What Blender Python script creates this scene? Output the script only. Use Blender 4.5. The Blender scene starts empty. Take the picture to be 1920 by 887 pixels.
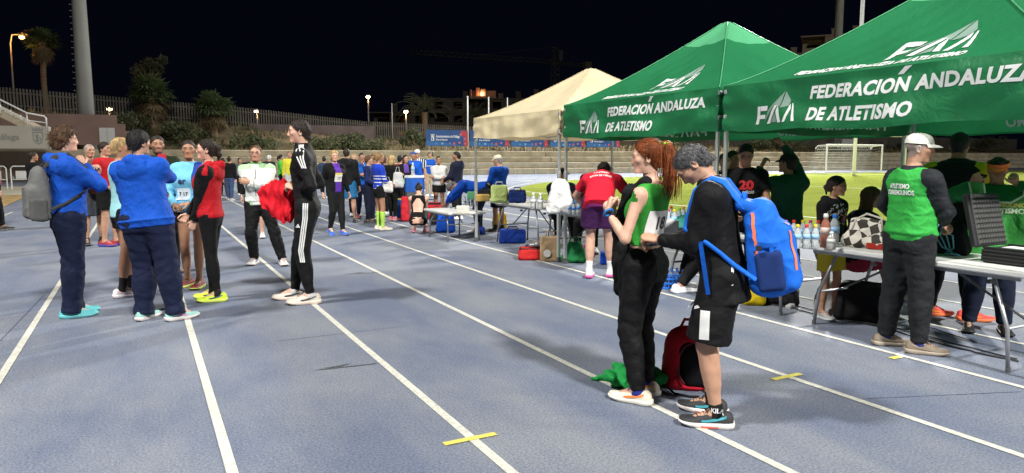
import bpy, bmesh, math, random
import numpy as np
from mathutils import Vector, Matrix
from mathutils.bvhtree import BVHTree

scene = bpy.context.scene
COL = scene.collection
R = math.radians
random.seed(5)
NRNG = np.random.RandomState(7)

# ------------------------------------------------------------------ camera
FPX, CX, CY = 1340.0, 960.0, 443.5          # focal length and centre, in pixels of the 1920 wide photograph
YAW, PITCH, CAMH = R(27.37), R(6.366), 1.48
cam_d = bpy.data.cameras.new('camera')
cam_d.sensor_width = 36.0
cam_d.lens = FPX / 1920.0 * 36.0
cam_d.clip_start = 0.05
cam_d.clip_end = 2000
cam = bpy.data.objects.new('camera', cam_d)
cam.location = (0, 0, CAMH)
cam.rotation_euler = (math.pi / 2 - PITCH, 0, -YAW)
COL.objects.link(cam)
scene.camera = cam

# ------------------------------------------------------------------ night sky, floodlights, exposure
world = bpy.data.worlds.new('World')
scene.world = world
world.use_nodes = True
_wn = world.node_tree
_bg = _wn.nodes['Background']
_bg.inputs[0].default_value = (0.10, 0.14, 0.40, 1)      # moonless night over a lit town
_bg.inputs[1].default_value = 0.010

# stadium floodlights, with one added lamp last: position, aim, power (W), size of the lamp array
FLOODS = [
    ((-30.0, 6.0, 44.0), (13.0, 7.0, 0.0), 6400, (6.0, 4.0), 76),      # on the grandstand roof side
    ((3.0, -38.0, 36.0), (15.0, 8.0, 0.0), 10000, (5.0, 3.0), 74),     # tower behind the photographer
    ((-3.9, 57.5, 37.0), (24.0, 44.0, 0.0), 9500, (5.0, 3.0), 64),    # left tower in view
    ((82.0, 65.0, 40.0), (38.0, 40.0, 0.0), 26000, (5.0, 3.0), 70),   # right tower in view
    ((86.0, -40.0, 40.0), (45.0, 20.0, 0.0), 24000, (5.0, 3.0), 160),   # unseen lamp added to brighten the right side, apartment block and tent interiors
]
for i, (p, a, w, sz, beam) in enumerate(FLOODS):
    ld = bpy.data.lights.new('floodlight', 'AREA')
    ld.shape = 'RECTANGLE'
    ld.size, ld.size_y = sz
    ld.energy = w
    ld.spread = R(beam)
    ld.color = (1.0, 0.985, 0.95)
    lo = bpy.data.objects.new('floodlight_lamp', ld)
    lo.location = p
    lo.rotation_euler = (Vector(a) - Vector(p)).to_track_quat('-Z', 'Y').to_euler()
    COL.objects.link(lo)

scene.view_settings.view_transform = 'Standard'
scene.view_settings.look = 'None'
scene.view_settings.exposure = 0.0
scene.view_settings.gamma = 1.0
scene.render.engine = 'CYCLES'
scene.cycles.use_denoising = True
scene.cycles.max_bounces = 6
scene.cycles.sample_clamp_indirect = 4.0

# ------------------------------------------------------------------ small helpers
_F = np.array([math.sin(YAW) * math.cos(PITCH), math.cos(YAW) * math.cos(PITCH), -math.sin(PITCH)])
_Rr = np.array([math.cos(YAW), -math.sin(YAW), 0.0])
_U = np.cross(_Rr, _F)

def G(px, py, z=0.0):
    """where the sight line of a photograph pixel meets the level z"""
    d = _F + _Rr * ((px - CX) / FPX) + _U * ((CY - py) / FPX)
    t = (z - CAMH) / d[2]
    return np.array([d[0] * t, d[1] * t, z])

def at_depth(px, py, Y):
    d = _F + _Rr * ((px - CX) / FPX) + _U * ((CY - py) / FPX)
    t = Y / d[1]
    return np.array([d[0] * t, Y, CAMH + d[2] * t])

def ray_az(px):
    return YAW + math.atan((px - CX) / FPX)

# ------------------------------------------------------------------ materials
MATS = {}

def node(nt, t, **kw):
    n = nt.nodes.new(t)
    for k, v in kw.items():
        if k.startswith('i_'):
            n.inputs[int(k[2:])].default_value = v
        else:
            setattr(n, k, v)
    return n

def mat(name, col, rough=0.6, var=0.12, vscale=8.0, bump=0.0, bscale=60.0, metal=0.0, spec=0.5, transl=0.0, stretch=None,
        attr=False, emit=None, fold=0.0, sheen=0.0, alpha=1.0, trans=0.0, sss=0.0, coat=0.0):
    if name in MATS:
        return MATS[name]
    m = bpy.data.materials.new(name)
    m.use_nodes = True
    nt = m.node_tree
    b = nt.nodes['Principled BSDF']
    L = nt.links.new
    tc = node(nt, 'ShaderNodeTexCoord')
    mp = node(nt, 'ShaderNodeMapping')
    if stretch:
        mp.inputs['Scale'].default_value = stretch
    L(tc.outputs['Object'], mp.inputs[0])
    nz = node(nt, 'ShaderNodeTexNoise')
    nz.inputs['Scale'].default_value = vscale
    nz.inputs['Detail'].default_value = 5
    L(mp.outputs[0], nz.inputs['Vector'])
    mr = node(nt, 'ShaderNodeMapRange')
    mr.inputs[1].default_value = 0.3; mr.inputs[2].default_value = 0.7
    mr.inputs[3].default_value = 1 - var; mr.inputs[4].default_value = 1 + var
    L(nz.outputs[0], mr.inputs[0])
    mx = node(nt, 'ShaderNodeMix', data_type='RGBA', blend_type='MULTIPLY')
    mx.inputs[0].default_value = 1.0
    L(mr.outputs[0], mx.inputs[7])
    if attr:
        at = node(nt, 'ShaderNodeAttribute', attribute_name='col')
        L(at.outputs['Color'], mx.inputs[6])
    else:
        mx.inputs[6].default_value = (*col, 1)
    L(mx.outputs[2], b.inputs['Base Color'])
    b.inputs['Roughness'].default_value = rough
    b.inputs['Metallic'].default_value = metal
    b.inputs['Specular IOR Level'].default_value = spec
    if sheen: b.inputs['Sheen Weight'].default_value = sheen
    if sss:
        b.inputs['Subsurface Weight'].default_value = sss
        b.inputs['Subsurface Radius'].default_value = (0.012, 0.005, 0.003)
    if coat: b.inputs['Coat Weight'].default_value = coat
    if trans: b.inputs['Transmission Weight'].default_value = trans
    if alpha < 1: b.inputs['Alpha'].default_value = alpha
    last = None
    if bump:
        n2 = node(nt, 'ShaderNodeTexNoise')
        n2.inputs['Scale'].default_value = bscale
        n2.inputs['Detail'].default_value = 4
        L(mp.outputs[0], n2.inputs['Vector'])
        bp = node(nt, 'ShaderNodeBump')
        bp.inputs['Strength'].default_value = min(1.0, bump)
        bp.inputs['Distance'].default_value = 0.02
        L(n2.outputs[0], bp.inputs['Height'])
        last = bp
    if fold:
        n3 = node(nt, 'ShaderNodeTexNoise')
        n3.inputs['Scale'].default_value = 7.0
        n3.inputs['Detail'].default_value = 2.5
        n3.inputs['Distortion'].default_value = 1.6
        L(mp.outputs[0], n3.inputs['Vector'])
        bp = node(nt, 'ShaderNodeBump')
        bp.inputs['Strength'].default_value = min(1.0, fold)
        bp.inputs['Distance'].default_value = 0.06
        L(n3.outputs[0], bp.inputs['Height'])
        if last: L(last.outputs[0], bp.inputs['Normal'])
        last = bp
    if last: L(last.outputs[0], b.inputs['Normal'])
    if emit:
        b.inputs['Emission Color'].default_value = (*emit[0], 1)
        b.inputs['Emission Strength'].default_value = emit[1]
    if transl:
        tr = node(nt, 'ShaderNodeBsdfTranslucent')
        L(mx.outputs[2], tr.inputs[0])
        ms = node(nt, 'ShaderNodeMixShader')
        ms.inputs[0].default_value = transl
        L(b.outputs[0], ms.inputs[1]); L(tr.outputs[0], ms.inputs[2])
        L(ms.outputs[0], nt.nodes['Material Output'].inputs[0])
    MATS[name] = m
    return m

_clothn = [0]
def cloth(col, rough=0.75, fold=0.35, var=0.10, **kw):
    rough = min(.95, rough * .55 + .42); fold = fold * .6
    key = 'cloth_%s_%.2f_%.2f' % ('_'.join('%.3f' % c for c in col), rough, fold)
    return mat(key, col, rough=rough, var=var, vscale=9, bump=0.10, bscale=350, fold=fold, spec=.13, sheen=.01, **kw)

def plain(col, rough=0.5, **kw):
    key = 'plain_%s_%.2f_%s' % ('_'.join('%.3f' % c for c in col), rough, '_'.join('%s%s' % i for i in sorted(kw.items())))
    return mat(key, col, rough=rough, **kw)

def srgb(*c):
    return tuple((x / 255 / 12.92 if x <= 10 else ((x / 255 + 0.055) / 1.055) ** 2.4) for x in c)

# ------------------------------------------------------------------ mesh building
class MB:
    """collects quads and tubes in one mesh"""
    def __init__(self):
        self.v, self.f, self.m = [], [], []
    def add(self, verts, faces, mi=0):
        o = len(self.v)
        self.v += [tuple(map(float, p)) for p in verts]
        self.f += [tuple(i + o for i in f) for f in faces]
        self.m += [mi] * len(faces)
        return self
    def box(self, c, s, mi=0, rz=0.0, M=None, bev=0.0):
        x, y, z = s[0] / 2, s[1] / 2, s[2] / 2
        c = np.array(c, float)
        if bev:
            b = min(bev, x * .45, y * .45, z * .45)
            pts = []
            for zz, ins in ((-z, b), (-z + b, 0), (z - b, 0), (z, b)):
                X, Y = x - ins, y - ins
                pts += [(q[0], q[1], zz) for q in ((X, -Y + b), (X, Y - b), (X - b, Y), (-X + b, Y), (-X, Y - b), (-X, -Y + b), (-X + b, -Y), (X - b, -Y))]
            pts = np.array(pts)
            F = []
            for r in range(3):
                for q in range(8):
                    F.append((r * 8 + q, r * 8 + (q + 1) % 8, r * 8 + 8 + (q + 1) % 8, r * 8 + 8 + q))
            F.append(tuple(range(7, -1, -1))); F.append(tuple(range(24, 32)))
        else:
            pts = np.array([(a, b, d) for d in (-z, z) for (a, b) in ((-x, -y), (x, -y), (x, y), (-x, y))])
            F = [(3, 2, 1, 0), (4, 5, 6, 7), (0, 1, 5, 4), (1, 2, 6, 5), (2, 3, 7, 6), (3, 0, 4, 7)]
        if M is not None: pts = pts @ np.array(M).T
        if rz:
            cs, sn = math.cos(rz), math.sin(rz)
            pts = pts @ np.array([[cs, -sn, 0], [sn, cs, 0], [0, 0, 1]]).T
        return self.add(pts + c, F, mi)
    def tube(self, pts, r, n=8, mi=0, cap=True, closed=False):
        pts = [np.array(p, float) for p in pts]
        k = len(pts)
        rr = r if hasattr(r, '__len__') else [r] * k
        V, F = [], []
        up = None
        for i in range(k):
            if closed: t = pts[(i + 1) % k] - pts[i - 1]
            else: t = pts[min(i + 1, k - 1)] - pts[max(i - 1, 0)]
            t = t / (np.linalg.norm(t) + 1e-9)
            if up is None:
                up = np.array([0, 0, 1.0]) if abs(t[2]) < .9 else np.array([1.0, 0, 0])
            a = np.cross(t, up); a /= np.linalg.norm(a) + 1e-9
            b = np.cross(a, t); up = b
            for q in range(n):
                th = 2 * math.pi * q / n
                V.append(pts[i] + rr[i] * (a * math.cos(th) + b * math.sin(th)))
        for i in range(k if closed else k - 1):
            j = (i + 1) % k
            for q in range(n):
                F.append((i * n + q, i * n + (q + 1) % n, j * n + (q + 1) % n, j * n + q))
        if cap and not closed:
            F.append(tuple(range(n - 1, -1, -1))); F.append(tuple((k - 1) * n + q for q in range(n)))
        return self.add(V, F, mi)
    def lathe(self, prof, n=12, c=(0, 0, 0), mi=0, mis=None):
        c = np.array(c, float)
        V, F = [], []
        for (r, z) in prof:
            for q in range(n):
                th = 2 * math.pi * q / n
                V.append(c + np.array([r * math.cos(th), r * math.sin(th), z]))
        o = len(self.v)
        k = len(prof)
        for i in range(k - 1):
            for q in range(n):
                F.append((i * n + q, i * n + (q + 1) % n, (i + 1) * n + (q + 1) % n, (i + 1) * n + q))
        F.append(tuple(range(n - 1, -1, -1))); F.append(tuple((k - 1) * n + q for q in range(n)))
        self.add(V, F, mi)
        if mis:
            base = len(self.m) - len(F)
            for i in range(k - 1):
                for q in range(n): self.m[base + i * n + q] = mis[i]
            self.m[-1] = mis[-1]
        return self
    def grid(self, P, mi=0):
        """P: array (n, m, 3)"""
        n, m = P.shape[:2]
        F = [(i * m + j, (i + 1) * m + j, (i + 1) * m + j + 1, i * m + j + 1) for i in range(n - 1) for j in range(m - 1)]
        return self.add(P.reshape(-1, 3), F, mi)
    def mesh(self, name, smooth=False):
        me = bpy.data.meshes.new(name)
        me.from_pydata(self.v, [], self.f)
        if any(self.m):
            me.polygons.foreach_set('material_index', self.m)
        if smooth:
            me.polygons.foreach_set('use_smooth', [True] * len(self.f))
        me.update()
        return me
    def build(self, name, mats, parent=None, smooth=False, loc=None, rz=None):
        return link(name, self.mesh(name, smooth), mats, parent, loc, rz)

def link(name, me, mats, parent=None, loc=None, rz=None):
    o = bpy.data.objects.new(name, me)
    COL.objects.link(o)
    if not isinstance(mats, (list, tuple)): mats = [mats]
    if len(me.materials) == 0:
        for m in mats: me.materials.append(m)
    else:
        for i, m in enumerate(mats):
            if i < len(o.material_slots):
                o.material_slots[i].link = 'OBJECT'
                o.material_slots[i].material = m
    if parent: o.parent = parent
    if loc is not None: o.location = tuple(loc)
    if rz is not None: o.rotation_euler = (0, 0, rz)
    return o

def empty(name, loc=(0, 0, 0), rz=0.0):
    o = bpy.data.objects.new(name, None)
    o.empty_display_size = 0.1
    COL.objects.link(o)
    o.location = tuple(float(c) for c in loc)
    o.rotation_euler = (0, 0, rz)
    return o

def tag(o, label=None, cat=None, group=None, kind=None):
    if label: o['label'] = label
    if cat: o['category'] = cat
    if group: o['group'] = group
    if kind: o['kind'] = kind
    return o

def copy_tree(o, parent=None):
    c = o.copy()
    COL.objects.link(c)
    c.parent = parent
    for ch in list(o.children):
        copy_tree(ch, c)
    return c

# ------------------------------------------------------------------ lettering: flat outlines, cut fine enough to lie on a curved surface
_TXT = {}
def text2d(s, size=1.0, shear=0.0, bold=0.0, step=None, align='LEFT', spacing=1.0):
    key = (s, size, shear, bold, step, align, spacing)
    if key in _TXT: return _TXT[key]
    cu = bpy.data.curves.new('t', 'FONT')
    cu.body = s; cu.size = size; cu.shear = shear; cu.offset = bold; cu.align_x = align
    cu.resolution_u = 3; cu.space_character = spacing
    ob = bpy.data.objects.new('t', cu)
    COL.objects.link(ob)
    dg = bpy.context.evaluated_depsgraph_get()
    me = bpy.data.meshes.new_from_object(ob.evaluated_get(dg))
    bpy.data.objects.remove(ob); bpy.data.curves.remove(cu)
    bm = bmesh.new(); bm.from_mesh(me); bpy.data.meshes.remove(me)
    if step: cut_fine(bm, step)
    bm.verts.ensure_lookup_table()
    V = np.array([v.co[:2] for v in bm.verts]) if len(bm.verts) else np.zeros((0, 2))
    Fc = [tuple(v.index for v in f.verts) for f in bm.faces]
    bm.free()
    _TXT[key] = (V, Fc)
    return _TXT[key]

def cut_fine(bm, step):
    xs = [v.co.x for v in bm.verts]; ys = [v.co.y for v in bm.verts]
    for ax, lo, hi in ((0, min(xs), max(xs)), (1, min(ys), max(ys))):
        x = math.floor(lo / step) * step + step
        while x < hi:
            no = (1, 0, 0) if ax == 0 else (0, 1, 0)
            bmesh.ops.bisect_plane(bm, geom=bm.verts[:] + bm.edges[:] + bm.faces[:], plane_co=tuple(x * c for c in no), plane_no=no, dist=1e-5)
            x += step
    bm.verts.index_update()

def poly2d(polys, step=None):
    bm = bmesh.new()
    for p in polys:
        bm.faces.new([bm.verts.new((x, y, 0)) for x, y in p])
    if step: cut_fine(bm, step)
    bm.verts.index_update()
    V = np.array([v.co[:2] for v in bm.verts]); Fc = [tuple(v.index for v in f.verts) for f in bm.faces]
    bm.free()
    return V, Fc

def snoise(P, seed=0, f=1.0):
    """cheap smooth noise, about -1..1"""
    r = np.random.RandomState(seed)
    out = 0
    for k in range(4):
        a = r.normal(size=3); a *= f * (0.7 + 0.5 * k) / np.linalg.norm(a)
        b = r.normal(size=3); b *= f * (0.6 + 0.4 * k) / np.linalg.norm(b)
        out = out + np.sin(P @ a + 1.3 * np.sin(P @ b + r.rand() * 6) + r.rand() * 6) / (1 + .35 * k)
    return out / 2.6
# ================================================================== THE SETTING
def structure(o): o['kind'] = 'structure'; return o

# ---- running track surface: blue spray-coated rubber, worn lighter along the lanes
def track_material():
    m = bpy.data.materials.new('track_rubber'); m.use_nodes = True
    nt = m.node_tree; L = nt.links.new; b = nt.nodes['Principled BSDF']
    tc = node(nt, 'ShaderNodeTexCoord')
    n1 = node(nt, 'ShaderNodeTexNoise'); n1.inputs['Scale'].default_value = 0.9; n1.inputs['Detail'].default_value = 6; n1.inputs['Roughness'].default_value = .62
    mp = node(nt, 'ShaderNodeMapping'); mp.inputs['Scale'].default_value = (1.3, 0.55, 1)
    L(tc.outputs['Object'], mp.inputs[0]); L(mp.outputs[0], n1.inputs['Vector'])
    r1 = node(nt, 'ShaderNodeValToRGB')
    r1.color_ramp.elements[0].position = .38; r1.color_ramp.elements[0].color = (0.126, 0.149, 0.208, 1)
    r1.color_ramp.elements[1].position = .62; r1.color_ramp.elements[1].color = (0.200, 0.216, 0.248, 1)
    L(n1.outputs[0], r1.inputs[0])
    n2 = node(nt, 'ShaderNodeTexNoise'); n2.inputs['Scale'].default_value = 260; n2.inputs['Detail'].default_value = 2
    L(tc.outputs['Object'], n2.inputs['Vector'])
    mr = node(nt, 'ShaderNodeMapRange'); mr.inputs[1].default_value = .3; mr.inputs[2].default_value = .7; mr.inputs[3].default_value = .68; mr.inputs[4].default_value = 1.28
    L(n2.outputs[0], mr.inputs[0])
    n3 = node(nt, 'ShaderNodeTexNoise'); n3.inputs['Scale'].default_value = 75; n3.inputs['Detail'].default_value = 3
    L(tc.outputs['Object'], n3.inputs['Vector'])
    mr3 = node(nt, 'ShaderNodeMapRange'); mr3.inputs[1].default_value = .3; mr3.inputs[2].default_value = .7; mr3.inputs[3].default_value = .66; mr3.inputs[4].default_value = 1.30
    L(n3.outputs[0], mr3.inputs[0])
    mm = node(nt, 'ShaderNodeMath', operation='MULTIPLY'); L(mr.outputs[0], mm.inputs[0]); L(mr3.outputs[0], mm.inputs[1])
    # scattered dark specks and scuffs
    vo = node(nt, 'ShaderNodeTexVoronoi'); vo.inputs['Scale'].default_value = 7.0
    L(tc.outputs['Object'], vo.inputs['Vector'])
    mrv = node(nt, 'ShaderNodeMapRange'); mrv.inputs[1].default_value = .02; mrv.inputs[2].default_value = .06; mrv.inputs[3].default_value = .45; mrv.inputs[4].default_value = 1.0
    L(vo.outputs['Distance'], mrv.inputs[0])
    mm2 = node(nt, 'ShaderNodeMath', operation='MULTIPLY'); L(mm.outputs[0], mm2.inputs[0]); L(mrv.outputs[0], mm2.inputs[1])
    # the fine ribs left by the paver
    wv = node(nt, 'ShaderNodeTexWave'); wv.inputs['Scale'].default_value = 28; wv.inputs['Distortion'].default_value = .6; wv.bands_direction = 'X'
    L(tc.outputs['Object'], wv.inputs['Vector'])
    mx = node(nt, 'ShaderNodeMix', data_type='RGBA', blend_type='MULTIPLY'); mx.inputs[0].default_value = 1
    L(r1.outputs[0], mx.inputs[6]); L(mm2.outputs[0], mx.inputs[7]); L(mx.outputs[2], b.inputs['Base Color'])
    b.inputs['Roughness'].default_value = .75; b.inputs['Specular IOR Level'].default_value = .28
    ad = node(nt, 'ShaderNodeMath', operation='MULTIPLY_ADD'); ad.inputs[1].default_value = .25
    L(wv.outputs['Fac'], ad.inputs[0]); L(n2.outputs[0], ad.inputs[2])
    bp = node(nt, 'ShaderNodeBump'); bp.inputs['Strength'].default_value = .5; bp.inputs['Distance'].default_value = .004
    L(ad.outputs[0], bp.inputs['Height']); L(bp.outputs[0], b.inputs['Normal'])
    return m

def sheet(name, pts, z, m):
    mb = MB(); mb.add([(x, y, z) for x, y in pts], [tuple(range(len(pts)))])
    return structure(mb.build(name, m))

GROUND = mat('dry_earth', (0.10, 0.085, 0.055), rough=.95, var=.35, vscale=.6, bump=.4, bscale=6)
sheet('ground', [(-900, -900), (900, -900), (900, 900), (-900, 900)], -0.012, GROUND)
TRACK = track_material()
sheet('running_track', [(-3.6, -30), (130, -30), (130, 54.2), (-9, 54.2), (-9, 43.2), (-3.9, 35), (-3.6, 23.2)], 0.0, TRACK)
sheet('track_margin', [(-9, -30), (-3.6, -30), (-3.6, 23.2), (-9, 24.0)], 0.0, TRACK)
sheet('dry_verge', [(-14, 24.4), (-3.6, 23.2), (-3.9, 33.5), (-14, 33.5)], 0.004, mat('straw_turf', (0.36, 0.235, 0.085), rough=.95, var=.4, vscale=2.2, bump=.8, bscale=40))
sheet('concrete_apron', [(-14, 33.5), (-3.9, 33.5), (-4.4, 43.2), (-14, 43.2)], 0.004, mat('pale_concrete', (0.42, 0.38, 0.28), rough=.9, var=.15, vscale=1.5))

# ---- infield turf with rounded end
def infield():
    pts = [(11.35, -30)]
    cx, cy, r = 41.5, 14.0, 30.15
    for k in range(25):
        a = math.pi - k * (math.pi / 2) / 24
        pts.append((cx + r * math.cos(a), cy + r * math.sin(a)))
    pts += [(95, 44.15), (95, -30)]
    return pts
def turf_material():
    m = bpy.data.materials.new('turf'); m.use_nodes = True
    nt = m.node_tree; L = nt.links.new; b = nt.nodes['Principled BSDF']
    tc = node(nt, 'ShaderNodeTexCoord')
    n1 = node(nt, 'ShaderNodeTexNoise'); n1.inputs['Scale'].default_value = .35; n1.inputs['Detail'].default_value = 8; n1.inputs['Roughness'].default_value = .7
    mp = node(nt, 'ShaderNodeMapping'); mp.inputs['Scale'].default_value = (.6, 1.6, 1)
    L(tc.outputs['Object'], mp.inputs[0]); L(mp.outputs[0], n1.inputs['Vector'])
    r1 = node(nt, 'ShaderNodeValToRGB')
    r1.color_ramp.elements[0].position = .3; r1.color_ramp.elements[0].color = (0.165, 0.204, 0.036, 1)
    r1.color_ramp.elements[1].position = .7; r1.color_ramp.elements[1].color = (0.240, 0.272, 0.062, 1)
    L(n1.outputs[0], r1.inputs[0]); L(r1.outputs[0], b.inputs['Base Color'])
    b.inputs['Roughness'].default_value = 1.0; b.inputs['Specular IOR Level'].default_value = .0
    n2 = node(nt, 'ShaderNodeTexNoise'); n2.inputs['Scale'].default_value = 30; L(tc.outputs['Object'], n2.inputs['Vector'])
    bp = node(nt, 'ShaderNodeBump'); bp.inputs['Strength'].default_value = .8; bp.inputs['Distance'].default_value = .05
    L(n2.outputs[0], bp.inputs['Height']); L(bp.outputs[0], b.inputs['Normal'])
    return m
sheet('infield_grass', infield(), 0.006, turf_material())

# ---- painted markings
PAINT = mat('line_paint', (0.55, 0.54, 0.47), rough=.7, var=.22, vscale=35, bump=.3, bscale=250)
def strip(name, a, b, w, z=0.004, m=PAINT, parent=None):
    a, b = np.array(a, float), np.array(b, float)
    d = (b - a) / np.linalg.norm(b - a); n = np.array([-d[1], d[0]]) * w / 2
    mb = MB(); mb.add([(*(a - n), z), (*(b - n), z), (*(b + n), z), (*(a + n), z)], [(0, 1, 2, 3)])
    return structure(mb.build(name, m, parent))
for X in (-0.91, 0.312, 1.482, 2.652, 3.822, 4.985, 6.155, 7.325, 8.495, 9.665):
    strip('lane_line', (X, -8), (X, 16 + (30 if X > -1.5 else 0)), 0.052)
strip('kerb_line', (10.85, -8), (10.85, 14), 0.07)
strip('lane_line', (-3.12, 4), (-3.12, 23.2), 0.052)
def arc_line(r, w):
    cx, cy = 41.5, 14.0
    mb = MB(); P = np.zeros((49, 2, 3))
    for k in range(49):
        a = math.pi - k * (math.pi * .62) / 48
        for q, rr in enumerate((r + w / 2, r - w / 2)):
            P[k, q] = (cx + rr * math.cos(a), cy + rr * math.sin(a), .0045)
    mb.grid(P); return structure(mb.build('bend_line', PAINT))
for r in (30.65, 31.9, 33.1, 34.3, 35.5):
    arc_line(r, .07)
YTAPE = mat('yellow_tape', (0.62, 0.54, 0.12), rough=.5, var=.15, vscale=60)
def tape(px, py, w, l=.29):
    c = G(px, py); o = strip('tape_mark', (c[0] - l / 2, c[1]), (c[0] + l / 2, c[1] + .004), w, .006, YTAPE); return o
tape(882, 824.5, .045, .30); tape(1476, 707.5, .045, .27); tape(1682, 671, .05, .14)
GREYP = mat('worn_grey_paint', (0.10, 0.115, 0.125), rough=.8, var=.3, vscale=30)
def mark(p, q, w):   # half-arrow handover marks, grey and worn
    a, b = G(*p), G(*q)
    d = a[:2] - b[:2]; L_ = np.linalg.norm(d); d /= L_; n = np.array([-d[1], d[0]])
    tip = a[:2]
    mb = MB()
    z = .005
    mb.add([(*(b[:2] - n * w / 2), z), (*tip, z), (*(tip - d * .12 + n * w / 2), z), (*(b[:2] + n * w / 2), z)], [(0, 1, 2, 3)])
    mb.add([(*(tip - d * .03), z + .002), (*(tip - d * .30 - n * .075), z + .002), (*(tip - d * .22 - n * .02), z + .002)], [(0, 1, 2)])
    return structure(mb.build('handover_mark', GREYP))
mark((581, 696), (707, 682), .022)
mark((642, 515), (710, 511), .022)
SEAM = mat('seam', (0.075, 0.095, 0.15), rough=.9, var=.3, vscale=40)
for a, b in (((0, 640), (84, 552)), ((1625, 748), (1915, 735)), ((520, 640), (760, 612))):
    strip('track_seam', G(*a)[:2], G(*b)[:2], .006, .0035, SEAM)
# football pitch lines
for a, b in (((14.5, 6), (95, 6.0)), ((14.5, 6), (14.5, 39)), ((14.5, 39), (95, 39.0)), ((30, 22), (70, 22)), ((30, 22), (30, 39))):
    strip('pitch_line', a, b, .12, .011, mat('pitch_paint', (0.6, 0.62, 0.5), rough=.9))

# ---- terrace: concrete tiers across the end of the stadium
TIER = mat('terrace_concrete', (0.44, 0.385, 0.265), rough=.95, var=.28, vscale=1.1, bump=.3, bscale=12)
TIERD = mat('terrace_dark_tread', (0.125, 0.10, 0.06), rough=1, var=.4, vscale=2.5, bump=.5, bscale=14)  # darker mottled brown for the treads
ter = empty('concrete_terrace', (0, 54, 0)); tag(ter, 'long stepped concrete terrace across the end of the stadium', 'terrace')
for k in range(4):
    mb = MB()
    for i in range(14):
        x0 = -22 + i * 11.0
        mb.box((x0 + 5.48, .5 + k * 1.0 + 2.5, .24 + k * .50), (10.94, 6.0 - k * .02, .48), 0, bev=.03)
    mb.build('tier', TIER, ter)
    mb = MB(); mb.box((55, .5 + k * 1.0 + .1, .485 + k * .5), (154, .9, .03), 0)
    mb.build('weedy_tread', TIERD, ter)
# low rail on the front of the terrace
mb = MB()
for i in range(62):
    mb.box((-8 + i * 2.0, -.5, .42), (.05, .05, .84))
mb.box((53, -.5, .84), (124, .05, .05))
mb.build('rail', plain((0.42, 0.42, 0.40), .5), ter)

# ---- earth bank rising behind the terrace to the fence
FX = [-60, -9, 9, 19, 30, 51, 80, 130]
FZ = [6.6, 5.1, 4.05, 3.15, 2.9, 2.75, 2.7, 2.7]
FY = 67.0
def bank_z(x, y):
    t = np.clip((y - 59.0) / (FY - 59.0), 0, 1)
    return 1.75 + (np.interp(x, FX, FZ) - 1.75) * (t * t * (3 - 2 * t)) - np.clip(y - FY - 2, 0, 40) * .03
xs = np.linspace(-60, 150, 150); ys = np.concatenate([np.linspace(59.0, 70, 18), [80, 100, 130]])
P = np.zeros((len(xs), len(ys), 3))
for i, x in enumerate(xs):
    for j, y in enumerate(ys):
        P[i, j] = (x, y, bank_z(x, y))
Pn = P.reshape(-1, 3)
Pn[:, 2] += .12 * snoise(Pn, 3, .9) * (Pn[:, 1] < 66) * (Pn[:, 1] > 59.2)
mb = MB(); mb.grid(P)
structure(mb.build('grass_bank', mat('dry_bank', (0.135, 0.100, 0.050), rough=1, var=.55, vscale=.9, bump=1, bscale=5), smooth=True))
# dry grass tufts on the bank
def tufts():
    mb = MB(); rr = random.Random(4)
    for i in range(5200):
        x = rr.uniform(-10, 100); y = rr.uniform(59.1, 66.5)
        z = float(bank_z(x, y)); h = rr.uniform(.2, .55); a = rr.uniform(0, 3.14)
        w = rr.uniform(.04, .12); dx, dy = math.cos(a) * w, math.sin(a) * w
        lx, ly = rr.uniform(-.2, .2), rr.uniform(-.2, .2)
        mb.add([(x - dx, y - dy, z - .05), (x + dx, y + dy, z - .05), (x + lx, y + ly, z + h)], [(0, 1, 2)], rr.randrange(3) // 2)
    o = mb.build('bank_grass', [mat('straw', (0.20, 0.15, 0.07), rough=1, var=.4, vscale=3), mat('weed', (0.065, 0.085, 0.03), rough=1, var=.4, vscale=3)])
    tag(o, 'dry grass tufts covering the bank below the fence', 'grass', kind='stuff')
tufts()

# ---- slatted fence on the crest
def fence():
    f = empty('slatted_fence', (0, FY, 0)); tag(f, 'long grey slatted fence along the crest of the grass bank', 'fence')
    mb = MB(); rails = MB()
    x = -58.0
    while x < 128:
        z0 = float(np.interp(x, FX, FZ)); hh = 1.75 if x < 20 else 1.75
        mb.box((x, 0, z0 + hh / 2 - .1), (.12, .04, hh))
        x += .215
    sl = mb.build('slat', mat('fence_concrete', (0.135, 0.12, 0.095), rough=.9, var=.2, vscale=.8), f); sl['kind'] = 'stuff'
    xs = np.linspace(-58, 128, 63)
    for zz in (.35, 1.3):
        rails.tube([(x, .07, float(np.interp(x, FX, FZ)) + zz) for x in xs], .04, 6)
    rails.build('rail', mat('fence_rail', (0.2, 0.19, 0.16), rough=.8), f)
    for i in range(0, 63, 2):
        x = float(xs[i]); m2 = MB(); m2.box((x, .12, float(np.interp(x, FX, FZ)) + .7), (.16, .12, 1.9)); m2.build('post', MATS['fence_concrete'], f)
fence()
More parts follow.
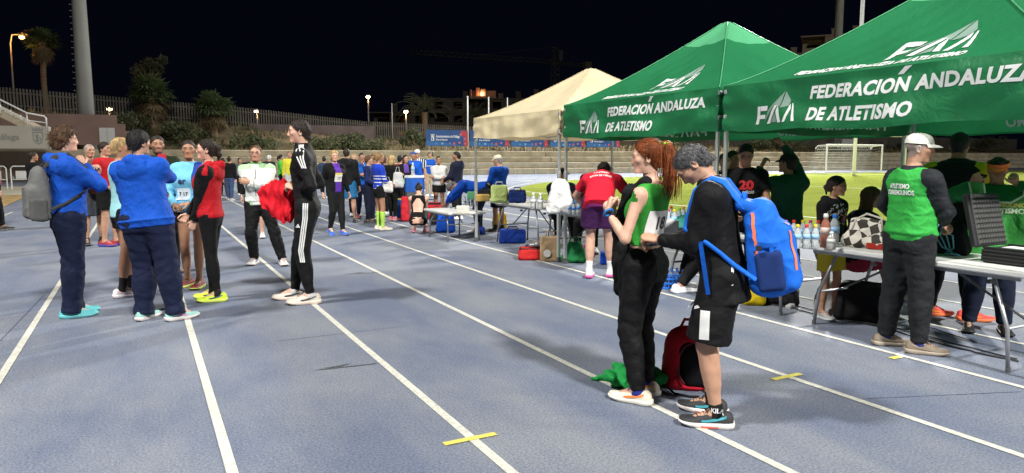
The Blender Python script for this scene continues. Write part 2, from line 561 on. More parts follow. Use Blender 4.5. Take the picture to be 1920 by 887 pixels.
# rendered retaining walls on the crest
w = MB(); w.box((14.0, 65.6, 3.55), (11, .3, 1.5), 0); tag(w.build('retaining_wall', mat('mauve_render', (0.17, 0.13, 0.12), rough=.95, var=.25, vscale=.7)), 'plain mauve-brown wall in front of the slatted fence', 'wall')
pw = empty('pink_wall', (0, 58.2, 0)); tag(pw, 'pink rendered wall with stepped end behind the left floodlight tower', 'wall')
w = MB(); w.box((-4.9, 0, 3.35), (7.2, .35, 2.1)); w.box((-1.05, 0, 3.05), (.5, .35, 1.5)); w.box((-.6, 0, 2.8), (.4, .35, 1.0)); w.build('wall', mat('pink_render', (0.24, 0.155, 0.125), rough=.9, var=.12, vscale=1.0), pw)
w = MB(); w.box((-1.95, -.2, 2.95), (.95, .06, 1.1)); w.box((-1.95, -.235, 2.95), (.02, .02, 1.0), 1); w.build('door', [plain((.55, .55, .52), .5), plain((.2, .2, .2), .5)], pw)

# ---- grandstand end at the left
gs = empty('grandstand', (-12, 43.2, 0)); tag(gs, 'grandstand end with lettered concrete parapet and white handrail', 'grandstand')
w = MB()
w.box((0.0, .5, 2.44), (16.0, .9, 1.14), bev=.03)
par = w.build('parapet', mat('painted_concrete', (0.40, 0.375, 0.315), rough=.8, var=.08, vscale=.8), gs)
w = MB(); w.box((5.35, .55, .93), (.7, .8, 1.87)); w.build('pillar', mat('brown_concrete', (0.16, 0.12, 0.085), rough=.9), gs)
w = MB(); w.box((0, 8.5, .9), (14, .4, 1.8)); w.build('back_wall', MATS['brown_concrete'], gs)
w = MB()
w.add([(-3, 1.0, 9.1), (7.3, 1.0, 3.02), (7.3, 10, 3.02), (-3, 10, 9.1), (-3, 1.0, 8.7), (7.0, 1.0, 2.8), (7.0, 10, 2.8), (-3, 10, 8.7)], [(0, 1, 2, 3), (7, 6, 5, 4), (0, 4, 5, 1), (1, 5, 6, 2)])
w.build('raked_deck', mat('deck_cream', (0.46, 0.40, 0.29), rough=.8), gs)
for i in range(8):
    x, z = 6.75 - i * .42, 3.36 + i * .248
    m2 = MB(); m2.box((x, 1.6, z), (.22, .40, .05), bev=.015); m2.box((x - .1, 1.6, z + .14), (.05, .40, .26), bev=.015); m2.box((x, 1.6, z - .12), (.06, .3, .22)); m2.build('seat', plain((.46, .48, .52), .4), gs)
w = MB()
w.tube([(-3, .85, 9.55), (7.0, .85, 3.70), (7.75, .85, 3.55), (7.82, .85, 3.45), (7.82, .85, 3.0)], .04, 8); w.tube([(-3, .85, 9.15), (7.0, .85, 3.32), (7.8, .85, 3.22)], .028, 8)
for i in range(7):
    x = 7.0 - i * 1.1; w.tube([(x, .85, 3.0 + i * .643), (x, .85, 3.70 + i * .643)], .028, 8)
w.build('handrail', plain((.72, .72, .70), .4), gs, smooth=True)
V, Fc = text2d('Estadio Ciudad de Málaga', .40, 0, .006, align='RIGHT')
w = MB(); w.add([(6.72 + x, .03, 2.33 + y) for x, y in V], Fc); w.build('lettering', plain((.22, .22, .20), .7), gs)
# crest: crown and shield
w = MB()
sh = [(-.22, .33), (.22, .33), (.22, -.05), (.15, -.22), (0, -.32), (-.15, -.22), (-.22, -.05)]
w.add([(7.5 + x, .035, 2.4 + y) for x, y in sh], [tuple(range(7))])
w.add([(7.5 + x * .8, .028, 2.4 + y * .8) for x, y in sh], [tuple(range(7))], 1)
w.add([(7.5 + x, .022, 2.4 + y) for x, y in [(-.1, .2), (.02, .2), (.02, -.2), (-.1, -.15)]], [(0, 1, 2, 3)])
w.add([(7.5 + x, .022, 2.4 + y) for x, y in [(.06, .05), (.13, .05), (.13, -.12), (.06, -.16)]], [(0, 1, 2, 3)])
w.add([(7.5 + x, .035, 2.4 + y) for x, y in [(-.2, .37), (.2, .37), (.26, .55), (.13, .46), (.07, .57), (0, .47), (-.07, .57), (-.13, .46), (-.26, .55)]], [tuple(range(9))])
w.build('crest', [plain((.22, .22, .21), .7), plain((.40, .375, .315), .8)], gs)
# low railing below the stand
rl = empty('barrier_rail', (-5.4, 39.5, 0)); tag(rl, 'low white tubular barrier below the grandstand parapet', 'barrier')
w = MB()
for i in range(3):
    x = -1.6 + i * 1.75
    w.tube([(x, 0, 0), (x, 0, .95), (x + .08, 0, 1.05), (x + 1.5, 0, 1.05), (x + 1.58, 0, .95), (x + 1.58, 0, 0)], .028, 6)
    w.tube([(x, 0, .45), (x + 1.58, 0, .45)], .02, 6)
w.build('frame', plain((.7, .7, .68), .4), rl)
for i in range(3):
    w = MB(); w.box((-.82 + i * 1.75, .01, .66), (1.2, .02, .36)); w.build('panel', plain((.62, .62, .6), .5), rl)

# ---- floodlight towers
CONC = mat('tower_concrete', (0.30, 0.30, 0.28), rough=.8, var=.10, vscale=.6)
def tower(loc, label, h, r0, r1, aim):
    t = empty('floodlight_tower', loc); tag(t, label, 'floodlight', 'stadium floodlight towers')
    w = MB(); n = 12
    w.tube([(0, 0, -.5), (0, 0, h * .3), (0, 0, h * .65), (0, 0, h)], [r0, r0 * .7 + r1 * .3, r0 * .35 + r1 * .65, r1], 16)
    w.build('mast', CONC, t, smooth=True)
    w = MB()
    d = Vector(aim) - Vector(loc); side = -1
    for i in range(int((h - 2) / .42)):
        z = 2.0 + i * .42; rr = r0 + (r1 - r0) * z / h
        w.box((-rr - .07, -.12, z), (.16, .03, .03))
    w.build('climbing_rung', plain((.25, .25, .24), .5), t)
    yaw = math.atan2(d.y, d.x) - math.pi / 2
    w = MB()
    w.box((0, -.6, h + .6), (5.4, .25, 3.4), 0, rz=yaw)
    w.build('lamp_frame', plain((.2, .2, .2), .5), t)
    for i in range(5):
        for j in range(3):
            w = MB(); p = Vector((-2.1 + i * 1.05, -.3, h - .4 + j * 1.0)); p.rotate(Matrix.Rotation(yaw, 3, 'Z'))
            w.box(p, (.8, .3, .7), 0, rz=yaw, bev=.1); w.build('lamp_housing', plain((.35, .35, .35), .4), t)
    return t
bl = at_depth(164, 262, 59.0)
tower((bl[0], 59.5, 2.0), 'tall tapering concrete floodlight tower beside the grandstand', 35, .56, .17, (20, 30, 0))
tower((84.5, 67.5, 2.0), 'distant grey floodlight tower rising behind the near green tent', 38, .62, .42, (45, 30, 0))

# ---- far things: buildings, crane, street lamps, poles, billboards
def building(name, label, loc, rz, w, d, floors, fh, wallm, glassm, slabm, inset=0.0, steps=None):
    b = empty(name, loc, rz); tag(b, label, 'building')
    mb = MB()
    nb = max(3, int(w / 4.2)); bw = w / nb
    for k in range(floors):
        z0 = k * fh
        for i in range(nb):
            if steps and not steps(i / (nb - 1), k): continue
            x0 = -w / 2 + i * bw
            if (i + k) % 3 == 0:     # open balcony bay
                mb.box((x0 + bw / 2, d * .2, z0 + fh / 2), (bw, d * .6, fh))
                mb.box((x0 + bw / 2, -d / 2 + .1, z0 + .55), (bw - .1, .15, 1.1))
            else:
                # piers, lintel and sill round a real opening
                mb.box((x0 + bw * .14, -d * .12, z0 + fh / 2), (bw * .28, d * .76, fh))
                mb.box((x0 + bw * .86, -d * .12, z0 + fh / 2), (bw * .28, d * .76, fh))
                mb.box((x0 + bw * .5, -d * .12, z0 + fh * .90), (bw * .44, d * .75, fh * .2))
                mb.box((x0 + bw * .5, -d * .12, z0 + fh * .15), (bw * .44, d * .75, fh * .3))
                mb.box((x0 + bw * .5, d * .2, z0 + fh / 2), (bw, d * .55, fh * .98))
    mb.build('wall', wallm, b)
    for k in range(floors):
        for i in range(nb):
            if steps and not steps(i / (nb - 1), k): continue
            x0 = -w / 2 + i * bw
            g = MB()
            if (i + k) % 3 == 0: g.box((x0 + bw / 2, -d * .105, k * fh + 1.15), (bw * .6, .05, 2.2))
            else: g.box((x0 + bw / 2, -d * .12, k * fh + fh * .55), (bw * .42, .05, fh * .48))
            g.build('window', glassm, b)
    mb = MB()
    for k in range(1, floors + 1):
        ii = [i for i in range(nb) if (not steps or steps(i / (nb - 1), k - 1))]
        if ii:
            xa, xb = -w / 2 + min(ii) * bw, -w / 2 + (max(ii) + 1) * bw
            mb.box(((xa + xb) / 2, -.2, k * fh + .03), (xb - xa + .6, d + .5, .26))
    mb.build('floor_slab', slabm, b)
    return b
WALLB = mat('render_sand', (0.62, 0.50, 0.36), rough=.9, var=.12, vscale=.3)
WALLD = mat('render_dark', (0.16, 0.13, 0.10), rough=.9, var=.15, vscale=.3)
GLASSD = plain((.02, .02, .025), .1)
br = building('apartment_block', 'sand coloured stepped apartment block behind the green tents', (131, 108, -1), R(-50), 26, 12, 8, 3.4, WALLB, GLASSD, mat('slab_sand', (.58, .46, .32), rough=.9),
              steps=lambda t, k: k < 6 or (k == 6 and t > .18) or (k == 7 and t > .38))
for (x, z, s) in ((2, 28.3, 1.4), (6, 28.6, 1.2), (11, 28.3, 1.5), (-6, 24.8, 1.2)):
    mb = MB(); mb.box((x, 1, z), (s, 1.2, 2.2)); mb.box((x, 1, z + 1.2), (s + .3, 1.5, .2)); mb.build('chimney', WALLB, br)
bc = building('dark_apartment_block', 'dark unlit apartment block with one lit roof terrace behind palms', (72, 162, -1), R(-27), 46, 12, 5, 3.2, WALLD, GLASSD, WALLD,
              steps=lambda t, k: k < 4 or t > .3)
for i in range(9):
    mb = MB(); mb.box((-18 + i * 4.3, 0, 16.5 + (i % 3) * .5 - (2.4 if i < 4 else 0)), (1.2, 1.2, 2.6)); mb.build('chimney', WALLD, bc)
mb = MB(); mb.box((3.5, 1.5, 17.4), (6.2, .4, 2.4)); mb.box((.5, 0, 17.4), (.4, 3, 2.4)); mb.box((2.2, -.4, 17.6), (.8, .8, 3.0)); mb.box((3.5, -1.6, 16.6), (6.4, .2, .9)); mb.build('roof_terrace', mat('terrace_wall', (.5, .33, .22), rough=.9), bc)
def small_lamp(loc, col, e, r=.08):
    ld = bpy.data.lights.new('lamp_light', 'POINT'); ld.energy = e; ld.color = col; ld.shadow_soft_size = r
    o = bpy.data.objects.new('lamp_light', ld); o.location = tuple(loc); COL.objects.link(o); return o
_lp = bc.matrix_basis @ Vector((3.2, -.9, 17.6)); small_lamp(_lp, (1, .42, .18), 520, .15)

def street_lamp(px, py, Y, label, col=(1, .62, .30), e=260, arm=0.0):
    p = at_depth(px, py, Y)
    g = float(bank_z(p[0], Y)) if Y < 130 else 0.0
    o = empty('street_lamp', (p[0], Y, g)); tag(o, label, 'street lamp', 'street lamps beyond the fence')
    h = p[2] - g
    w = MB(); w.tube([(0 + arm, 0, -.3), (0 + arm, 0, h * .9), (arm * .8, 0, h + .12), (0, 0, h + .2)], [.09, .07, .05, .04], 8); w.build('pole', plain((.16, .15, .14), .5), o)
    w = MB(); w.lathe([(.05, .16), (.22, .10), (.26, .0), (.25, -.02)], 12, (0, 0, h + .06)); w.build('lamp_hood', plain((.2, .2, .2), .4), o)
    w = MB(); w.lathe([(.06, .06), (.20, .02), (.2, -.10), (.1, -.16)], 12, (0, 0, h)); w.build('lamp_glass', mat('lamp_glow_%d' % int(col[2] * 100), (1, .8, .6), emit=(col, 26.0)), o, smooth=True)
    small_lamp((p[0], Y - .05, p[2] - .45), col, e, .2)
street_lamp(481, 208, 70.5, 'small lit street lamp above the fence behind the man in black tracksuit')
street_lamp(690, 181, 74, 'taller lit street lamp on the skyline behind the blonde walking woman', e=200)
street_lamp(761, 209, 70.5, 'short lit street lamp beside the date palm and first billboard')
street_lamp(41, 69, 76, 'high orange lit street lamp at the far left beside the tall palm', (1, .48, .12), 800, -.9)
street_lamp(205, 204, 69, 'dim street lamp peeping over the fence right of the floodlight tower', e=60)

# billboards
BBLUE = mat('board_blue', (0.018, 0.085, 0.27), rough=.45, var=.15, vscale=.8)
def billboard(i):
    x0 = 21.75 + i * 4.06
    b = empty('billboard', (x0, 57.9, 0))
    tag(b, ['blue town hall billboard, leftmost of the row, left of the cream tent', 'second blue town hall billboard, just inside the cream tent post', 'third blue town hall billboard, under the cream tent valance', 'fourth blue town hall billboard, under the cream tent right half', 'fifth and rightmost blue town hall billboard, seen under the far green tent'][i], 'billboard', 'town hall billboards')
    w = MB(); w.box((1.93, 0, 3.08), (3.86, .08, 1.36), bev=.01); w.build('board', BBLUE, b)
    w = MB()
    w.add([(3.42 + x, -.046, 2.42 + y) for x, y in [(.03, 0), (.42, 0), (.42, 1.3), (-.28, 1.3), (.02, .72)]], [(0, 1, 2, 3, 4)]); w.build('red_corner', plain((.50, .05, .06), .5), b)
    w = MB()
    for (cx, cy, r, mi) in ((3.2, 1.0, .13, 0), (3.55, .62, .09, 2), (2.55, .2, .12, 0), (3.05, .28, .10, 1), (2.15, .22, .09, 2), (1.45, .2, .10, 3), (.9, .18, .06, 3), (3.6, .2, .08, 1)):
        w.add([(cx + r * math.cos(k * math.pi / 4), -.05, 2.42 + cy + r * math.sin(k * math.pi / 4)) for k in range(8)], [tuple(range(8))], mi)
    w.build('dots', [plain((.75, .12, .10), .5), plain((.7, .2, .35), .5), plain((.2, .25, .6), .5), plain((.25, .45, .75), .5)], b)
    w = MB(); w.add([(.02 + x, -.045, 2.42 + y) for x, y in [(0, 0), (3.2, 0), (1.6, .3), (0, .44)]], [(0, 1, 2, 3)]); w.build('wave_band', plain((.03, .16, .42), .5), b)
    V, Fc = text2d('Ayuntamiento de Málaga', .30, 0, .008); w = MB(); w.add([(.86 + x * .74, -.05, 3.13 + y) for x, y in V], Fc)
    V, Fc = text2d('Área de Deporte', .19, 0, .006); w.add([(.86 + x * .8, -.05, 2.88 + y) for x, y in V], Fc)
    w.build('lettering', plain((.85, .85, .85), .5), b)
    w = MB(); w.add([(.42 + x, -.05, 2.85 + y) for x, y in [(0, 0), (.28, 0), (.28, .38), (0, .38)]], [(0, 1, 2, 3)]); w.add([(.42 + x, -.05, 2.85 + y) for x, y in [(0, .42), (.28, .42), (.32, .58), (.2, .5), (.14, .6), (.08, .5), (-.04, .58)]], [tuple(range(7))])
    w.add([(.42 + x, -.054, 2.85 + y) for x, y in [(.05, .06), (.2, .06), (.1, .3), (.05, .3)]], [(0, 1, 2, 3)], 1)
    w.build('crest', [plain((.8, .8, .8), .5), plain((.02, .085, .27), .5)], b)
    for x in (.3, 1.9, 3.5):
        w = MB(); w.box((x, .12, 2.1), (.08, .08, 2.2)); w.build('leg', plain((.35, .35, .33), .5), b)
for i in range(5): billboard(i)

def pole(name, px, ytop, ybase, Y, r, label, col=(.5, .5, .48)):
    a, c = at_depth(px, ytop, Y), at_depth(px, ybase, Y)
    w = MB(); h = a[2] - c[2]; w.tube([(0, 0, 0), (0, 0, h * .5), (0, 0, h)], [r, r * .85, r * .7], 8)
    w.lathe([(r, 0), (r * 1.2, r * .5), (r * .8, r * 1.6), (.005, r * 2.0)], 8, (0, 0, h))
    return tag(w.build(name, plain(col, .4), None, True, c), label, 'pole')
pole('flag_pole', 877.5, 183, 286, 60.5, .075, 'white flagpole rising just left of the cream tent corner', (.75, .75, .72))
pole('flag_pole', 916.5, 184, 286, 60.5, .06, 'white flagpole above the cream tent, second from the left', (.75, .75, .72))
pole('flag_pole', 951.5, 185, 286, 60.5, .05, 'white flagpole above the cream tent, third from the left', (.75, .75, .72))
pole('flag_pole', 985.5, 187, 286, 60.5, .045, 'white flagpole above the cream tent, nearest to its peak', (.75, .75, .72))
pole('thin_mast', 736, 196, 266, 66, .05, 'thin grey mast standing before the fence, left of the palm', (.4, .4, .38))

# crane
def crane():
    c = empty('tower_crane', (*at_depth(1040, 294, 230)[:2], 0)); tag(c, 'dark tower crane with long jib against the night sky', 'crane')
    W = mat('crane_steel', (.30, .28, .20), rough=.7)
    hz = at_depth(1040, 121, 230)[2]; tz = at_depth(1040, 88, 230)[2]
    def lattice(mb, a, b, s, n, r=.12):
        a, b = np.array(a, float), np.array(b, float); d = (b - a) / np.linalg.norm(b - a)
        u = np.cross(d, [0, 1, 0]); u = u / np.linalg.norm(u); v = np.cross(d, u)
        cs = [(u + v) * s, (u - v) * s, (-u - v) * s, (-u + v) * s]
        for q in cs: mb.tube([a + q, b + q], r, 4)
        for i in range(n):
            p0, p1 = a + (b - a) * i / n, a + (b - a) * (i + 1) / n
            for q in range(4): mb.tube([p0 + cs[q], p1 + cs[(q + 1) % 4]], r * .7, 4)
    mb = MB(); lattice(mb, (0, 0, 0), (0, 0, hz), 1.1, 14); mb.build('mast', W, c)
    mb = MB(); lattice(mb, (0, 0, hz + .8), (-56, 0, hz + .8), .7, 26, .09); mb.build('jib', W, c)
    mb = MB(); lattice(mb, (0, 0, hz + .4), (15, 0, hz + .4), .5, 8, .1); mb.build('counter_jib', W, c)
    mb = MB(); mb.box((14.0, 0, hz + .5), (3.0, 2, 2.6), bev=.1); mb.build('counterweight', mat('counterweight', (.42, .38, .27), rough=.9), c)
    mb = MB(); lattice(mb, (0, 0, hz), (0, 0, tz), .7, 5); mb.build('tower_head', W, c)
    mb = MB(); mb.tube([(0, 0, tz), (-30, 0, hz + 1.6)], .06, 4); mb.tube([(0, 0, tz), (13, 0, hz + 1.0)], .06, 4); mb.build('tie_cable', W, c)
    mb = MB(); mb.box((1.0, -1.6, hz + 3), (1.6, 1.8, 3.6), bev=.1); mb.build('cab', plain((.3, .3, .3), .4), c)
crane()

# goal and rugby posts
WHITE = plain((.80, .80, .78), .35)
def goal():
    g = empty('football_goal', (52.6, 42.6, 0)); tag(g, 'white football goal with net at the far end of the infield', 'goal')
    for x in (0, 7.32):
        w = MB(); w.tube([(x, 0, 0), (x, 0, 2.5)], .075, 8); w.build('post', WHITE, g)
    w = MB(); w.tube([(-.07, 0, 2.5), (7.39, 0, 2.5)], .075, 8); w.build('crossbar', WHITE, g)
    w = MB(); w.tube([(0, .05, .06), (-.2, 2.0, .06), (7.5, 2.0, .06), (7.32, .05, .06)], .06, 6); w.build('base_bar', WHITE, g)
    w = MB()
    for x in (0, 7.32): w.tube([(x, 0, 2.5), (x, .9, 2.45), (x, 1.2, 2.2)], .04, 6)
    w.build('stanchion', WHITE, g)
    w = MB()
    for i in range(31):
        x = i * 7.32 / 30; w.tube([(x, .1, 2.45), (x, 1.0, 2.35), (x, 2.0, .05)], .009, 3)
    for j in range(11):
        t = j / 10; y, z = 1.0 + t, 2.35 - 2.3 * t
        w.tube([(0, y, z), (7.32, y, z)], .009, 3)
        for x in (0, 7.32): w.tube([(x, .05, 2.4 * (1 - t) + .05), (x, 1.0 + t, z)], .009, 3)
    n = w.build('net', plain((.55, .55, .5), .8), g); n['kind'] = 'stuff'
goal()
rp = empty('rugby_posts', (51.2, 38.8, 0)); tag(rp, 'tall white rugby posts standing in front of the football goal', 'rugby posts')
for x, h in ((0, 13.9), (6.3, 13.9)):
    w = MB(); w.tube([(x, 0, 0), (x, 0, h)], .14, 10); w.build('post', plain((.9, .9, .88), .35), rp, True)
w = MB(); w.tube([(.1, 0, 3.2), (6.2, 0, 3.2)], .08, 8); w.build('crossbar', WHITE, rp, True)
cab = MB(); cab.box((0, 0, .9), (2.2, .8, 1.8), bev=.05); tag(cab.build('white_cabinet', plain((.5, .5, .48), .6), None, False, (82.5, 64, 2)), 'pale utility cabinet beside the distant floodlight tower base', 'cabinet')

# ---- vegetation
def leaf_mat(name, c): return mat(name, c, rough=.75, var=.35, vscale=2.0, transl=.2)
def fan_palm(loc, label, th, cr, seed, skirt=True, col=(.055, .085, .026), n=46):
    rr = random.Random(seed); t = empty('fan_palm', loc); tag(t, label, 'palm tree')
    w = MB(); pts = [(rr.uniform(-.06, .06), rr.uniform(-.06, .06), z * th / 6) for z in range(7)]
    w.tube(pts, [.32, .27, .24, .22, .21, .20, .22], 10); w.build('trunk', mat('palm_trunk', (.20, .14, .085), rough=1, var=.4, vscale=3, stretch=(1, 1, 6), bump=.8, bscale=5), t, True)
    def fan(w, base, d, size, mi):
        d = d / np.linalg.norm(d); s = np.cross(d, [0, 0, 1.0]); s /= np.linalg.norm(s) + 1e-6; nrm = np.cross(s, d)
        st = base + d * size * .45
        w.tube([base, st], .02, 3, mi)
        for k in range(13):
            a = -1.75 + 3.5 * k / 12; l = size * .62 * (1 - .12 * abs(a)) * rr.uniform(.85, 1.1)
            dd = d * math.cos(a) + s * math.sin(a); tip = st + dd * l - np.array([0, 0, 1]) * l * rr.uniform(.1, .45)
            sd = np.cross(dd, nrm); sd /= np.linalg.norm(sd); m = st + dd * l * .6 - np.array([0, 0, l * .05])
            w.add([st, m + sd * size * .035, tip, m - sd * size * .035], [(0, 1, 2, 3)], mi)
    w = MB()
    for i in range(n):
        a = rr.uniform(0, 6.28); e = rr.uniform(-.25, 1.35)
        d = np.array([math.cos(a) * math.cos(e), math.sin(a) * math.cos(e), math.sin(e)])
        fan(w, np.array([0, 0, th]), d, cr * rr.uniform(.8, 1.1), rr.randrange(2))
    w.build('crown', [leaf_mat('palm_leaf_a', col), leaf_mat('palm_leaf_b', (.07, .09, .03))], t)
    if skirt:
        w = MB()
        for i in range(34):
            a = rr.uniform(0, 6.28); e = rr.uniform(-1.35, -.45)
            d = np.array([math.cos(a) * math.cos(e), math.sin(a) * math.cos(e), math.sin(e)])
            fan(w, np.array([0, 0, th - rr.uniform(0, .5)]), d, cr * rr.uniform(.55, .9), 0)
        w.build('dead_fronds', leaf_mat('palm_dead', (.15, .105, .05)), t)
    return t
def date_palm(loc, label, th, L_, seed):
    rr = random.Random(seed); t = empty('date_palm', loc); tag(t, label, 'palm tree')
    w = MB(); w.tube([(0, 0, 0), (0.05, 0, th * .5), (0, 0, th)], [.35, .28, .33], 10); w.build('trunk', MATS['palm_trunk'], t, True)
    w = MB()
    for i in range(38):
        a = rr.uniform(0, 6.28); e = rr.uniform(-.1, 1.3); l = L_ * rr.uniform(.8, 1.05)
        d = np.array([math.cos(a), math.sin(a), 0]); prev = None; pts = []
        for k in range(9):
            s = k / 8; ang = e - 1.3 * s * s
            p = (pts[-1] if pts else np.array([0, 0, th])) + (d * math.cos(ang) + np.array([0, 0, 1]) * math.sin(ang)) * l / 8
            pts.append(p)
        w.tube(pts, .025, 3)
        sd = np.cross(d, [0, 0, 1.0])
        for k in range(1, 8):
            for q in (0, .33, .66):
                p = pts[k] * (1 - q) + pts[k + 1] * q; tdir = pts[k + 1] - pts[k]; tdir /= np.linalg.norm(tdir)
                for sg in (-1, 1):
                    tip = p + (sd * sg * .75 + tdir * .6 - np.array([0, 0, .25])) * .55 * (1.15 - k / 9)
                    w.add([p, p + tdir * .05, tip], [(0, 1, 2)], rr.randrange(2))
    w.build('crown', [leaf_mat('date_leaf_a', (.085, .10, .05)), leaf_mat('date_leaf_b', (.11, .12, .065))], t)
def leafy(loc, label, name, rx, rz, n, seed, cols, trunk_h=0.0, leaf=.16, cat='bush'):
    rr = random.Random(seed); t = empty(name, loc); tag(t, label, cat)
    w = MB()
    cl = [(np.array([rr.gauss(0, .5) * rx, rr.gauss(0, .5) * rx, trunk_h + rz * rr.uniform(.25, .95)]), rr.uniform(.25, .5) * rx) for _ in range(14)]
    for i in range(n):
        c, r = rr.choice(cl); v = np.array([rr.gauss(0, 1), rr.gauss(0, 1), rr.gauss(0, 1)]); v /= np.linalg.norm(v); p = c + v * r * rr.uniform(.5, 1)
        a = np.array([rr.gauss(0, 1), rr.gauss(0, 1), rr.gauss(0, 1)]) * leaf; b = np.array([rr.gauss(0, 1), rr.gauss(0, 1), rr.gauss(0, 1)]) * leaf * .5
        if p[2] < -.05: continue
        w.add([p - a * .5, p + b * .5, p + a * .5, p - b * .5], [(0, 1, 2, 3)], rr.randrange(len(cols)))
    w.build('crown' if trunk_h else 'foliage', [leaf_mat('leaf_%02d_%02d' % (int(c[0] * 1000), int(c[1] * 1000)), c) for c in cols], t)
    w = MB()
    w.tube([(0, 0, -.2), (.05, 0, trunk_h * .6 + .2), (0, 0, trunk_h + rz * .4)], [.05 + trunk_h * .04, .04 + trunk_h * .03, .03], 8)
    for i in range(5):
        c, r = cl[i]; w.tube([(0, 0, trunk_h * .6 + .15), c], [.03 + trunk_h * .01, .012], 5)
    w.build('trunk', MATS['palm_trunk'], t, True)
def onbank(px, Y): 
    p = at_depth(px, 300, Y); return (p[0], Y, float(bank_z(p[0], Y)) - .05)
p = onbank(94, 74); fan_palm((p[0], 74, 3.6), 'tall fan palm lit orange by a street lamp at the far left', 7.6, 1.75, 3, n=40)
fan_palm(onbank(290, 64), 'broad green fan palm right of the floodlight tower', 2.6, 2.1, 5, n=60)
fan_palm(onbank(405, 63), 'stout green fan palm with brown skirt behind the white jacket man', 2.2, 2.0, 8, n=60)
p = onbank(295, 80); leafy((p[0], 80, 3.4), 'dim dark tree standing behind the fence above the fan palm', 'dark_tree', 1.7, 3.4, 2600, 9, [(.05, .06, .03), (.07, .08, .045)], 4.6, .22, 'tree')
p = onbank(797, 76); date_palm((p[0], 76, 1.8), 'feathery date palm left of the cream tent', 4.6, 3.2, 11)
p = onbank(892, 84); date_palm((p[0], 84, 1.6), 'dim feathery date palm behind the cream tent flagpoles', 4.9, 3.0, 12)
for k, (px, Y, rx, rz, lab) in enumerate(((655, 61.5, 1.2, 1.1, 'dark bush on the bank right of the man in black tracksuit'), (775, 63, 1.3, 1.3, 'dark bush beside the first billboard'), (1478, 62.5, 2.3, 2.2, 'large dark bush under the near green tent valance, left of the goal'), (1425, 63, 1.4, 1.4, 'smaller dark bush left of the pointing man'),
        (1725, 63, 2.0, 1.8, 'dark bush behind the man with the white cap'), (1850, 63, 2.4, 2.2, 'dark bush behind the man in the black puffer vest'), (230, 62, 2.0, 1.8, 'dark bush at the foot of the left fan palm'), (340, 61.5, 1.8, 1.5, 'dark bush between the two green fan palms'), (75, 61, 1.8, 1.7, 'dark bush behind the grandstand handrail'), (605, 60.5, 1.6, 1.0, 'low bush on the bank behind the man in black tracksuit'), (690, 60.6, 1.5, .8, 'low weedy bush on the bank behind the blue jackets'), (470, 61, 1.7, .9, 'low weedy bush behind the bald man'), (1250, 63, 1.7, 1.3, 'dark bush glimpsed beneath the far green tent'))):
    leafy(onbank(px, Y), lab, 'bush', rx, rz, 1500, 20 + k, [(.045, .06, .022), (.065, .085, .03), (.09, .09, .04)], 0, .17)
# ================================================================== TENTS
ALU = mat('tent_aluminium', (0.62, 0.63, 0.62), rough=.35, metal=.6, var=.06)
DARKP = plain((.10, .10, .10), .5)
GREYP2 = plain((.34, .34, .34), .5)
def logo2d(w):
    """federation mark: F, two open A strokes, and the grey sail behind; outlines for a mark w wide"""
    k = w / 1.0
    P = lambda L_: [(x * k, y * k) for x, y in L_]
    F = [P([(0, 0), (.075, 0), (.12, .34), (.045, .34)]), P([(.115, .25), (.30, .25), (.315, .34), (.127, .34)]), P([(.09, .10), (.235, .10), (.245, .175), (.10, .175)])]
    A1 = [P([(.29, 0), (.385, 0), (.565, .34), (.50, .34)]), P([(.545, .21), (.615, 0), (.70, 0), (.585, .33)])]
    A2 = [P([(.735, 0), (.80, 0), (.895, .24), (.865, .34)]), P([(.905, .34), (.925, .34), (1.03, 0), (.955, 0)])]
    sail = [P([(.20, .02), (.33, .26), (.72, .58), (.62, .30), (.50, .36)]), P([(.64, .28), (.745, .58), (.86, .40), (.83, .30)]), P([(.42, .02), (.52, .19), (.58, .02)])]
    return F + A1 + A2, sail

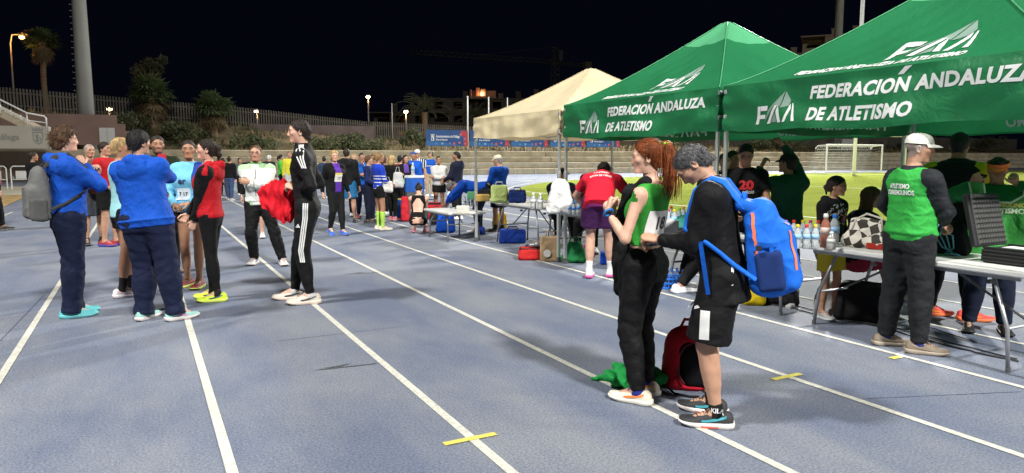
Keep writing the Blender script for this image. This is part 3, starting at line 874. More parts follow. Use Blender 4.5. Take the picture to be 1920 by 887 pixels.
def tent(loc, label, half_x, half_y, eave, peak, vh, colm, capm, seed, printed=False):
    t = empty('canopy_tent', loc); tag(t, label, 'tent')
    hx, hy = half_x, half_y
    corners = [(-hx, -hy), (-hx, hy), (hx, hy), (hx, -hy)]
    sides = [(1, 0), (2, 1), (3, 2), (0, 3)]        # running left to right as seen from outside
    ph = [np.random.RandomState(seed + k).rand(12) for k in range(4)]
    def side_frame(k):
        a, b = np.array(corners[sides[k][0]], float), np.array(corners[sides[k][1]], float)
        L_ = np.linalg.norm(b - a); d = (b - a) / L_; n = np.array([d[1], -d[0]])   # outward
        return a, d, n, L_
    def drape(k, x, v, L_):
        """outward bulge of the valance at x along the side, v down from the eave"""
        p = ph[k]; e = np.clip(np.minimum(x, L_ - x) / .25, 0, 1)
        f = .020 * np.sin(2.1 * x + 7 * v + 6 * p[0]) + .014 * np.sin(6.3 * x - 9 * v + 6 * p[1]) + .008 * np.sin(15 * x + 20 * v * (x / L_ - .5) + 6 * p[2])
        f = f + .006 * np.sin(28 * (v - .12) + 5.0 * (x - L_ * .5) ** 2)
        sw = .045 * (v / vh) * np.sin(math.pi * np.clip(x / L_, 0, 1))
        pull = .02 * np.exp(-((x) / .25) ** 2) * np.sin(30 * v + 3) + .02 * np.exp(-((L_ - x) / .25) ** 2) * np.sin(26 * v)
        f = f * .75
        return (f * e + sw) * np.clip(v / .08, 0, 1) + pull * .6 * np.clip(v / .1, 0, 1) + .006
    def valance(k, x, v, off=0.0):
        a, d, n, L_ = side_frame(k)
        x = np.asarray(x, float); v = np.asarray(v, float)
        b = drape(k, x, v, L_) + off
        dip = .022 * np.sin(math.pi * x / L_) + .012 * np.sin(5 * x + 6 * ph[k][3])
        z = eave - v - dip * (v / vh)
        return np.stack([a[0] + d[0] * x + n[0] * b, a[1] + d[1] * x + n[1] * b, z], -1)
    def roof(k, x, s, off=0.0):
        """x along the eave as a plan distance, s: plan distance inwards as a share of the half width"""
        a, d, n, L_ = side_frame(k)
        depth = hx if abs(n[0]) > .5 else hy
        x = np.asarray(x, float); s = np.asarray(s, float)
        z = eave + (peak - eave) * np.clip(s, 0, 1) ** 1.22
        hipd = np.clip(1 - np.abs(x - L_ / 2) / (L_ / 2 * np.clip(1 - s, .001, 1)), 0, 1)
        z = z - .06 * np.sin(math.pi * np.clip(s, 0, 1)) * np.sin(math.pi / 2 * hipd) 
        z = z + .010 * np.sin(9 * x + 14 * s + 6 * ph[k][4]) * np.sin(math.pi * np.clip(s, 0, 1)) * hipd + .006 * np.sin(23 * x - 31 * s + 6 * ph[k][5]) * hipd * np.clip(s * 5, 0, 1) * np.clip((1 - s) * 4, 0, 1)
        z = z + off
        return np.stack([a[0] + d[0] * x - n[0] * (depth * s - off * .3), a[1] + d[1] * x - n[1] * (depth * s - off * .3), z], -1)
    for k in range(4):
        a, d, n, L_ = side_frame(k)
        mb = MB(); NU, NS = 40, 30
        P = np.zeros((NS + 1, NU + 1, 3))
        for i in range(NS + 1):
            s = i / NS * .985
            x = L_ / 2 + (np.linspace(-1, 1, NU + 1)) * L_ / 2 * (1 - s)
            P[i] = roof(k, x, np.full(NU + 1, s))
        mb.grid(P)
        if capm is not colm:
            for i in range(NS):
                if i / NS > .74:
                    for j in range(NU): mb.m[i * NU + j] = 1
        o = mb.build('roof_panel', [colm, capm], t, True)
        mb = MB()
        xs = np.linspace(0, L_, 84); vs = np.linspace(0, vh, 18)
        X, Vv = np.meshgrid(xs, vs, indexing='ij')
        mb.grid(valance(k, X, Vv)[:, ::-1])
        mb.build('valance', [colm], t, True)
        # hem tape
        mb = MB(); P = np.stack([valance(k, xs, np.full_like(xs, vh - .012), .004), valance(k, xs, np.full_like(xs, vh + .004), .004)], 1)
        mb.grid(P); mb.build('hem', [colm], t, True)
    # roof seams along the hips
    mb = MB()
    for k in range(4):
        a, d, n, L_ = side_frame(k); ss = np.linspace(0, .97, 20)
        pts = roof(k, L_ / 2 - L_ / 2 * (1 - ss), ss, .006); mb.tube(list(pts), .007, 5)
    mb.build('hip_seam', [capm], t, True)
    # frame
    for (cx, cy) in corners:
        x, y = cx * .985, cy * .985
        mb = MB(); mb.box((x, y, .62), (.045, .045, 1.24), bev=.006); lg = mb.build('leg', ALU, t)
        mb = MB(); mb.box((x, y, 1.24 + (eave - 1.30) / 2), (.034, .034, eave - 1.26), bev=.004); mb.build('inner_leg', ALU, lg)
        mb = MB(); mb.box((x, y, .016), (.075, .075, .022), bev=.008); mb.box((x, y, .05), (.05, .05, .05), bev=.004); mb.build('foot_plate', DARKP, lg)
        for zb in (1.25, eave - .30, eave - .05):
            mb = MB(); mb.box((x, y, zb), (.052, .052, .055), bev=.01); mb.build('bracket', GREYP2, lg)
    for k in range(4):
        a, d, n, L_ = side_frame(k)
        for q in range(2):
            for (za, zb) in ((eave - .30, eave - .05), (eave - .05, eave - .30)):
                p0 = a + d * (.03 + q * (L_ / 2 - .03)) - n * .03; p1 = a + d * (L_ / 2 * (q + 1) - .03 * q) - n * .03
                mb = MB(); mb.tube([(*p0, za), (*p1, zb)], .012, 6); mb.build('truss_bar', ALU, t)
    mb = MB(); mb.tube([(0, 0, eave - .25), (0, 0, peak - .03)], .02, 8); mb.build('peak_pole', ALU, t)
    for (cx, cy) in ((-hx, 0), (hx, 0), (0, -hy), (0, hy)):
        mb = MB(); mb.tube([(cx * .98, cy * .98, eave - .30), (0, 0, eave - .22)], .012, 6); mb.build('truss_bar', ALU, t)
    if printed:
        WP = mat('print_white', (.80, .82, .80), rough=.6, var=.06, transl=.25); GP = mat('print_grey', (.26, .37, .31), rough=.6, var=.08, transl=.25); LP = mat('print_pale_green', (.30, .55, .36), rough=.6, transl=.25)
        for k in range(4):
            a, d, n, L_ = side_frame(k)
            letters, sail = logo2d(.46)
            items = []
            V, Fc = text2d('FEDERACION ANDALUZA', .142, .10, .006, .05, spacing=1.06); sc_ = 1.78 / (V[:, 0].max() - V[:, 0].min())
            items.append((V * [sc_, 1.0] + [1.04, -.185], Fc, WP, 'printed_text'))
            V, Fc = poly2d([[(0, 0), (.048, 0), (.115, .055), (.06, .055)]]); items.append((V + [1.04 + 1.78 * .452, -.062], Fc, WP, 'printed_accent'))
            V, Fc = text2d('DE ATLETISMO', .142, .10, .006, .05, spacing=1.06); sc_ = .96 / (V[:, 0].max() - V[:, 0].min())
            items.append((V * [sc_, 1.0] + [1.04, -.365], Fc, WP, 'printed_text'))
            V, Fc = poly2d(letters, .05); items.append((V + [.44, -.37], Fc, WP, 'printed_logo'))
            V, Fc = poly2d(sail, .05); items.append((V + [.44, -.37], Fc, GP, 'printed_logo_sail'))
            for V, Fc, m_, nm in items:
                mb = MB(); off = .005 if m_ is WP else .0035
                x, v = V[:, 0] * L_ / 3.0, np.clip(-V[:, 1], 0, vh)
                mb.add(valance(k, x, v, off), Fc)
                o2 = valance(k, x, v, -off)
                mb.add(o2, [tuple(reversed(f)) for f in Fc])
                mb.build(nm, m_, t, True)
            # on the roof panel
            V, Fc = text2d('FEDERACION ANDALUZA DE ATLETISMO', .10, .1, .006, .05, spacing=1.05); sc_ = 1.50 / (V[:, 0].max() - V[:, 0].min())
            hd = hx if abs(n[0]) > .5 else hy
            mb = MB(); mb.add(roof(k, V[:, 0] * sc_ * 1.0 + L_ / 2 - .75, (V[:, 1] * 1.15 + .12) / hd, .008), Fc); mb.build('printed_text', WP, t, True)
            letters, sail = logo2d(.66)
            for pl, m_, nm, of in ((sail, GP, 'printed_logo_sail', .006), (letters, WP, 'printed_logo', .009)):
                V, Fc = poly2d(pl, .06); mb = MB()
                mb.add(roof(k, V[:, 0] + L_ / 2 + .02, (V[:, 1] * 1.1 + .27) / hd, of), Fc); mb.build(nm, m_, t, True)
    return t

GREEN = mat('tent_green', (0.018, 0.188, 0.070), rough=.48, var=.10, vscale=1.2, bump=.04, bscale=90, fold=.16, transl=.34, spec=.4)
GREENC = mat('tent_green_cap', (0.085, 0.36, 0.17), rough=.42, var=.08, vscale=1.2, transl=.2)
CREAM = mat('tent_cream', (0.70, 0.60, 0.39), rough=.65, var=.07, vscale=1.5, fold=.15, transl=.3, spec=.3)
tent((6.68, 6.98, 0), 'green federation canopy tent with lettered valance, the farther of the two green tents', 1.5, 1.48, 2.17, 3.19, .43, GREEN, GREENC, 11, True)
tent((6.68, 3.93, 0), 'nearest green federation canopy tent, cut by the right edge of the picture', 1.5, 1.5, 2.17, 3.19, .43, GREEN, GREENC, 31, True)
tent((6.62, 9.98, 0), 'cream canopy tent without lettering beyond the green tents', 1.46, 1.42, 2.13, 2.93, .33, CREAM, CREAM, 51, False)
# ================================================================== FIGURES: smooth blended volumes turned into one surface
f32 = np.float32
def vec(*a): return np.array(a, dtype=np.float64)
def unit(v): return v / (np.linalg.norm(v) + 1e-9)
def rot(axis, deg):
    a = R(deg); c, s = math.cos(a), math.sin(a)
    if axis == 'x': return np.array([[1, 0, 0], [0, c, -s], [0, s, c]])
    if axis == 'y': return np.array([[c, 0, s], [0, 1, 0], [-s, 0, c]])
    return np.array([[c, -s, 0], [s, c, 0], [0, 0, 1]])

class Prim:
    def __init__(self, f, k=0.02, tag=0, op='add'): self.f, self.k, self.tag, self.op = f, k, tag, op

def limb(a, b, radii, k=.02, tag=0, flat=(False, False), ell=None, rings=0.0, seed=0, cutz=None):
    """tapering limb from a to b; radii spaced evenly along it; ell=(axis, scale) flattens it"""
    a = np.asarray(a, float); b = np.asarray(b, float); ba = b - a; L2 = float(ba @ ba) + 1e-9; L_ = math.sqrt(L2)
    rt = np.linspace(0, 1, len(radii)); rv = np.asarray(radii, float)
    if rings:
        t_ = ba / L_; u = unit(np.cross(t_, [0.3, 1, .2])); w = np.cross(t_, u); rs = np.random.RandomState(seed).rand(8) * 6.28
    def f(P):
        q = P - a.astype(f32)
        tu = (q @ ba.astype(f32)) / L2
        t = np.clip(tu, 0, 1)
        q = q - t[:, None] * ba.astype(f32)
        if ell is not None:
            n = ell[0].astype(f32); c = q @ n; q = q + (c * (1 / ell[1] - 1))[:, None] * n
        rad = np.interp(t, rt, rv).astype(f32)
        d = np.sqrt((q * q).sum(1)) - rad
        if rings:
            ang = np.arctan2(q @ w.astype(f32), q @ u.astype(f32))
            s = t * L_
            wgt = (.35 + .65 * (np.exp(-((t - 1) / .28) ** 2) + .8 * np.exp(-(t / .25) ** 2))) * np.where(flat[1], np.clip((1 - t) / .10, 0, 1), 1)
            d = d + rings * wgt * ((1.1 - 2.2 * np.abs(np.sin(s * 33 + 1.7 * np.sin(ang + rs[0]) + .9 * np.sin(2 * ang + rs[5]) + rs[1])) ** .8) * .75 + .8 * np.sin(s * 31 + 3.0 * np.sin(ang + rs[2]) + rs[3]) + .6 * np.sin(ang * 2 + s * 14 + rs[4])).astype(f32)
        if flat[0]: d = np.maximum(d, -tu * L_)
        if flat[1]: d = np.maximum(d, (tu - 1) * L_)
        return d
    return Prim(f, k, tag)

def ellipsoid(c, r, k=.02, tag=0, M=None, op='add'):
    c = np.asarray(c, f32); r = np.asarray(r, f32)
    Mi = None if M is None else np.asarray(M, f32)
    rm = float(r.min())
    def f(P):
        q = P - c
        if Mi is not None: q = q @ Mi
        n = np.sqrt(((q / r) ** 2).sum(1)); n2 = np.sqrt(((q / (r * r)) ** 2).sum(1)) + 1e-6
        return n * (n - 1) / n2
    return Prim(f, k, tag, op)

def loft(o, M, prof, k=.02, tag=0, zlo=None, zhi=None, ex=2.4):
    """body trunk: prof rows (z, half width, front depth, back depth, forward shift) in its own frame"""
    pr = np.asarray(prof, float); o = np.asarray(o, f32); M = np.asarray(M, f32)
    def f(P):
        q = (P - o) @ M
        z = q[:, 2]
        zc = np.clip(z, pr[0, 0], pr[-1, 0])
        w = np.interp(zc, pr[:, 0], pr[:, 1]).astype(f32); df = np.interp(zc, pr[:, 0], pr[:, 2]).astype(f32); db = np.interp(zc, pr[:, 0], pr[:, 3]).astype(f32)
        y = q[:, 1] - np.interp(zc, pr[:, 0], pr[:, 4]).astype(f32)
        dep = np.where(y > 0, df, db)
        rho = ((np.abs(q[:, 0]) / w) ** ex + (np.abs(y) / dep) ** ex) ** (1 / ex)
        d = (rho - 1) * np.minimum(w, dep)
        lo = pr[0, 0] if zlo is None else zlo; hi = pr[-1, 0] if zhi is None else zhi
        d = np.maximum(d, np.maximum(z - hi, lo - z))
        return d
    return Prim(f, k, tag)

def sdf(prims, P, want_tag=False):
    P = P.astype(f32); D = None
    if want_tag: best = np.full(len(P), 9.0, f32); tg = np.zeros(len(P), np.int32)
    for p in prims:
        d = p.f(P).astype(f32)
        if want_tag and p.op == 'add':
            m = d < best; best[m] = d[m]; tg[m] = p.tag
        if D is None: D = d; continue
        if p.op == 'add':
            h = np.maximum(p.k - np.abs(D - d), 0) / p.k
            D = np.minimum(D, d) - h * h * p.k * .25
        elif p.op == 'sub':
            h = np.maximum(p.k - np.abs(D + d), 0) / p.k
            D = np.maximum(D, -d) + h * h * p.k * .25
        elif p.op == 'cut':
            D = np.maximum(D, d)
        elif p.op == 'warp':
            D = D + d
    return (D, tg) if want_tag else D

_EDG = [(0, 1), (2, 3), (4, 5), (6, 7), (0, 2), (1, 3), (4, 6), (5, 7), (0, 4), (1, 5), (2, 6), (3, 7)]
_OFF = np.array([[(c >> 0) & 1, (c >> 1) & 1, (c >> 2) & 1] for c in range(8)])
def surface(prims, lo, hi, res):
    """surface of the blended volume on a grid of the given cell size: vertices, quads"""
    lo = np.asarray(lo, float); hi = np.asarray(hi, float)
    B = 5
    nb = np.maximum(1, np.ceil((hi - lo) / (res * B)).astype(int)); n = nb * B + 1
    bc = [lo[i] + (np.arange(nb[i]) + .5) * B * res for i in range(3)]
    C = np.stack(np.meshgrid(*bc, indexing='ij'), -1).reshape(-1, 3)
    dc = sdf(prims, C).reshape(nb)
    near = np.abs(dc) < B * res * 1.35
    D = np.full(n, .5, f32)
    ins = np.repeat(np.repeat(np.repeat(dc < 0, B, 0), B, 1), B, 2)
    D[:-1, :-1, :-1][ins] = -.5
    bi = np.argwhere(near)
    if len(bi) == 0: return np.zeros((0, 3)), np.zeros((0, 4), int)
    g = np.stack(np.meshgrid(*[np.arange(B + 1)] * 3, indexing='ij'), -1).reshape(-1, 3)
    idx = (bi[:, None, :] * B + g[None]).reshape(-1, 3)
    key = np.unique((idx[:, 0] * n[1] + idx[:, 1]) * n[2] + idx[:, 2])
    pts = np.stack(np.unravel_index(key, n), -1)
    val = sdf(prims, lo + pts * res)
    D.ravel()[key] = val
    I = D < 0
    cnt = np.zeros(n - 1, np.int8)
    for o in _OFF: cnt += I[o[0]:n[0] - 1 + o[0], o[1]:n[1] - 1 + o[1], o[2]:n[2] - 1 + o[2]]
    cells = np.argwhere((cnt > 0) & (cnt < 8))
    if len(cells) == 0: return np.zeros((0, 3)), np.zeros((0, 4), int)
    cv = np.stack([D[cells[:, 0] + o[0], cells[:, 1] + o[1], cells[:, 2] + o[2]] for o in _OFF], 1)
    acc = np.zeros((len(cells), 3)); num = np.zeros(len(cells))
    for a, b in _EDG:
        da, db = cv[:, a], cv[:, b]; m = (da < 0) != (db < 0)
        t = np.where(m, da / np.where(m, da - db, 1), 0)
        p = _OFF[a] + (_OFF[b] - _OFF[a]) * t[:, None]
        acc += p * m[:, None]; num += m
    V = lo + (cells + acc / num[:, None]) * res
    cid = np.full(n - 1, -1, np.int32); cid[cells[:, 0], cells[:, 1], cells[:, 2]] = np.arange(len(cells))
    Q = []
    for ax in range(3):
        u, v = (ax + 1) % 3, (ax + 2) % 3
        sl0 = [slice(None)] * 3; sl1 = [slice(None)] * 3
        sl0[ax] = slice(0, n[ax] - 1); sl1[ax] = slice(1, n[ax])
        ch = I[tuple(sl0)] != I[tuple(sl1)]
        e = np.argwhere(ch)
        e = e[(e[:, u] > 0) & (e[:, v] > 0) & (e[:, u] < n[u] - 1) & (e[:, v] < n[v] - 1)]
        if len(e) == 0: continue
        s = I[e[:, 0], e[:, 1], e[:, 2]]
        def cell(du, dv):
            q = e.copy(); q[:, u] -= du; q[:, v] -= dv
            return cid[q[:, 0], q[:, 1], q[:, 2]]
        q4 = np.stack([cell(1, 1), cell(0, 1), cell(0, 0), cell(1, 0)], 1)
        q4 = np.where(s[:, None], q4, q4[:, ::-1])
        Q.append(q4[(q4 >= 0).all(1)])
    return V, np.concatenate(Q) if Q else np.zeros((0, 4), int)

def np_mesh(name, V, Q, mi=None, col=None, smooth=True):
    me = bpy.data.meshes.new(name)
    V = np.asarray(V, f32); Q = np.asarray(Q, np.int32)
    me.vertices.add(len(V)); me.vertices.foreach_set('co', V.ravel())
    me.loops.add(Q.size); me.loops.foreach_set('vertex_index', Q.ravel())
    me.polygons.add(len(Q)); me.polygons.foreach_set('loop_start', np.arange(len(Q), dtype=np.int32) * 4)
    if mi is not None: me.polygons.foreach_set('material_index', np.asarray(mi, np.int32))
    if smooth: me.polygons.foreach_set('use_smooth', np.ones(len(Q), bool))
    if col is not None:
        at = me.color_attributes.new('col', 'FLOAT_COLOR', 'POINT')
        at.data.foreach_set('color', np.concatenate([col, np.ones((len(V), 1))], 1).astype(f32).ravel())
    me.update(calc_edges=True); me.validate()
    return me

def bounds(pts, m): 
    p = np.asarray(pts); return p.min(0) - m, p.max(0) + m

def ik(a, c, l1, l2, pole):
    """middle joint between a and c; returns joint and reachable end"""
    d = c - a; D = np.linalg.norm(d); mx = (l1 + l2) * .999
    if D > mx: c = a + d / D * mx; d = c - a; D = mx
    D = max(D, abs(l1 - l2) + .01)
    x = (l1 * l1 - l2 * l2 + D * D) / (2 * D); h = math.sqrt(max(0, l1 * l1 - x * x))
    dn = unit(d); p = pole - dn * (pole @ dn); p = unit(p)
    return a + dn * x + p * h, c

SKIN = {}
def skin_mat():
    return mat('skin', (.5, .3, .2), rough=.5, var=.07, vscale=25, bump=.06, bscale=300, attr=True, spec=.4, sss=.06)
TONES = dict(fair=(.56, .33, .235), mid=(.46, .255, .165), tan=(.36, .185, .11), dark=(.25, .125, .07))
HAIRC = dict(black=(.010, .009, .009), dark=(.022, .014, .010), brown=(.085, .042, .018), auburn=(.20, .050, .012), blonde=(.36, .235, .10), darkblonde=(.20, .12, .05), grey=(.16, .155, .15), salt=(.085, .085, .088), white=(.55, .55, .53))
def hair_mat(c):
    return mat('hair_' + c, HAIRC[c], rough=.58, var=.55, vscale=30, stretch=(1, 1, .15), bump=.6, bscale=110, spec=.3)

def shoe_meshes():
    st = [(-.088, .016, .058), (-.080, .029, .082), (-.060, .035, .096), (-.030, .037, .092), (.000, .037, .088), (.025, .038, .098), (.050, .040, .090), (.080, .043, .072), (.110, .047, .058), (.140, .048, .051), (.165, .044, .046), (.185, .034, .041), (.198, .016, .034)]
    n = 14
    def up(): 
        P = np.zeros((len(st), n, 3))
        for i, (y, w, h) in enumerate(st):
            for j in range(n):
                a = math.pi * j / (n - 1); c, s = math.cos(a), max(0.0, math.sin(a))
                lift = .010 * max(0, (y - .11) / .09) ** 2
                w2 = w * (1.0 if s < .5 else 1 - .35 * (s - .5) * (1 if y < .06 else .3))
                asym = .004 * (y / .15)
                P[i, j] = (w2 * np.sign(c) * abs(c) ** .75 + asym, y, .022 + lift + (h - .022) * s ** .8)
        return P
    P = up(); mb = MB(); mb.grid(P)
    mb.add(list(P[0]), [tuple(range(n))]); mb.add(list(P[-1]), [tuple(range(n - 1, -1, -1))])
    U = mb.mesh('shoe_upper', True)
    mb = MB(); k = 26; rings = []
    ys = np.array([s[0] for s in st]); ws = np.array([s[1] for s in st])
    out = [( ws[i] + .006, ys[i]) for i in range(len(st))] + [(-ws[i] - .006, ys[i]) for i in range(len(st) - 1, -1, -1)]
    out = [(x + .004 * (y / .15), y * 1.03 - (.004 if y < -.07 else 0)) for x, y in out]; k = len(out)
    V = []
    for lev, (ins, zf) in enumerate(((.010, 0), (.002, .25), (0, .8), (.004, 1))):
        for (x, y) in out:
            rock = .020 * max(0, (y - .09) / .11) ** 2 + .008 * max(0, (-y - .05) / .04) ** 2
            th = .036 - .010 * (y + .09) / .29
            V.append((x * (1 - ins / .05), y * (1 - ins / .2), rock * (1 - zf * .6) + th * zf))
    Fc = [(l * k + q, l * k + (q + 1) % k, (l + 1) * k + (q + 1) % k, (l + 1) * k + q) for l in range(3) for q in range(k)]
    Fc += [tuple(range(k - 1, -1, -1)), tuple(3 * k + q for q in range(k))]
    mb.add(V, Fc); S = mb.mesh('shoe_sole', True)
    mb = MB()
    for i in range(5):
        y = .035 + i * .017; z = np.interp(y, ys, [s[2] for s in st]) + .003
        mb.tube([(-.022, y - .006, z - .010), (-.010, y, z - .001), (.010, y + .004, z - .001), (.022, y + .008, z - .010)], .0035, 5)
    mb.tube([(0, .03, .100), (-.018, .045, .099), (-.03, .06, .085)], .003, 5); mb.tube([(0, .03, .100), (.018, .045, .099), (.028, .062, .083)], .003, 5)
    L_ = mb.mesh('shoe_laces', True)
    # side flash: a swept band standing just proud of the upper
    mb = MB()
    for sg in (-1, 1):
        P = np.zeros((7, 2, 3))
        for i in range(7):
            t = i / 6; y = -.05 + .13 * t; z0 = .036 + .030 * (1 - t) ** 2; wdt = .016 * (1 - .6 * abs(t - .45))
            for q in (0, 1):
                z = z0 + wdt * q; w = np.interp(y, ys, ws); h = np.interp(y, ys, [s[2] for s in st])
                s_ = min(.98, max(.02, (z - .022) / (h - .022))) ** 1.25
                P[i, q] = (sg * (w * (1 - s_ * s_) ** .375 + .003) * (1 if s_ < .5 else 1 - .35 * (s_ - .5) * (1 if y < .06 else .3)) + .004 * y / .15, y, z)
        mb.grid(P if sg > 0 else P[:, ::-1])
    Fl = mb.mesh('shoe_flash', True)
    return U, S, L_, Fl
SHOE = shoe_meshes()

class Person: pass

def hand_prims(w, d, n, side, s, curl, fist=0.0, tag=0, spread=1.0):
    """w wrist, d direction of the fingers, n palm normal (where the fingers curl to), side=+1 thumb side vector sign"""
    d = unit(d); n = unit(n - d * (n @ d)); t = np.cross(d, n) * side      # t points to the thumb
    pr = [limb(w - d * .01 * s, w + d * .085 * s, [.024 * s, .036 * s, .040 * s], .012 * s, tag, ell=(n, .42))]
    for i, (off, ln) in enumerate(((.030, .92), (.010, 1.0), (-.010, .94), (-.029, .76))):
        p = w + d * .085 * s + t * off * s * spread; dd = unit(d + t * off * 1.2 * spread); a = 0
        for j, l in enumerate((.044, .027, .022)):
            a += R(curl * (1.0, 1.15, .8)[j] + i * 2)
            q = p + (dd * math.cos(a) + n * math.sin(a)) * l * ln * s
            pr.append(limb(p, q, [.0095 * s - .0008 * j, .0085 * s - .0008 * j], .006 * s, tag)); p = q
    b = w + d * .022 * s + t * .022 * s + n * .006 * s
    m = b + unit(d * .75 + t * .75 + n * .35) * .045 * s; e = m + unit(d * .95 + t * .2 + n * .45) * .032 * s; e2 = e + unit(d * .95 - t * .1 + n * .5) * .022 * s
    pr += [limb(b, m, [.014 * s, .0105 * s], .014 * s, tag), limb(m, e, [.0105 * s, .0092 * s], .005 * s, tag), limb(e, e2, [.0092 * s, .008 * s], .005 * s, tag)]
    return pr

def person(label, px, py, H, face, sex='m', res=.011, tone='mid', girth=1.0, belly=0.0, feet=None, hip=(0, 0, 0), lean=(0, 0, 0), hands=None, head=(0, 0, 0),
           top=None, bottom=None, shoes=((.8, .8, .8), (.8, .8, .8)), sock=None, hair=('short', 'dark'), seed=0, beard=0.0, pos=None, group=None, over=None, hand_curl=(25, 25), hand_dirs=None, seat=None, elbows=None, glasses=False, hat=None, vest=None, cat='person'):
    s = H / 1.75
    pr = Person(); pr.s = s; pr.hairs = []
    g = G(px, py) if pos is None else np.array([pos[0], pos[1], 0.0])
    az = ray_az(px) + R(face)                     # compass bearing of the facing direction
    root = empty('person', g, -az); tag(root, label, cat, group)
    pr.root = root
    rs = np.random.RandomState(seed + 100)
    wm = 1.0 if sex == 'm' else .90
    # ---- skeleton (person frame: x right, y front, z up)
    feet = feet or ((-.10, .0, 8), (.10, .0, 8))           # left, right: x, y, toe-out
    pz = (.95 - hip[2]) * s
    pel = vec(hip[0] * s, hip[1] * s, pz)
    T = rot('z', -lean[2]) @ rot('y', lean[1]) @ rot('x', -lean[0])
    Tp = rot('z', -lean[2] * .4) @ rot('y', lean[1] * .4) @ rot('x', -lean[0] * .45)
    tw = lambda x, y, z: pel + T @ (vec(x, y, z) * s)
    pw_ = lambda x, y, z: pel + Tp @ (vec(x, y, z) * s)
    neck = tw(0, -.015, .50); shw = .182 * wm * (1 + (girth - 1) * .45)
    shL, shR = tw(-shw, -.012, .448), tw(shw, -.012, .448)
    Hd = rot('z', -head[0]) @ rot('x', -head[1]) @ rot('y', head[2])
    Nk = T
    hs = s ** .55 * (1.0 if sex == 'm' else .96)
    hc = neck + (T @ vec(0, .010, .072) + Hd @ vec(0, .022, .108)) * s ** .8
    cm = .0098 * hs
    hipj = [pw_(-.088, 0, -.03), pw_(.088, 0, -.03)]
    legs = []
    for i, (fx, fy, ty) in enumerate([f[:3] for f in feet]):
        fz = feet[i][3] if len(feet[i]) > 3 else 0.0
        ank = vec(fx * s, fy * s - .0, (.082 + fz) * s)
        tsg = -1 if i == 0 else 1
        fdir = vec(math.sin(R(ty)) * tsg, math.cos(R(ty)), 0)
        kn, ank2 = ik(hipj[i], ank, .425 * s, .415 * s, vec(fdir[0] * .6, 1.0, .0) if seat is None else seat[i])
        legs.append((hipj[i], kn, ank2, fdir, fz))
    hands = hands or ((-.25, .03, .80), (.25, .03, .80))
    arms = []
    for i, sh in enumerate((shL, shR)):
        if hands[i][0] == 'px':
            _, hx_, hy_, hz_ = hands[i]; wp = np.array([0, 0, CAMH]) + (_F + _Rr * ((hx_ - CX) / FPX) + _U * ((CY - hy_) / FPX)) * hz_ - g
            ca_, sa_ = math.cos(az), math.sin(az); tgt = vec(ca_ * wp[0] - sa_ * wp[1], sa_ * wp[0] + ca_ * wp[1], wp[2])
        else: tgt = vec(*hands[i]) * s
        sg = -1 if i == 0 else 1
        pole = vec(sg * .6, -1, -.35) if elbows is None or elbows[i] is None else vec(*elbows[i])
        el, wr = ik(sh, tgt, .295 * s, .255 * s, pole)
        arms.append((sh, el, wr))
    pr.arms, pr.legs, pr.T, pr.tw, pr.hc, pr.Hd, pr.cm, pr.pel = arms, legs, T, tw, hc, Hd, cm, pel
    g1 = girth
    hw = 1.0 if sex == 'm' else 1.05
    wa = 1.0 if sex == 'm' else .90
    gz = lambda z: 1 + (g1 - 1) * (1.0 if z < .28 else .45)
    W = lambda rows: [(z * s, w * s * gz(z), df * s * (gz(z) + belly * (1 if .0 <= z <= .26 else .35)), db * s * gz(z), c * s) for z, w, df, db, c in rows]
    trunk = [(-.12, .125 * hw, .080, .095, 0), (-.06, .158 * hw, .092, .112, -.004), (.0, .165 * hw, .098, .112, 0), (.08, .150 * wa * (1.02), .098, .092, .004), (.15, .142 * wa, .095, .088, .006), (.25, .150 * wa, .102, .098, .006), (.34, .160 * wm, .110, .108, .002), (.40, .156 * wm, .102, .108, -.004), (.445, .132 * wm, .085, .098, -.010), (.485, .086, .064, .078, -.015), (.525, .058, .052, .058, -.015)]
    # ---- body
    bp = [loft(pel, T, W(trunk), .05 * s)]
    for sh in (shL, shR): bp.append(limb(tw(0, -.015, .470), sh, [.045 * s, .046 * s * gz(1)], .06 * s))
    if sex == 'f':
        for q in (-1, 1): bp.append(ellipsoid(tw(q * .072 * g1, .085 * g1, .335), vec(.062, .052, .062) * s * g1, .05 * s))
    for sh, el, wr in arms:
        bp.append(limb(sh, el, [.046 * s * g1 * wm, .044 * s * g1 * wm, .037 * s * g1 * wm], .04 * s))
        bp.append(limb(el, wr, [.038 * s * g1 * wm, .040 * s * g1 * wm, .032 * s * wm, .026 * s * wm], .02 * s))
    for i, (hj, kn, an, fd, fz) in enumerate(legs):
        bp.append(limb(hj, kn, [.088 * s * g1, .082 * s * g1, .066 * s * g1, .056 * s * g1], .05 * s))
        back = unit(np.cross(kn - an, np.cross(fd, kn - an))) * -1
        bp.append(limb(kn, an, [.054 * s * g1, .050 * s * g1, .041 * s * g1, .034 * s], .02 * s))
        if back @ fd > 0: back = -back
        cf = kn * .70 + an * .30 + back * .022 * s
        bp.append(limb(kn * .86 + an * .14 + back * .012 * s, kn * .45 + an * .55 + back * .008 * s, [.040 * s * g1, .047 * s * g1, .036 * s * g1], .04 * s))
        bp.append(limb(an, an + fd * .13 * s - vec(0, 0, .045 * s), [.034 * s, .036 * s, .026 * s], .03 * s))
    hd = lambda x, y, z: hc + Hd @ (vec(x, y, z) * cm)
    # head and neck
    nk = [limb(neck - T @ vec(0, 0, .03) * s, hd(0, -1.6, -5), [.066 * s * (1 if sex == 'm' else .86), .058 * s * (1 if sex == 'm' else .84), .056 * s * (1 if sex == 'm' else .84)], .03)]
    M = Hd
    face_w = 1.0 if sex == 'm' else .95
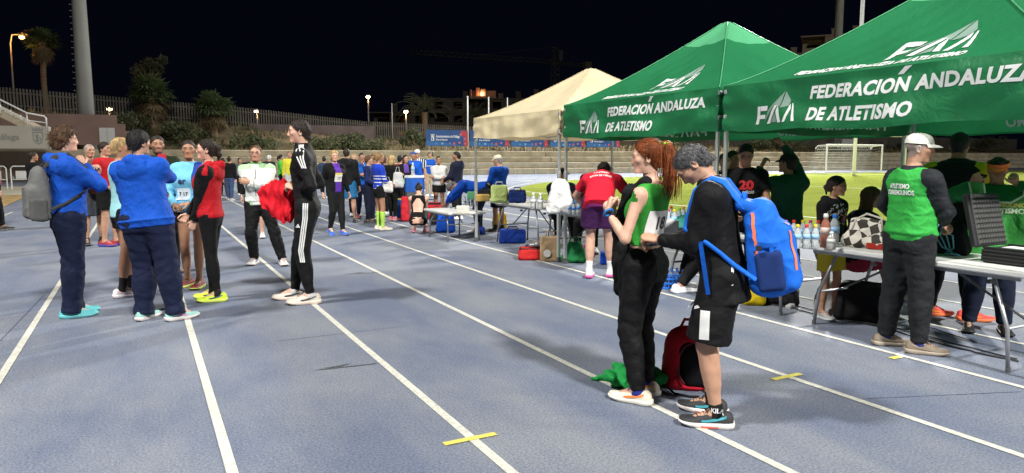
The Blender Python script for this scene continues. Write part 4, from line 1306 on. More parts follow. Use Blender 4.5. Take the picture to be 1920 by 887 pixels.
    hp = [ellipsoid(hd(0, -1.0, 3.4), vec(7.5, 9.5, 8.1) * cm, .02, M=M), ellipsoid(hd(0, 2.3, -3.2), vec(6.1 * face_w, 6.9, 7.6) * cm, .035, M=M),
          limb(hd(-2.0, 6.4, -9.3), hd(2.0, 6.4, -9.3), [1.9 * cm, 2.2 * cm, 1.9 * cm], .03),
          limb(hd(-4.3, 7.1, 2.6), hd(4.3, 7.1, 2.6), [1.0 * cm, 1.5 * cm, 1.0 * cm], .02),
          ellipsoid(hd(-4.5, 5.2, -1.2), vec(1.8, 2.0, 1.4) * cm, .025, M=M), ellipsoid(hd(4.5, 5.2, -1.2), vec(1.8, 2.0, 1.4) * cm, .025, M=M),
          ellipsoid(hd(-3.2, 9.8, .9), vec(2.0, 1.9, 1.35) * cm, .012, M=M, op='sub'), ellipsoid(hd(3.2, 9.8, .9), vec(2.0, 1.9, 1.35) * cm, .012, M=M, op='sub'),
          ellipsoid(hd(-3.2, 7.3, .8), vec(1.5, 1.35, 1.25) * cm, .003, M=M), ellipsoid(hd(3.2, 7.3, .8), vec(1.5, 1.35, 1.25) * cm, .003, M=M),
          limb(hd(0, 8.4, 1.8), hd(0, 10.0 if sex == 'm' else 9.6, -2.5), [.85 * cm, .95 * cm, 1.15 * cm if sex == 'm' else 1.0 * cm], .010), limb(hd(-1.35, 9.2, -3.0), hd(1.35, 9.2, -3.0), [.85 * cm, .8 * cm, .85 * cm], .008),
          limb(hd(-2.2, 7.9, -5.8), hd(2.2, 7.9, -5.8), [.35 * cm, .75 * cm, .35 * cm], .006), limb(hd(-1.9, 7.7, -6.9), hd(1.9, 7.7, -6.9), [.4 * cm, .85 * cm, .4 * cm], .006),
          limb(hd(-2.4, 9.2, -6.35), hd(2.4, 9.2, -6.35), [.10 * cm, .20 * cm, .10 * cm], .004)]
    hp[-1].op = 'sub'
    for q in (-1, 1):
        hp.append(ellipsoid(hd(q * 7.5, -1.6, -.6), vec(.85, 1.9, 3.1) * cm, .008, M=M @ rot('z', -q * 22)))
        hp.append(ellipsoid(hd(q * 8.1, -1.2, -.4), vec(.5, 1.1, 1.9) * cm, .006, M=M @ rot('z', -q * 22), op='sub'))
    bp += nk
    headp = nk + hp
    # hands
    fine_h = res <= .0125
    hprims = []
    for i, (sh, el, wr) in enumerate(arms):
        d = unit(wr - el); sg = -1 if i == 0 else 1
        nrm = vec(-sg * .9, .15, -.1)
        if hand_dirs and hand_dirs[i] is not None:
            d = unit(vec(*hand_dirs[i][0])); nrm = vec(*hand_dirs[i][1])
        n_ = unit(nrm - d * (nrm @ d)); t = np.cross(d, n_)
        # thumb points forward / up by default
        want = vec(0, 1, .3) if not (hand_dirs and hand_dirs[i] is not None and len(hand_dirs[i]) > 2) else vec(*hand_dirs[i][2])
        sd = 1 if t @ want > 0 else -1
        sc_h = s * (1.0 if sex == 'm' else .92)
        hprims.append((wr, hand_prims(wr, d, n_, sd, sc_h * (1.0 if fine_h else 1.12), hand_curl[i]), d))
    # ---- meshing the body: fine head and hands, coarser rest, one object
    allp = np.array([p for a in arms for p in a] + [p for l in legs for p in l[:3]] + [neck, pel] + [l[2] + l[3] * .2 * s for l in legs])
    lo, hi = bounds(allp, .15 * s * max(1, g1))
    lo[2] = max(lo[2], .0)
    br_ = res * (1.35 if (not bottom or bottom.get('kind') == 'short') or (top and top.get('sleeve') in ('none', 'short')) else 1.75)
    big = bp + hp[:2] + [p for h in hprims for p in h[1]]
    hr = .0044 if res <= .010 else (.0062 if res <= .0125 else res * .66)
    V0, Q0 = surface(bp + [p for h in hprims for p in h[1][:1]], lo, hi, br_)
    def region(V, Q, keep): 
        c = V[Q].mean(1); return Q[keep(c)]
    up = Hd[:, 2]
    zcut = lambda c: (c - hd(0, -1.6, -9.5)) @ unit(up * .6 + T[:, 2] * .4)
    Q0 = region(V0, Q0, lambda c: (zcut(c) < .006) | (np.linalg.norm(c - hc, axis=1) > .26))
    for wr, hpz, d in hprims: Q0 = region(V0, Q0, lambda c: ((c - wr) @ d < .004) | (np.linalg.norm(c - wr, axis=1) > .25 * s))
    Vs, Qs = [V0], [Q0]
    lo2, hi2 = bounds(np.array([hc]), .155 * hs)
    V1, Q1 = surface(headp, lo2, hi2, hr); Q1 = region(V1, Q1, lambda c: zcut(c) > -.004)
    Vs.append(V1); Qs.append(Q1 + len(V0))
    nn = len(V0) + len(V1)
    for (wr, hpz, d), (sh, el, w2) in zip(hprims, arms):
        V2, Q2 = surface(hpz + [limb(el, wr, [.038 * s * wm, .040 * s * wm, .032 * s * wm, .026 * s * wm], .015 * s)], *bounds(np.array([wr, wr + d * .1 * s]), .12 * s), hr if fine_h else res * .7)
        Q2 = region(V2, Q2, lambda c: (c - wr) @ d > -.004)
        Vs.append(V2); Qs.append(Q2 + nn); nn += len(V2)
    V = np.concatenate(Vs); Q = np.concatenate(Qs)
    # skin colours: lips, brows, eyes, beard shadow
    sk = np.array(TONES[tone]); C = np.tile(sk, (len(V), 1))
    hcname = hair[1] if hair else 'dark'
    hcol = np.array(HAIRC[hcname])
    q = ((V - hc) @ Hd) / cm
    inh = (np.abs(q[:, 2]) < 14) & (np.linalg.norm(q, axis=1) < 17)
    def mixc(mask, c, a): C[mask] = C[mask] * (1 - a) + np.array(c) * a
    x, y, z = q[:, 0], q[:, 1], q[:, 2]
    mixc(inh & (y > 3) & (z < 2) & (np.abs(x) < 6), sk * np.array([1.06, .90, .88]), .6)
    if beard: mixc(inh & (y > -1.5) & (z < -3.2 - .12 * np.maximum(0, 6 - np.abs(x))) & (z > -13) & ~((np.abs(x) < 2.4) & (np.abs(z + 6.3) < 1.1)), hcol * .8 + .01, beard)
    mixc(inh & (y > 6.5) & (((x / 2.1) ** 2 + ((z + 6.3) / 1.1) ** 2) < 1), sk * np.array([.86, .60, .57]), .45)
    ax = np.abs(x)
    brow = inh & (y > 4.5) & (ax > 1.2) & (ax < 5.2) & (np.abs(z - (2.55 + .35 * np.sin((ax - 1.2) / 4 * 3.0))) < (.48 if sex == 'm' else .34))
    mixc(brow, np.minimum(hcol, .06), .85)
    ex2 = ((ax - 3.2) / 1.55) ** 2 + ((z - .72) / .62) ** 2
    mixc(inh & (y > 6.4) & (ex2 < 1.7), sk * .45, .7)
    mixc(inh & (y > 6.4) & (ex2 < .9), (.34, .31, .29), .85)
    mixc(inh & (y > 6.4) & (((ax - 3.15) / .68) ** 2 + ((z - .75) / .68) ** 2 < 1), (.02, .014, .01), .95)
    mixc(inh & (y > 6.2) & (ex2 < 1.9) & (z > 1.18), (.02, .015, .012), .8)
    if hair and hair[0] in ('buzz', 'bald'):
        crown = inh & (z > 7.0 + (y - 7.0) * (1.15 if hair[0] == 'buzz' else 2.0)) & (z > -7) & ((hair[0] == 'buzz') | (z < 6.0 + 0 * y))
        if hair[0] == 'bald': crown &= (y < 1.5)
        mixc(crown, hcol * 1.2 + .02, .72)
    # knees and knuckles a little redder
    body = link('body', np_mesh('body', V, Q, col=C), skin_mat(), root)
    pr.body = (V, Q)
    pr.garments = []
    # ---- garments
    def garment(name, prims, pts, m, mats, rs_=None, zone=None, wr=0.0, sd=0, hemf=None):
        lo, hi = bounds(np.array(pts), m); lo[2] = max(lo[2], .01)
        if wr:
            def wf(P): a_ = snoise(P * np.array([1, 1, 1.3], f32), sd + 5, 24); b_ = snoise(P * np.array([1.2, 1.2, .8], f32), sd + 11, 52) if res < .014 else 0 * a_; c_ = snoise(P, sd + 21, 11); return ((1 if hemf is None else hemf(P)) * wr * (1.3 * np.abs(a_) ** .7 - .7 + .5 * np.abs(b_) ** .8 + .8 * c_)).astype(f32)
            prims = prims + [Prim(wf, op='warp')]
        V, Q = surface(prims, lo, hi, rs_ or res)
        if len(Q) == 0: return None
        mi = None
        if len(mats) > 1:
            c = V[Q].mean(1)
            tg = sdf([p for p in prims if p.op == 'add'], c, True)[1]
            if zone: tg = zone(c, tg)
            mi = np.clip(tg, 0, len(mats) - 1)
        o = link(name, np_mesh(name, V, Q, mi), list(mats), root)
        pr.garments.append((name, V, Q, o))
        return o
    def tlocal(c): return ((c - pel) @ T) / s        # trunk frame, metres of a 1.75 m figure
    pr.tlocal = tlocal
    rg = 1.0
    def top_garment(t, extra=0.0, name=None):
        e = t.get('ease', .018) + extra; hem = t.get('hem', -.06); neckz = t.get('neck', .515); taper = t.get('boxy', .6)
        rows = []
        for z, w, df, db, c in trunk:
            boxw = .158 * (hw if z < .1 else wm) ; boxd = .105
            ww = w + e * .9 if z > .36 else max(w, w * (1 - taper) + boxw * taper) + e
            dd = df + e if z > .36 else max(df, df * (1 - taper) + boxd * taper) + e
            bb = db + e if z > .40 else max(db, db * (1 - taper) + (boxd * .95) * taper) + e
            rows.append((z, ww, dd, bb, c))
        if hem < -.12: rows.insert(0, (hem, rows[0][1] + .02, rows[0][2] + .015, rows[0][3] + .01, 0))
        if t.get('rib', 0): # gathered hem
            zz = hem; rows = [r_ for r_ in rows if r_[0] > hem + .07]; b0 = rows[0]
            rows = [(hem, b0[1], b0[2], b0[3], b0[4]), (hem + .045, b0[1] + .002, b0[2] + .002, b0[3] + .002, b0[4]), (hem + .065, b0[1] + .014, b0[2] + .014, b0[3] + .016, b0[4])] + rows
        ps = [loft(pel, T, W(rows), .04 * s, 0, zlo=hem * s, zhi=neckz * s)]
        for sh in (shL, shR): ps.append(limb(tw(-.0, -.015, .462), sh, [.044 * s + e * .5, (.044 * gz(1) + e * .85) * s], .09 * s, 0))
        if sex == 'f' and not t.get('flat'):
            for q in (-1, 1): ps.append(ellipsoid(tw(q * .070 * g1, .080 * g1, .33), (vec(.064, .055, .066) * g1 + e * .7) * s, .07 * s))
        sl = t.get('sleeve', 'long')
        pts = [tw(-.2, 0, hem), tw(.2, 0, hem), tw(0, 0, .55), tw(0, .1, .3), tw(0, -.1, .3)]
        ru = [(.046 * gz(1) * wm + e * .9) * s, (.045 * gz(1) * wm + e * .8) * s, (.040 * gz(1) * wm + e * .75) * s]
        rf = [(.039 * gz(1) * wm + e * .75) * s, (.040 * gz(1) * wm + e * .7) * s, (.034 * wm + e * .65) * s, (.030 * wm + e * .45) * s]
        rings = t.get('rings', .0032) * s
        for i, (sh, el, wr) in enumerate(arms):
            if sl == 'long':
                ps.append(limb(sh, el, ru, .085 * s, 1, rings=rings, seed=seed + i)); ps.append(limb(el, el + (wr - el) * .97, rf, .02 * s, 1, (False, True), rings=rings, seed=seed + 7 + i)); pts += [sh, el, wr]
            elif sl == 'short':
                ps.append(limb(sh, sh + (el - sh) * .62, [ru[0], ru[0] * 1.02, ru[0] * 1.06], .035 * s, 1, (False, True))); pts += [sh, sh + (el - sh) * .62]
            else: pass
        if sl == 'none':     # arm holes
            for i, sh in enumerate((shL, shR)):
                sg = -1 if i == 0 else 1
                c_ = ellipsoid(tw(sg * (shw + .035), -.01, .45), vec(.062, .13, .12) * s, .01, op='sub', M=T); ps.append(c_)
            ps.append(ellipsoid(tw(0, .10, .53), vec(.085, .10, .10) * s, .01, op='sub', M=T))
        if t.get('collar'):
            h_ = t['collar']; ps.append(limb(neck + T @ vec(0, 0, -.04) * s, neck + (T @ vec(0, .004, 1) * .5 + Hd @ vec(0, 0, 1) * .5) * h_ * s, [.082 * s, .074 * s, .071 * s], .03 * s, 2, (False, True)))
        if t.get('hood'):
            yb_ = -.115 * gz(1) - e; ps += [ellipsoid(tw(0, yb_ + .015, .440), vec(.135, .038, .085) * s, .022 * s, 2, M=T), limb(tw(-.10, yb_ + .03, .490), tw(.10, yb_ + .03, .490), [.026 * s, .040 * s, .026 * s], .025 * s, 2), limb(tw(-.085, -.03, .525), tw(-.06, .065, .455), [.030 * s, .024 * s], .03 * s, 2), limb(tw(.085, -.03, .525), tw(.06, .065, .455), [.030 * s, .024 * s], .03 * s, 2),
                   limb(tw(-.088, -.03, .525), tw(0, -.13, .525), [.036 * s, .04 * s], .03 * s, 2), limb(tw(.088, -.03, .525), tw(0, -.13, .525), [.036 * s, .04 * s], .03 * s, 2)]
        cs = t['col'] if isinstance(t['col'], list) else [t['col']]
        cs = cs + [cs[0]] * (3 - len(cs)) if len(cs) < 3 else cs
        mats = [c if not isinstance(c, tuple) else cloth(c, t.get('rough', .75), t.get('fold', .35)) for c in cs]
        zf = t.get('zone')
        return garment(name or t.get('name', 'jacket'), ps, pts, .13 * s * max(1, g1), mats, zone=(lambda c, tg: zf(tlocal(c), tg, c)) if zf else None, wr=t.get('wr', .0035) * s, sd=seed, hemf=lambda P: np.clip(np.abs(((P - pel.astype(f32)) @ T.astype(f32))[:, 2] / s - hem) / .035, .05, 1))
    def bottom_garment(b):
        e = b.get('ease', .018); wz = b.get('waist', .075); kind = b.get('kind', 'long'); fl = b.get('flare', 1.0)
        rows = [(z, w + e * (.9 if z < -.07 else .3), df + e * (.9 if z < -.07 else .3), db + e * (.9 if z < -.07 else .3), c) for z, w, df, db, c in trunk if z <= .15]
        ps = [loft(pel, Tp, W(rows), .05 * s, 0, zlo=-.115 * s, zhi=wz * s)]
        pts = [pel + T @ vec(-.2, 0, .1) * s, pel + T @ vec(.2, 0, .1) * s, pel + vec(0, .1, 0), pel - vec(0, .12, 0)]
        L_ = b.get('len', .96)
        rings = b.get('rings', .0028) * s
        for i, (hj, kn, an, fd, fz) in enumerate(legs):
            a = [(.090 * g1 + e) * s, (.085 * g1 + e) * s, (.071 * g1 + e) * s, (.060 * g1 + e) * s]
            if kind == 'long':
                ps.append(limb(hj, kn, a, .05 * s, 1, rings=rings, seed=seed + 3 + i))
                c_ = [(.057 * g1 + e) * s, (.058 * g1 + e * fl) * s, (.049 * g1 + e * fl) * s, (.040 + e * fl) * s, (.037 + e * fl * b.get('cuff', 1.0)) * s]
                an2 = kn + (an - kn) * L_ - vec(0, 0, b.get('drop', .0)) * s
                ps.append(limb(kn, an2, c_, .02 * s, 1, (False, True), rings=rings, seed=seed + 5 + i))
                if e > .0: 
                    back = unit(vec(fd[0], fd[1], 0)) * -1
                    ps.append(limb(kn * .86 + an * .14 + back * .010 * s, kn * .45 + an * .55 + back * .008 * s, [(.041 * g1 + e * .8) * s, (.047 * g1 + e * .8) * s, (.036 * g1 + e * .7) * s], .04 * s, 1))
                pts += [kn, an]
            else:
                end = hj + (kn - hj) * b.get('len', .72)
                ps.append(limb(hj, end, [(.092 * g1 + e) * s, (.090 * g1 + e * 1.3) * s, (.080 * g1 + e * 1.9 * fl) * s], .04 * s, 1, (False, True), rings=rings, seed=seed + 3 + i)); pts += [end]
        cs = b['col'] if isinstance(b['col'], list) else [b['col']]
        cs = cs + [cs[0]] * (3 - len(cs)) if len(cs) < 3 else cs
        mats = [c if not isinstance(c, tuple) else cloth(c, b.get('rough', .7), b.get('fold', .3)) for c in cs]
        zf = b.get('zone')
        return garment(b.get('name', 'trousers' if kind == 'long' else 'shorts'), ps, pts, .15 * s * max(1, g1), mats, zone=(lambda c, tg: zf(((c - pel) @ Tp) / s, tg, c)) if zf else None, wr=b.get('wr', .003) * s, sd=seed + 2, hemf=(None if kind != 'long' else lambda P: np.clip((P[:, 2] - .11 * s) / .06, .1, 1)))
    if bottom: pr.bottom = bottom_garment(bottom)
    if top: pr.top = top_garment(top)
    if vest: pr.vest = top_garment(vest, name=vest.get('name', 'vest'))
    # ---- socks and shoes
    for i, (hj, kn, an, fd, fz) in enumerate(legs):
        if sock:
            hgt = sock[1]
            a2 = an + (kn - an) * hgt
            pz_ = [limb(a2, an, [np.interp(hgt, [0, .3, .6, .85], [.038, .041, .056, .060]) * s * g1 * .98 + .003, np.interp(hgt * .5, [0, .3, .6], [.037, .044, .058]) * s * g1, .040 * s], .01, 0, (True, False)), limb(an, an + fd * .03 * s - vec(0, 0, .03 * s), [.040 * s, .038 * s], .02)]
            if hgt > .4:
                back = -vec(fd[0], fd[1], 0); pz_.append(limb(kn * .80 + an * .20 + back * .012 * s, kn * .45 + an * .55 + back * .008 * s, [.044 * s * g1, .050 * s * g1, .040 * s * g1], .03 * s)); 
            garment('sock', pz_, [an, a2], .09 * s, [cloth(sock[0], .8, .1)], rs_=min(res, .012))
        if shoes:
            fsc = s * (1.0 if sex == 'm' else .97) * 1.10
            yaw = math.atan2(-fd[0], fd[1])
            base = vec(an[0], an[1], fz * s)
            up_ = bpy.data.objects.new('shoe', SHOE[0]); COL.objects.link(up_); up_.parent = root
            up_.location = tuple(base); up_.rotation_euler = (R(-18) if fz > .02 else 0, 0, yaw); up_.scale = (fsc * 1.05, fsc, fsc)
            def put(me, nm, col, ro, par=None):
                o = par if par is not None and nm == 'shoe' else bpy.data.objects.new(nm, me)
                if nm != 'shoe': COL.objects.link(o); o.parent = up_
                if len(me.materials) == 0: me.materials.append(None)
                o.material_slots[0].link = 'OBJECT'; o.material_slots[0].material = plain(col, ro, bump=.25, bscale=220) if nm == 'shoe' else plain(col, ro)
            put(SHOE[0], 'shoe', shoes[0], .65, up_); put(SHOE[1], 'sole', shoes[1], .6)
            if res <= .0145:
                put(SHOE[2], 'laces', shoes[2] if len(shoes) > 2 else tuple(min(.8, c * 1.5 + .05) for c in shoes[0]), .8)
                if len(shoes) > 3: put(SHOE[3], 'side_flash', shoes[3], .5)
    # ---- hair
    def hairpart(name, prims, m, col, noise=.35, nf=2.2, rs_=None):
        def wf(P):
            qq = ((P - hc.astype(f32)) @ Hd.astype(f32)) / f32(cm)
            a = qq * np.array([nf, nf, nf * .35], f32)
            return (noise * cm * (snoise(a, seed + 3, 1.0) + .6 * snoise(a * 2.1, seed + 4, 1.0))).astype(f32)
        pts = [hd(-m[0], -m[1], -m[2]), hd(m[0], m[1], m[3]), hd(-m[0], m[1], m[3]), hd(m[0], -m[1], -m[2]), hd(m[0], m[1], -m[2]), hd(-m[0], -m[1], m[3])]
        lo, hi = bounds(np.array(pts), .015)
        V, Q = surface(prims + [Prim(wf, op='warp')], lo, hi, rs_ or max(hr * 1.1, .0045))
        if len(Q):
            o = link(name, np_mesh(name, V, Q), hair_mat(col), root); pr.hairs.append(o); return o
    if hair and hair[0] not in ('bald', 'buzz', 'none'):
        st, hcn = hair[0], hair[1]; opt = hair[2] if len(hair) > 2 else {}
        vol = opt.get('vol', .9); hl = opt.get('line', 7.8); slope = opt.get('slope', 1.12); low = opt.get('low', -7.0)
        def cutf(P):
            qq = ((P - hc.astype(f32)) @ Hd.astype(f32)) / f32(cm)
            a = (hl + (qq[:, 1] - 8.3) * slope - qq[:, 2]) / math.sqrt(1 + slope * slope)
            return np.maximum(a, low - qq[:, 2]) * cm
        capsh = [ellipsoid(hd(0, -1.2, 3.5), vec(7.6 + vol * .75, 9.6 + vol, 8.3 + vol) * cm, .02, M=M), limb(hd(0, -4.5, 0), hd(0, -5.5, -6), [7.0 * cm, 5.6 * cm], .03, ell=(Hd[:, 0], .92))]
        cut = Prim(cutf, op='cut')
        if st in ('short', 'spiky'):
            hairpart('hair', capsh + [cut], (10, 12.5, 8.5, 14), hcn, .30 if st == 'short' else .6, 2.0)
        elif st == 'curly':
            ex = [ellipsoid(hd(a_, b_, c_), vec(r_, r_, r_) * cm, .02) for a_, b_, c_, r_ in ((-5.5, -3, 2, 5.2), (5.5, -3, 2, 5.2), (0, -7, 4, 6), (0, -7, -2, 6), (-4.5, -5, -5, 4.6), (4.5, -5, -5, 4.6), (0, -2, 8.5, 5.5), (-4, 3, 7, 4.2), (4, 3, 7, 4.2))]
            hairpart('hair', capsh + ex + [Prim(cutf, op='cut')], (13, 15, 12, 16), hcn, .9, 1.5)
        elif st == 'pony':
            hairpart('hair', capsh + [cut], (10, 12.5, 8.5, 14), hcn, .15, 2.4)
            tail = opt.get('tail', [(0, -10, 5), (0, -13.5, 3), (0, -14.5, -4), (0, -13, -12), (0, -12, -18)]); tr = opt.get('tr', [1.6, 2.6, 2.8, 2.2, .8])
            ps = [limb(hd(*tail[i]), hd(*tail[i + 1]), [tr[i] * cm, tr[i + 1] * cm], .02) for i in range(len(tail) - 1)]
            mm = np.array(tail); ext = np.abs(mm).max(0)
            hairpart('ponytail', ps, (max(6, ext[0] + 4), ext[1] + 5, abs(mm[:, 2].min()) + 4, max(6, mm[:, 2].max() + 4)), hcn, .35, 2.2)
        elif st == 'bun':
            hairpart('hair', capsh + [cut] , (10, 12.5, 8.5, 14), hcn, .15, 2.4)
            hairpart('hair_bun', [ellipsoid(hd(0, -11.5, 7), vec(3.4, 3.2, 3.4) * cm, .02)], (6, 17, 0, 13), hcn, .3, 2.0)
        elif st == 'long':
            dn = opt.get('down', -20)
            ps = capsh + [cut]
            side = [limb(hd(q * 6.6, -2.0, 2), hd(q * 7.2, -2.5, dn * .5), [2.6 * cm, 2.6 * cm], .03) for q in (-1, 1)] + [limb(hd(q * 7.2, -2.5, dn * .5), hd(q * 6.2, -2, dn), [2.6 * cm, 1.6 * cm], .03) for q in (-1, 1)]
            back = [limb(hd(0, -6, 0), hd(0, -8.0, dn * .6), [6.6 * cm, 6.6 * cm], .03, ell=(Hd[:, 1], .5)), limb(hd(0, -8, dn * .6), hd(0, -7.5, dn), [6.6 * cm, 4.8 * cm], .03, ell=(Hd[:, 1], .4))]
            hairpart('hair', capsh + [cut] + side + back, (11, 13, abs(dn) + 4, 14), hcn, .4, 1.8)
        elif st == 'bob':
            side = [limb(hd(q * 6.6, -1.5, 2), hd(q * 7.2, -1.5, -7), [2.6 * cm, 2.2 * cm], .03) for q in (-1, 1)]
            back = [limb(hd(0, -6, 0), hd(0, -7.5, -9), [6.8 * cm, 6.0 * cm], .03, ell=(Hd[:, 1], .55))]
            hairpart('hair', capsh + [cut] + side + back, (11, 13, 13, 14), hcn, .4, 1.8)
    if res <= .0105 and hair and pr.hairs and not hat:
        fl = (lambda q: (-q[0] * .08, -11 - q[1], 6 - q[2])) if hair[0] in ('pony', 'bun') else ((lambda q: (np.sin(q[2] * 3.0), np.cos(q[0] * 2.5), -.4)) if hair[0] == 'curly' else (lambda q: (q[0] * .04, -.5, -.35 - .06 * abs(q[1]))))
        pr.seedh = seed; fuzz(pr, 900 if hair[0] != 'curly' else 1400, .030 if hair[0] != 'curly' else .04, .0012, hair[1], fl, seed, .30 if hair[0] in ('short', 'spiky') else (.7 if hair[0] == 'curly' else .12))
    # ---- headwear, glasses
    if hat:
        kind, hcl = hat[0], hat[1]; dirn = hat[2] if len(hat) > 2 else 1
        m_ = cloth(hcl, .8, .15)
        if kind in ('cap', 'visor'):
            mb = MB(); n, r_ = 24, 9
            if kind == 'cap':
                P = np.zeros((r_, n + 1, 3))
                for i in range(r_):
                    e = (i / (r_ - 1)) * math.pi / 2
                    for j in range(n + 1):
                        a = 2 * math.pi * j / n
                        P[i, j] = hd(8.5 * math.cos(e) ** .7 * math.cos(a), -1.0 + 10.4 * math.cos(e) ** .7 * math.sin(a), 3.9 + 8.5 * math.sin(e) ** .95)
                mb.grid(P[:, ::1])
                mb.lathe([(.6 * cm, 0), (.5 * cm, .4 * cm), (.1 * cm, .55 * cm)], 8, hd(0, -1.0, 12.3))
            else:
                P = np.zeros((2, n + 1, 3))
                for i in range(2):
                    for j in range(n + 1):
                        a = 2 * math.pi * j / n; P[i, j] = hd(9.0 * math.cos(a), -1.0 + 10.9 * math.sin(a), 4.4 + 3.2 * i)
                mb.grid(P)
            cp = mb.build('cap' if kind == 'cap' else 'sun_visor', m_, root, True)
            mb = MB(); P = np.zeros((9, 9, 3)); P2 = np.zeros((9, 9, 3))
            for i in range(9):
                for j in range(9):
                    a = (-.5 + j / 8) * 2.3; t = i / 8
                    rx, ry = 8.4 + 0 * t, 10.3 + 6.6 * t * math.cos(a) ** .6 if abs(a) < 1.55 else 10.7
                    xx, yy = rx * math.sin(a), dirn * (ry * math.cos(a)) - 1.0
                    zz = 4.2 - 1.8 * t * t - .9 * (xx / 8.8) ** 2 * t
                    P[i, j] = hd(xx, yy, zz); P2[i, j] = hd(xx, yy, zz - .3)
            mb.grid(P); mb.grid(P2[::-1]); mb.build('brim', m_, cp, True)
        elif kind == 'band':
            mb = MB(); P = np.zeros((3, 25, 3))
            for i in range(3):
                for j in range(25):
                    a = 2 * math.pi * j / 24; k_ = 1 + .02 * (i == 1); P[i, j] = hd(8.7 * k_ * math.cos(a), -1.1 + 10.7 * k_ * math.sin(a), 4.5 + 2.0 * i + .8 * math.sin(a))
            mb.grid(P); mb.build('headband', m_, root, True)
    if glasses:
        mb = MB()
        for q in (-1, 1):
            mb.tube([hd(q * 3.3 + 2.3 * math.cos(a), 9.3 - .12 * (3.3 + q * 2.3 * math.cos(a)), .6 + 1.7 * math.sin(a)) for a in np.linspace(0, 2 * math.pi, 15)[:-1]], .13 * cm, 5, closed=True)
            mb.tube([hd(q * 5.6, 8.6, .9), hd(q * 7.6, 6, 1.0), hd(q * 7.9, -.8, .8)], .12 * cm, 5)
        mb.tube([hd(-1.0, 9.3, .9), hd(0, 9.7, 1.1), hd(1.0, 9.3, .9)], .12 * cm, 5)
        mb.build('glasses', plain((.03, .03, .03), .3) if glasses is True else plain((.3, .28, .25), .3), root, True)
    # ---- things laid onto clothing
    def bvh(names):
        Vs, Fs, o = [], [], 0
        for n_, V, Q, ob in pr.garments:
            if n_ in names: Vs += [tuple(v) for v in V]; Fs += [tuple(int(i) + o for i in q) for q in Q]; o += len(V)
        return BVHTree.FromPolygons(Vs, Fs)
    def lay(on, V2, F2, origin, right, up, m_, name, off=.004, parent=None, reach=.4):
        """lay a flat outline (V2 in metres) onto the named garments, projected along -normal"""
        tree = bvh(on); right, up = unit(np.asarray(right, float)), unit(np.asarray(up, float)); nrm = np.cross(right, up)
        out = []
        for x_, y_ in V2:
            p = np.asarray(origin) + right * x_ + up * y_ + nrm * reach
            h = tree.ray_cast(Vector(p), Vector(-nrm), reach * 2)
            out.append(np.array(h[0]) + nrm * off if h[0] is not None else np.array(origin) + right * x_ + up * y_)
        mb = MB(); mb.add(out, F2); return mb.build(name, m_, parent or root, True)
    pr.lay = lay; pr.hd = hd; pr.hairpart = hairpart; pr.garment = garment; pr.hs = hs
    return pr

def gridpatch(w, h, n=8, m=8):
    xs, ys = np.linspace(-w / 2, w / 2, n + 1), np.linspace(-h / 2, h / 2, m + 1)
    V = [(x, y) for y in ys for x in xs]
    F = [(j * (n + 1) + i, j * (n + 1) + i + 1, (j + 1) * (n + 1) + i + 1, (j + 1) * (n + 1) + i) for j in range(m) for i in range(n)]
    return np.array(V), F

def text_on(pr, on, s_, size, origin, right, up, col, name='lettering', shear=0, bold=.0, off=.004, step=.03, spacing=1.0, width=None):
    V, Fc = text2d(s_, size, shear, bold, step, 'LEFT', spacing)
    V = V - [(V[:, 0].min() + V[:, 0].max()) / 2, (V[:, 1].min() + V[:, 1].max()) / 2]
    if width: V = V * [width / (V[:, 0].max() - V[:, 0].min()), 1]
    return pr.lay(on, V, Fc, origin, right, up, plain(col, .6), name, off)

def fuzz(pr, n, length, r, col, flow, seed=1, lift=.35, which=0):
    """fine strands lying over a head of hair, following flow(head position)"""
    if len(pr.hairs) <= which: return
    me = pr.hairs[which].data; N = len(me.vertices); rr = np.random.RandomState(seed)
    co = np.zeros(N * 3, f32); me.vertices.foreach_get('co', co); co = co.reshape(-1, 3)
    no = np.zeros(N * 3, f32); me.vertex_normals.foreach_get('vector', no); no = no.reshape(-1, 3)
    mb = MB()
    for i in rr.choice(N, min(n, N), replace=False):
        p, nn = co[i].astype(float), no[i].astype(float)
        q = ((p - pr.hc) @ pr.Hd) / pr.cm
        d = pr.Hd @ np.asarray(flow(q), float) + rr.normal(size=3) * .25
        d = unit(d - nn * (d @ nn) * .9); l = length * rr.uniform(.6, 1.3)
        sd = unit(np.cross(d, nn)) * r * rr.uniform(.7, 1.4)
        a, b, c = p - nn * .001, p + d * l * .5 + nn * l * lift * .55, p + d * l + nn * l * lift * .35
        mb.add([a - sd, a + sd, b + sd * .8, b - sd * .8, c], [(0, 1, 2, 3), (3, 2, 4)])
    o = mb.build('hair_strands', hair_mat(col), pr.root); o['kind'] = 'stuff'
# ================================================================== THE PEOPLE
def Ht(px, yf, yh):
    """height of an upright figure whose feet and crown show at these rows"""
    g = G(px, yf); d = _F + _Rr * ((px - CX) / FPX) + _U * ((CY - yh) / FPX)
    return CAMH + d[2] * math.hypot(g[0], g[1]) / math.hypot(d[0], d[1])
BLACK, BLK2 = (.0075, .0075, .0082), (.012, .012, .013)
NAVY, ROYAL, WHITE_C = (.009, .013, .036), (.007, .068, .40), (.66, .66, .64)
RED, LGREY, SHOEW = (.42, .012, .018), (.42, .42, .41), (.66, .65, .61)
NEAR, MIDR, FAR = .0085, .0135, .019

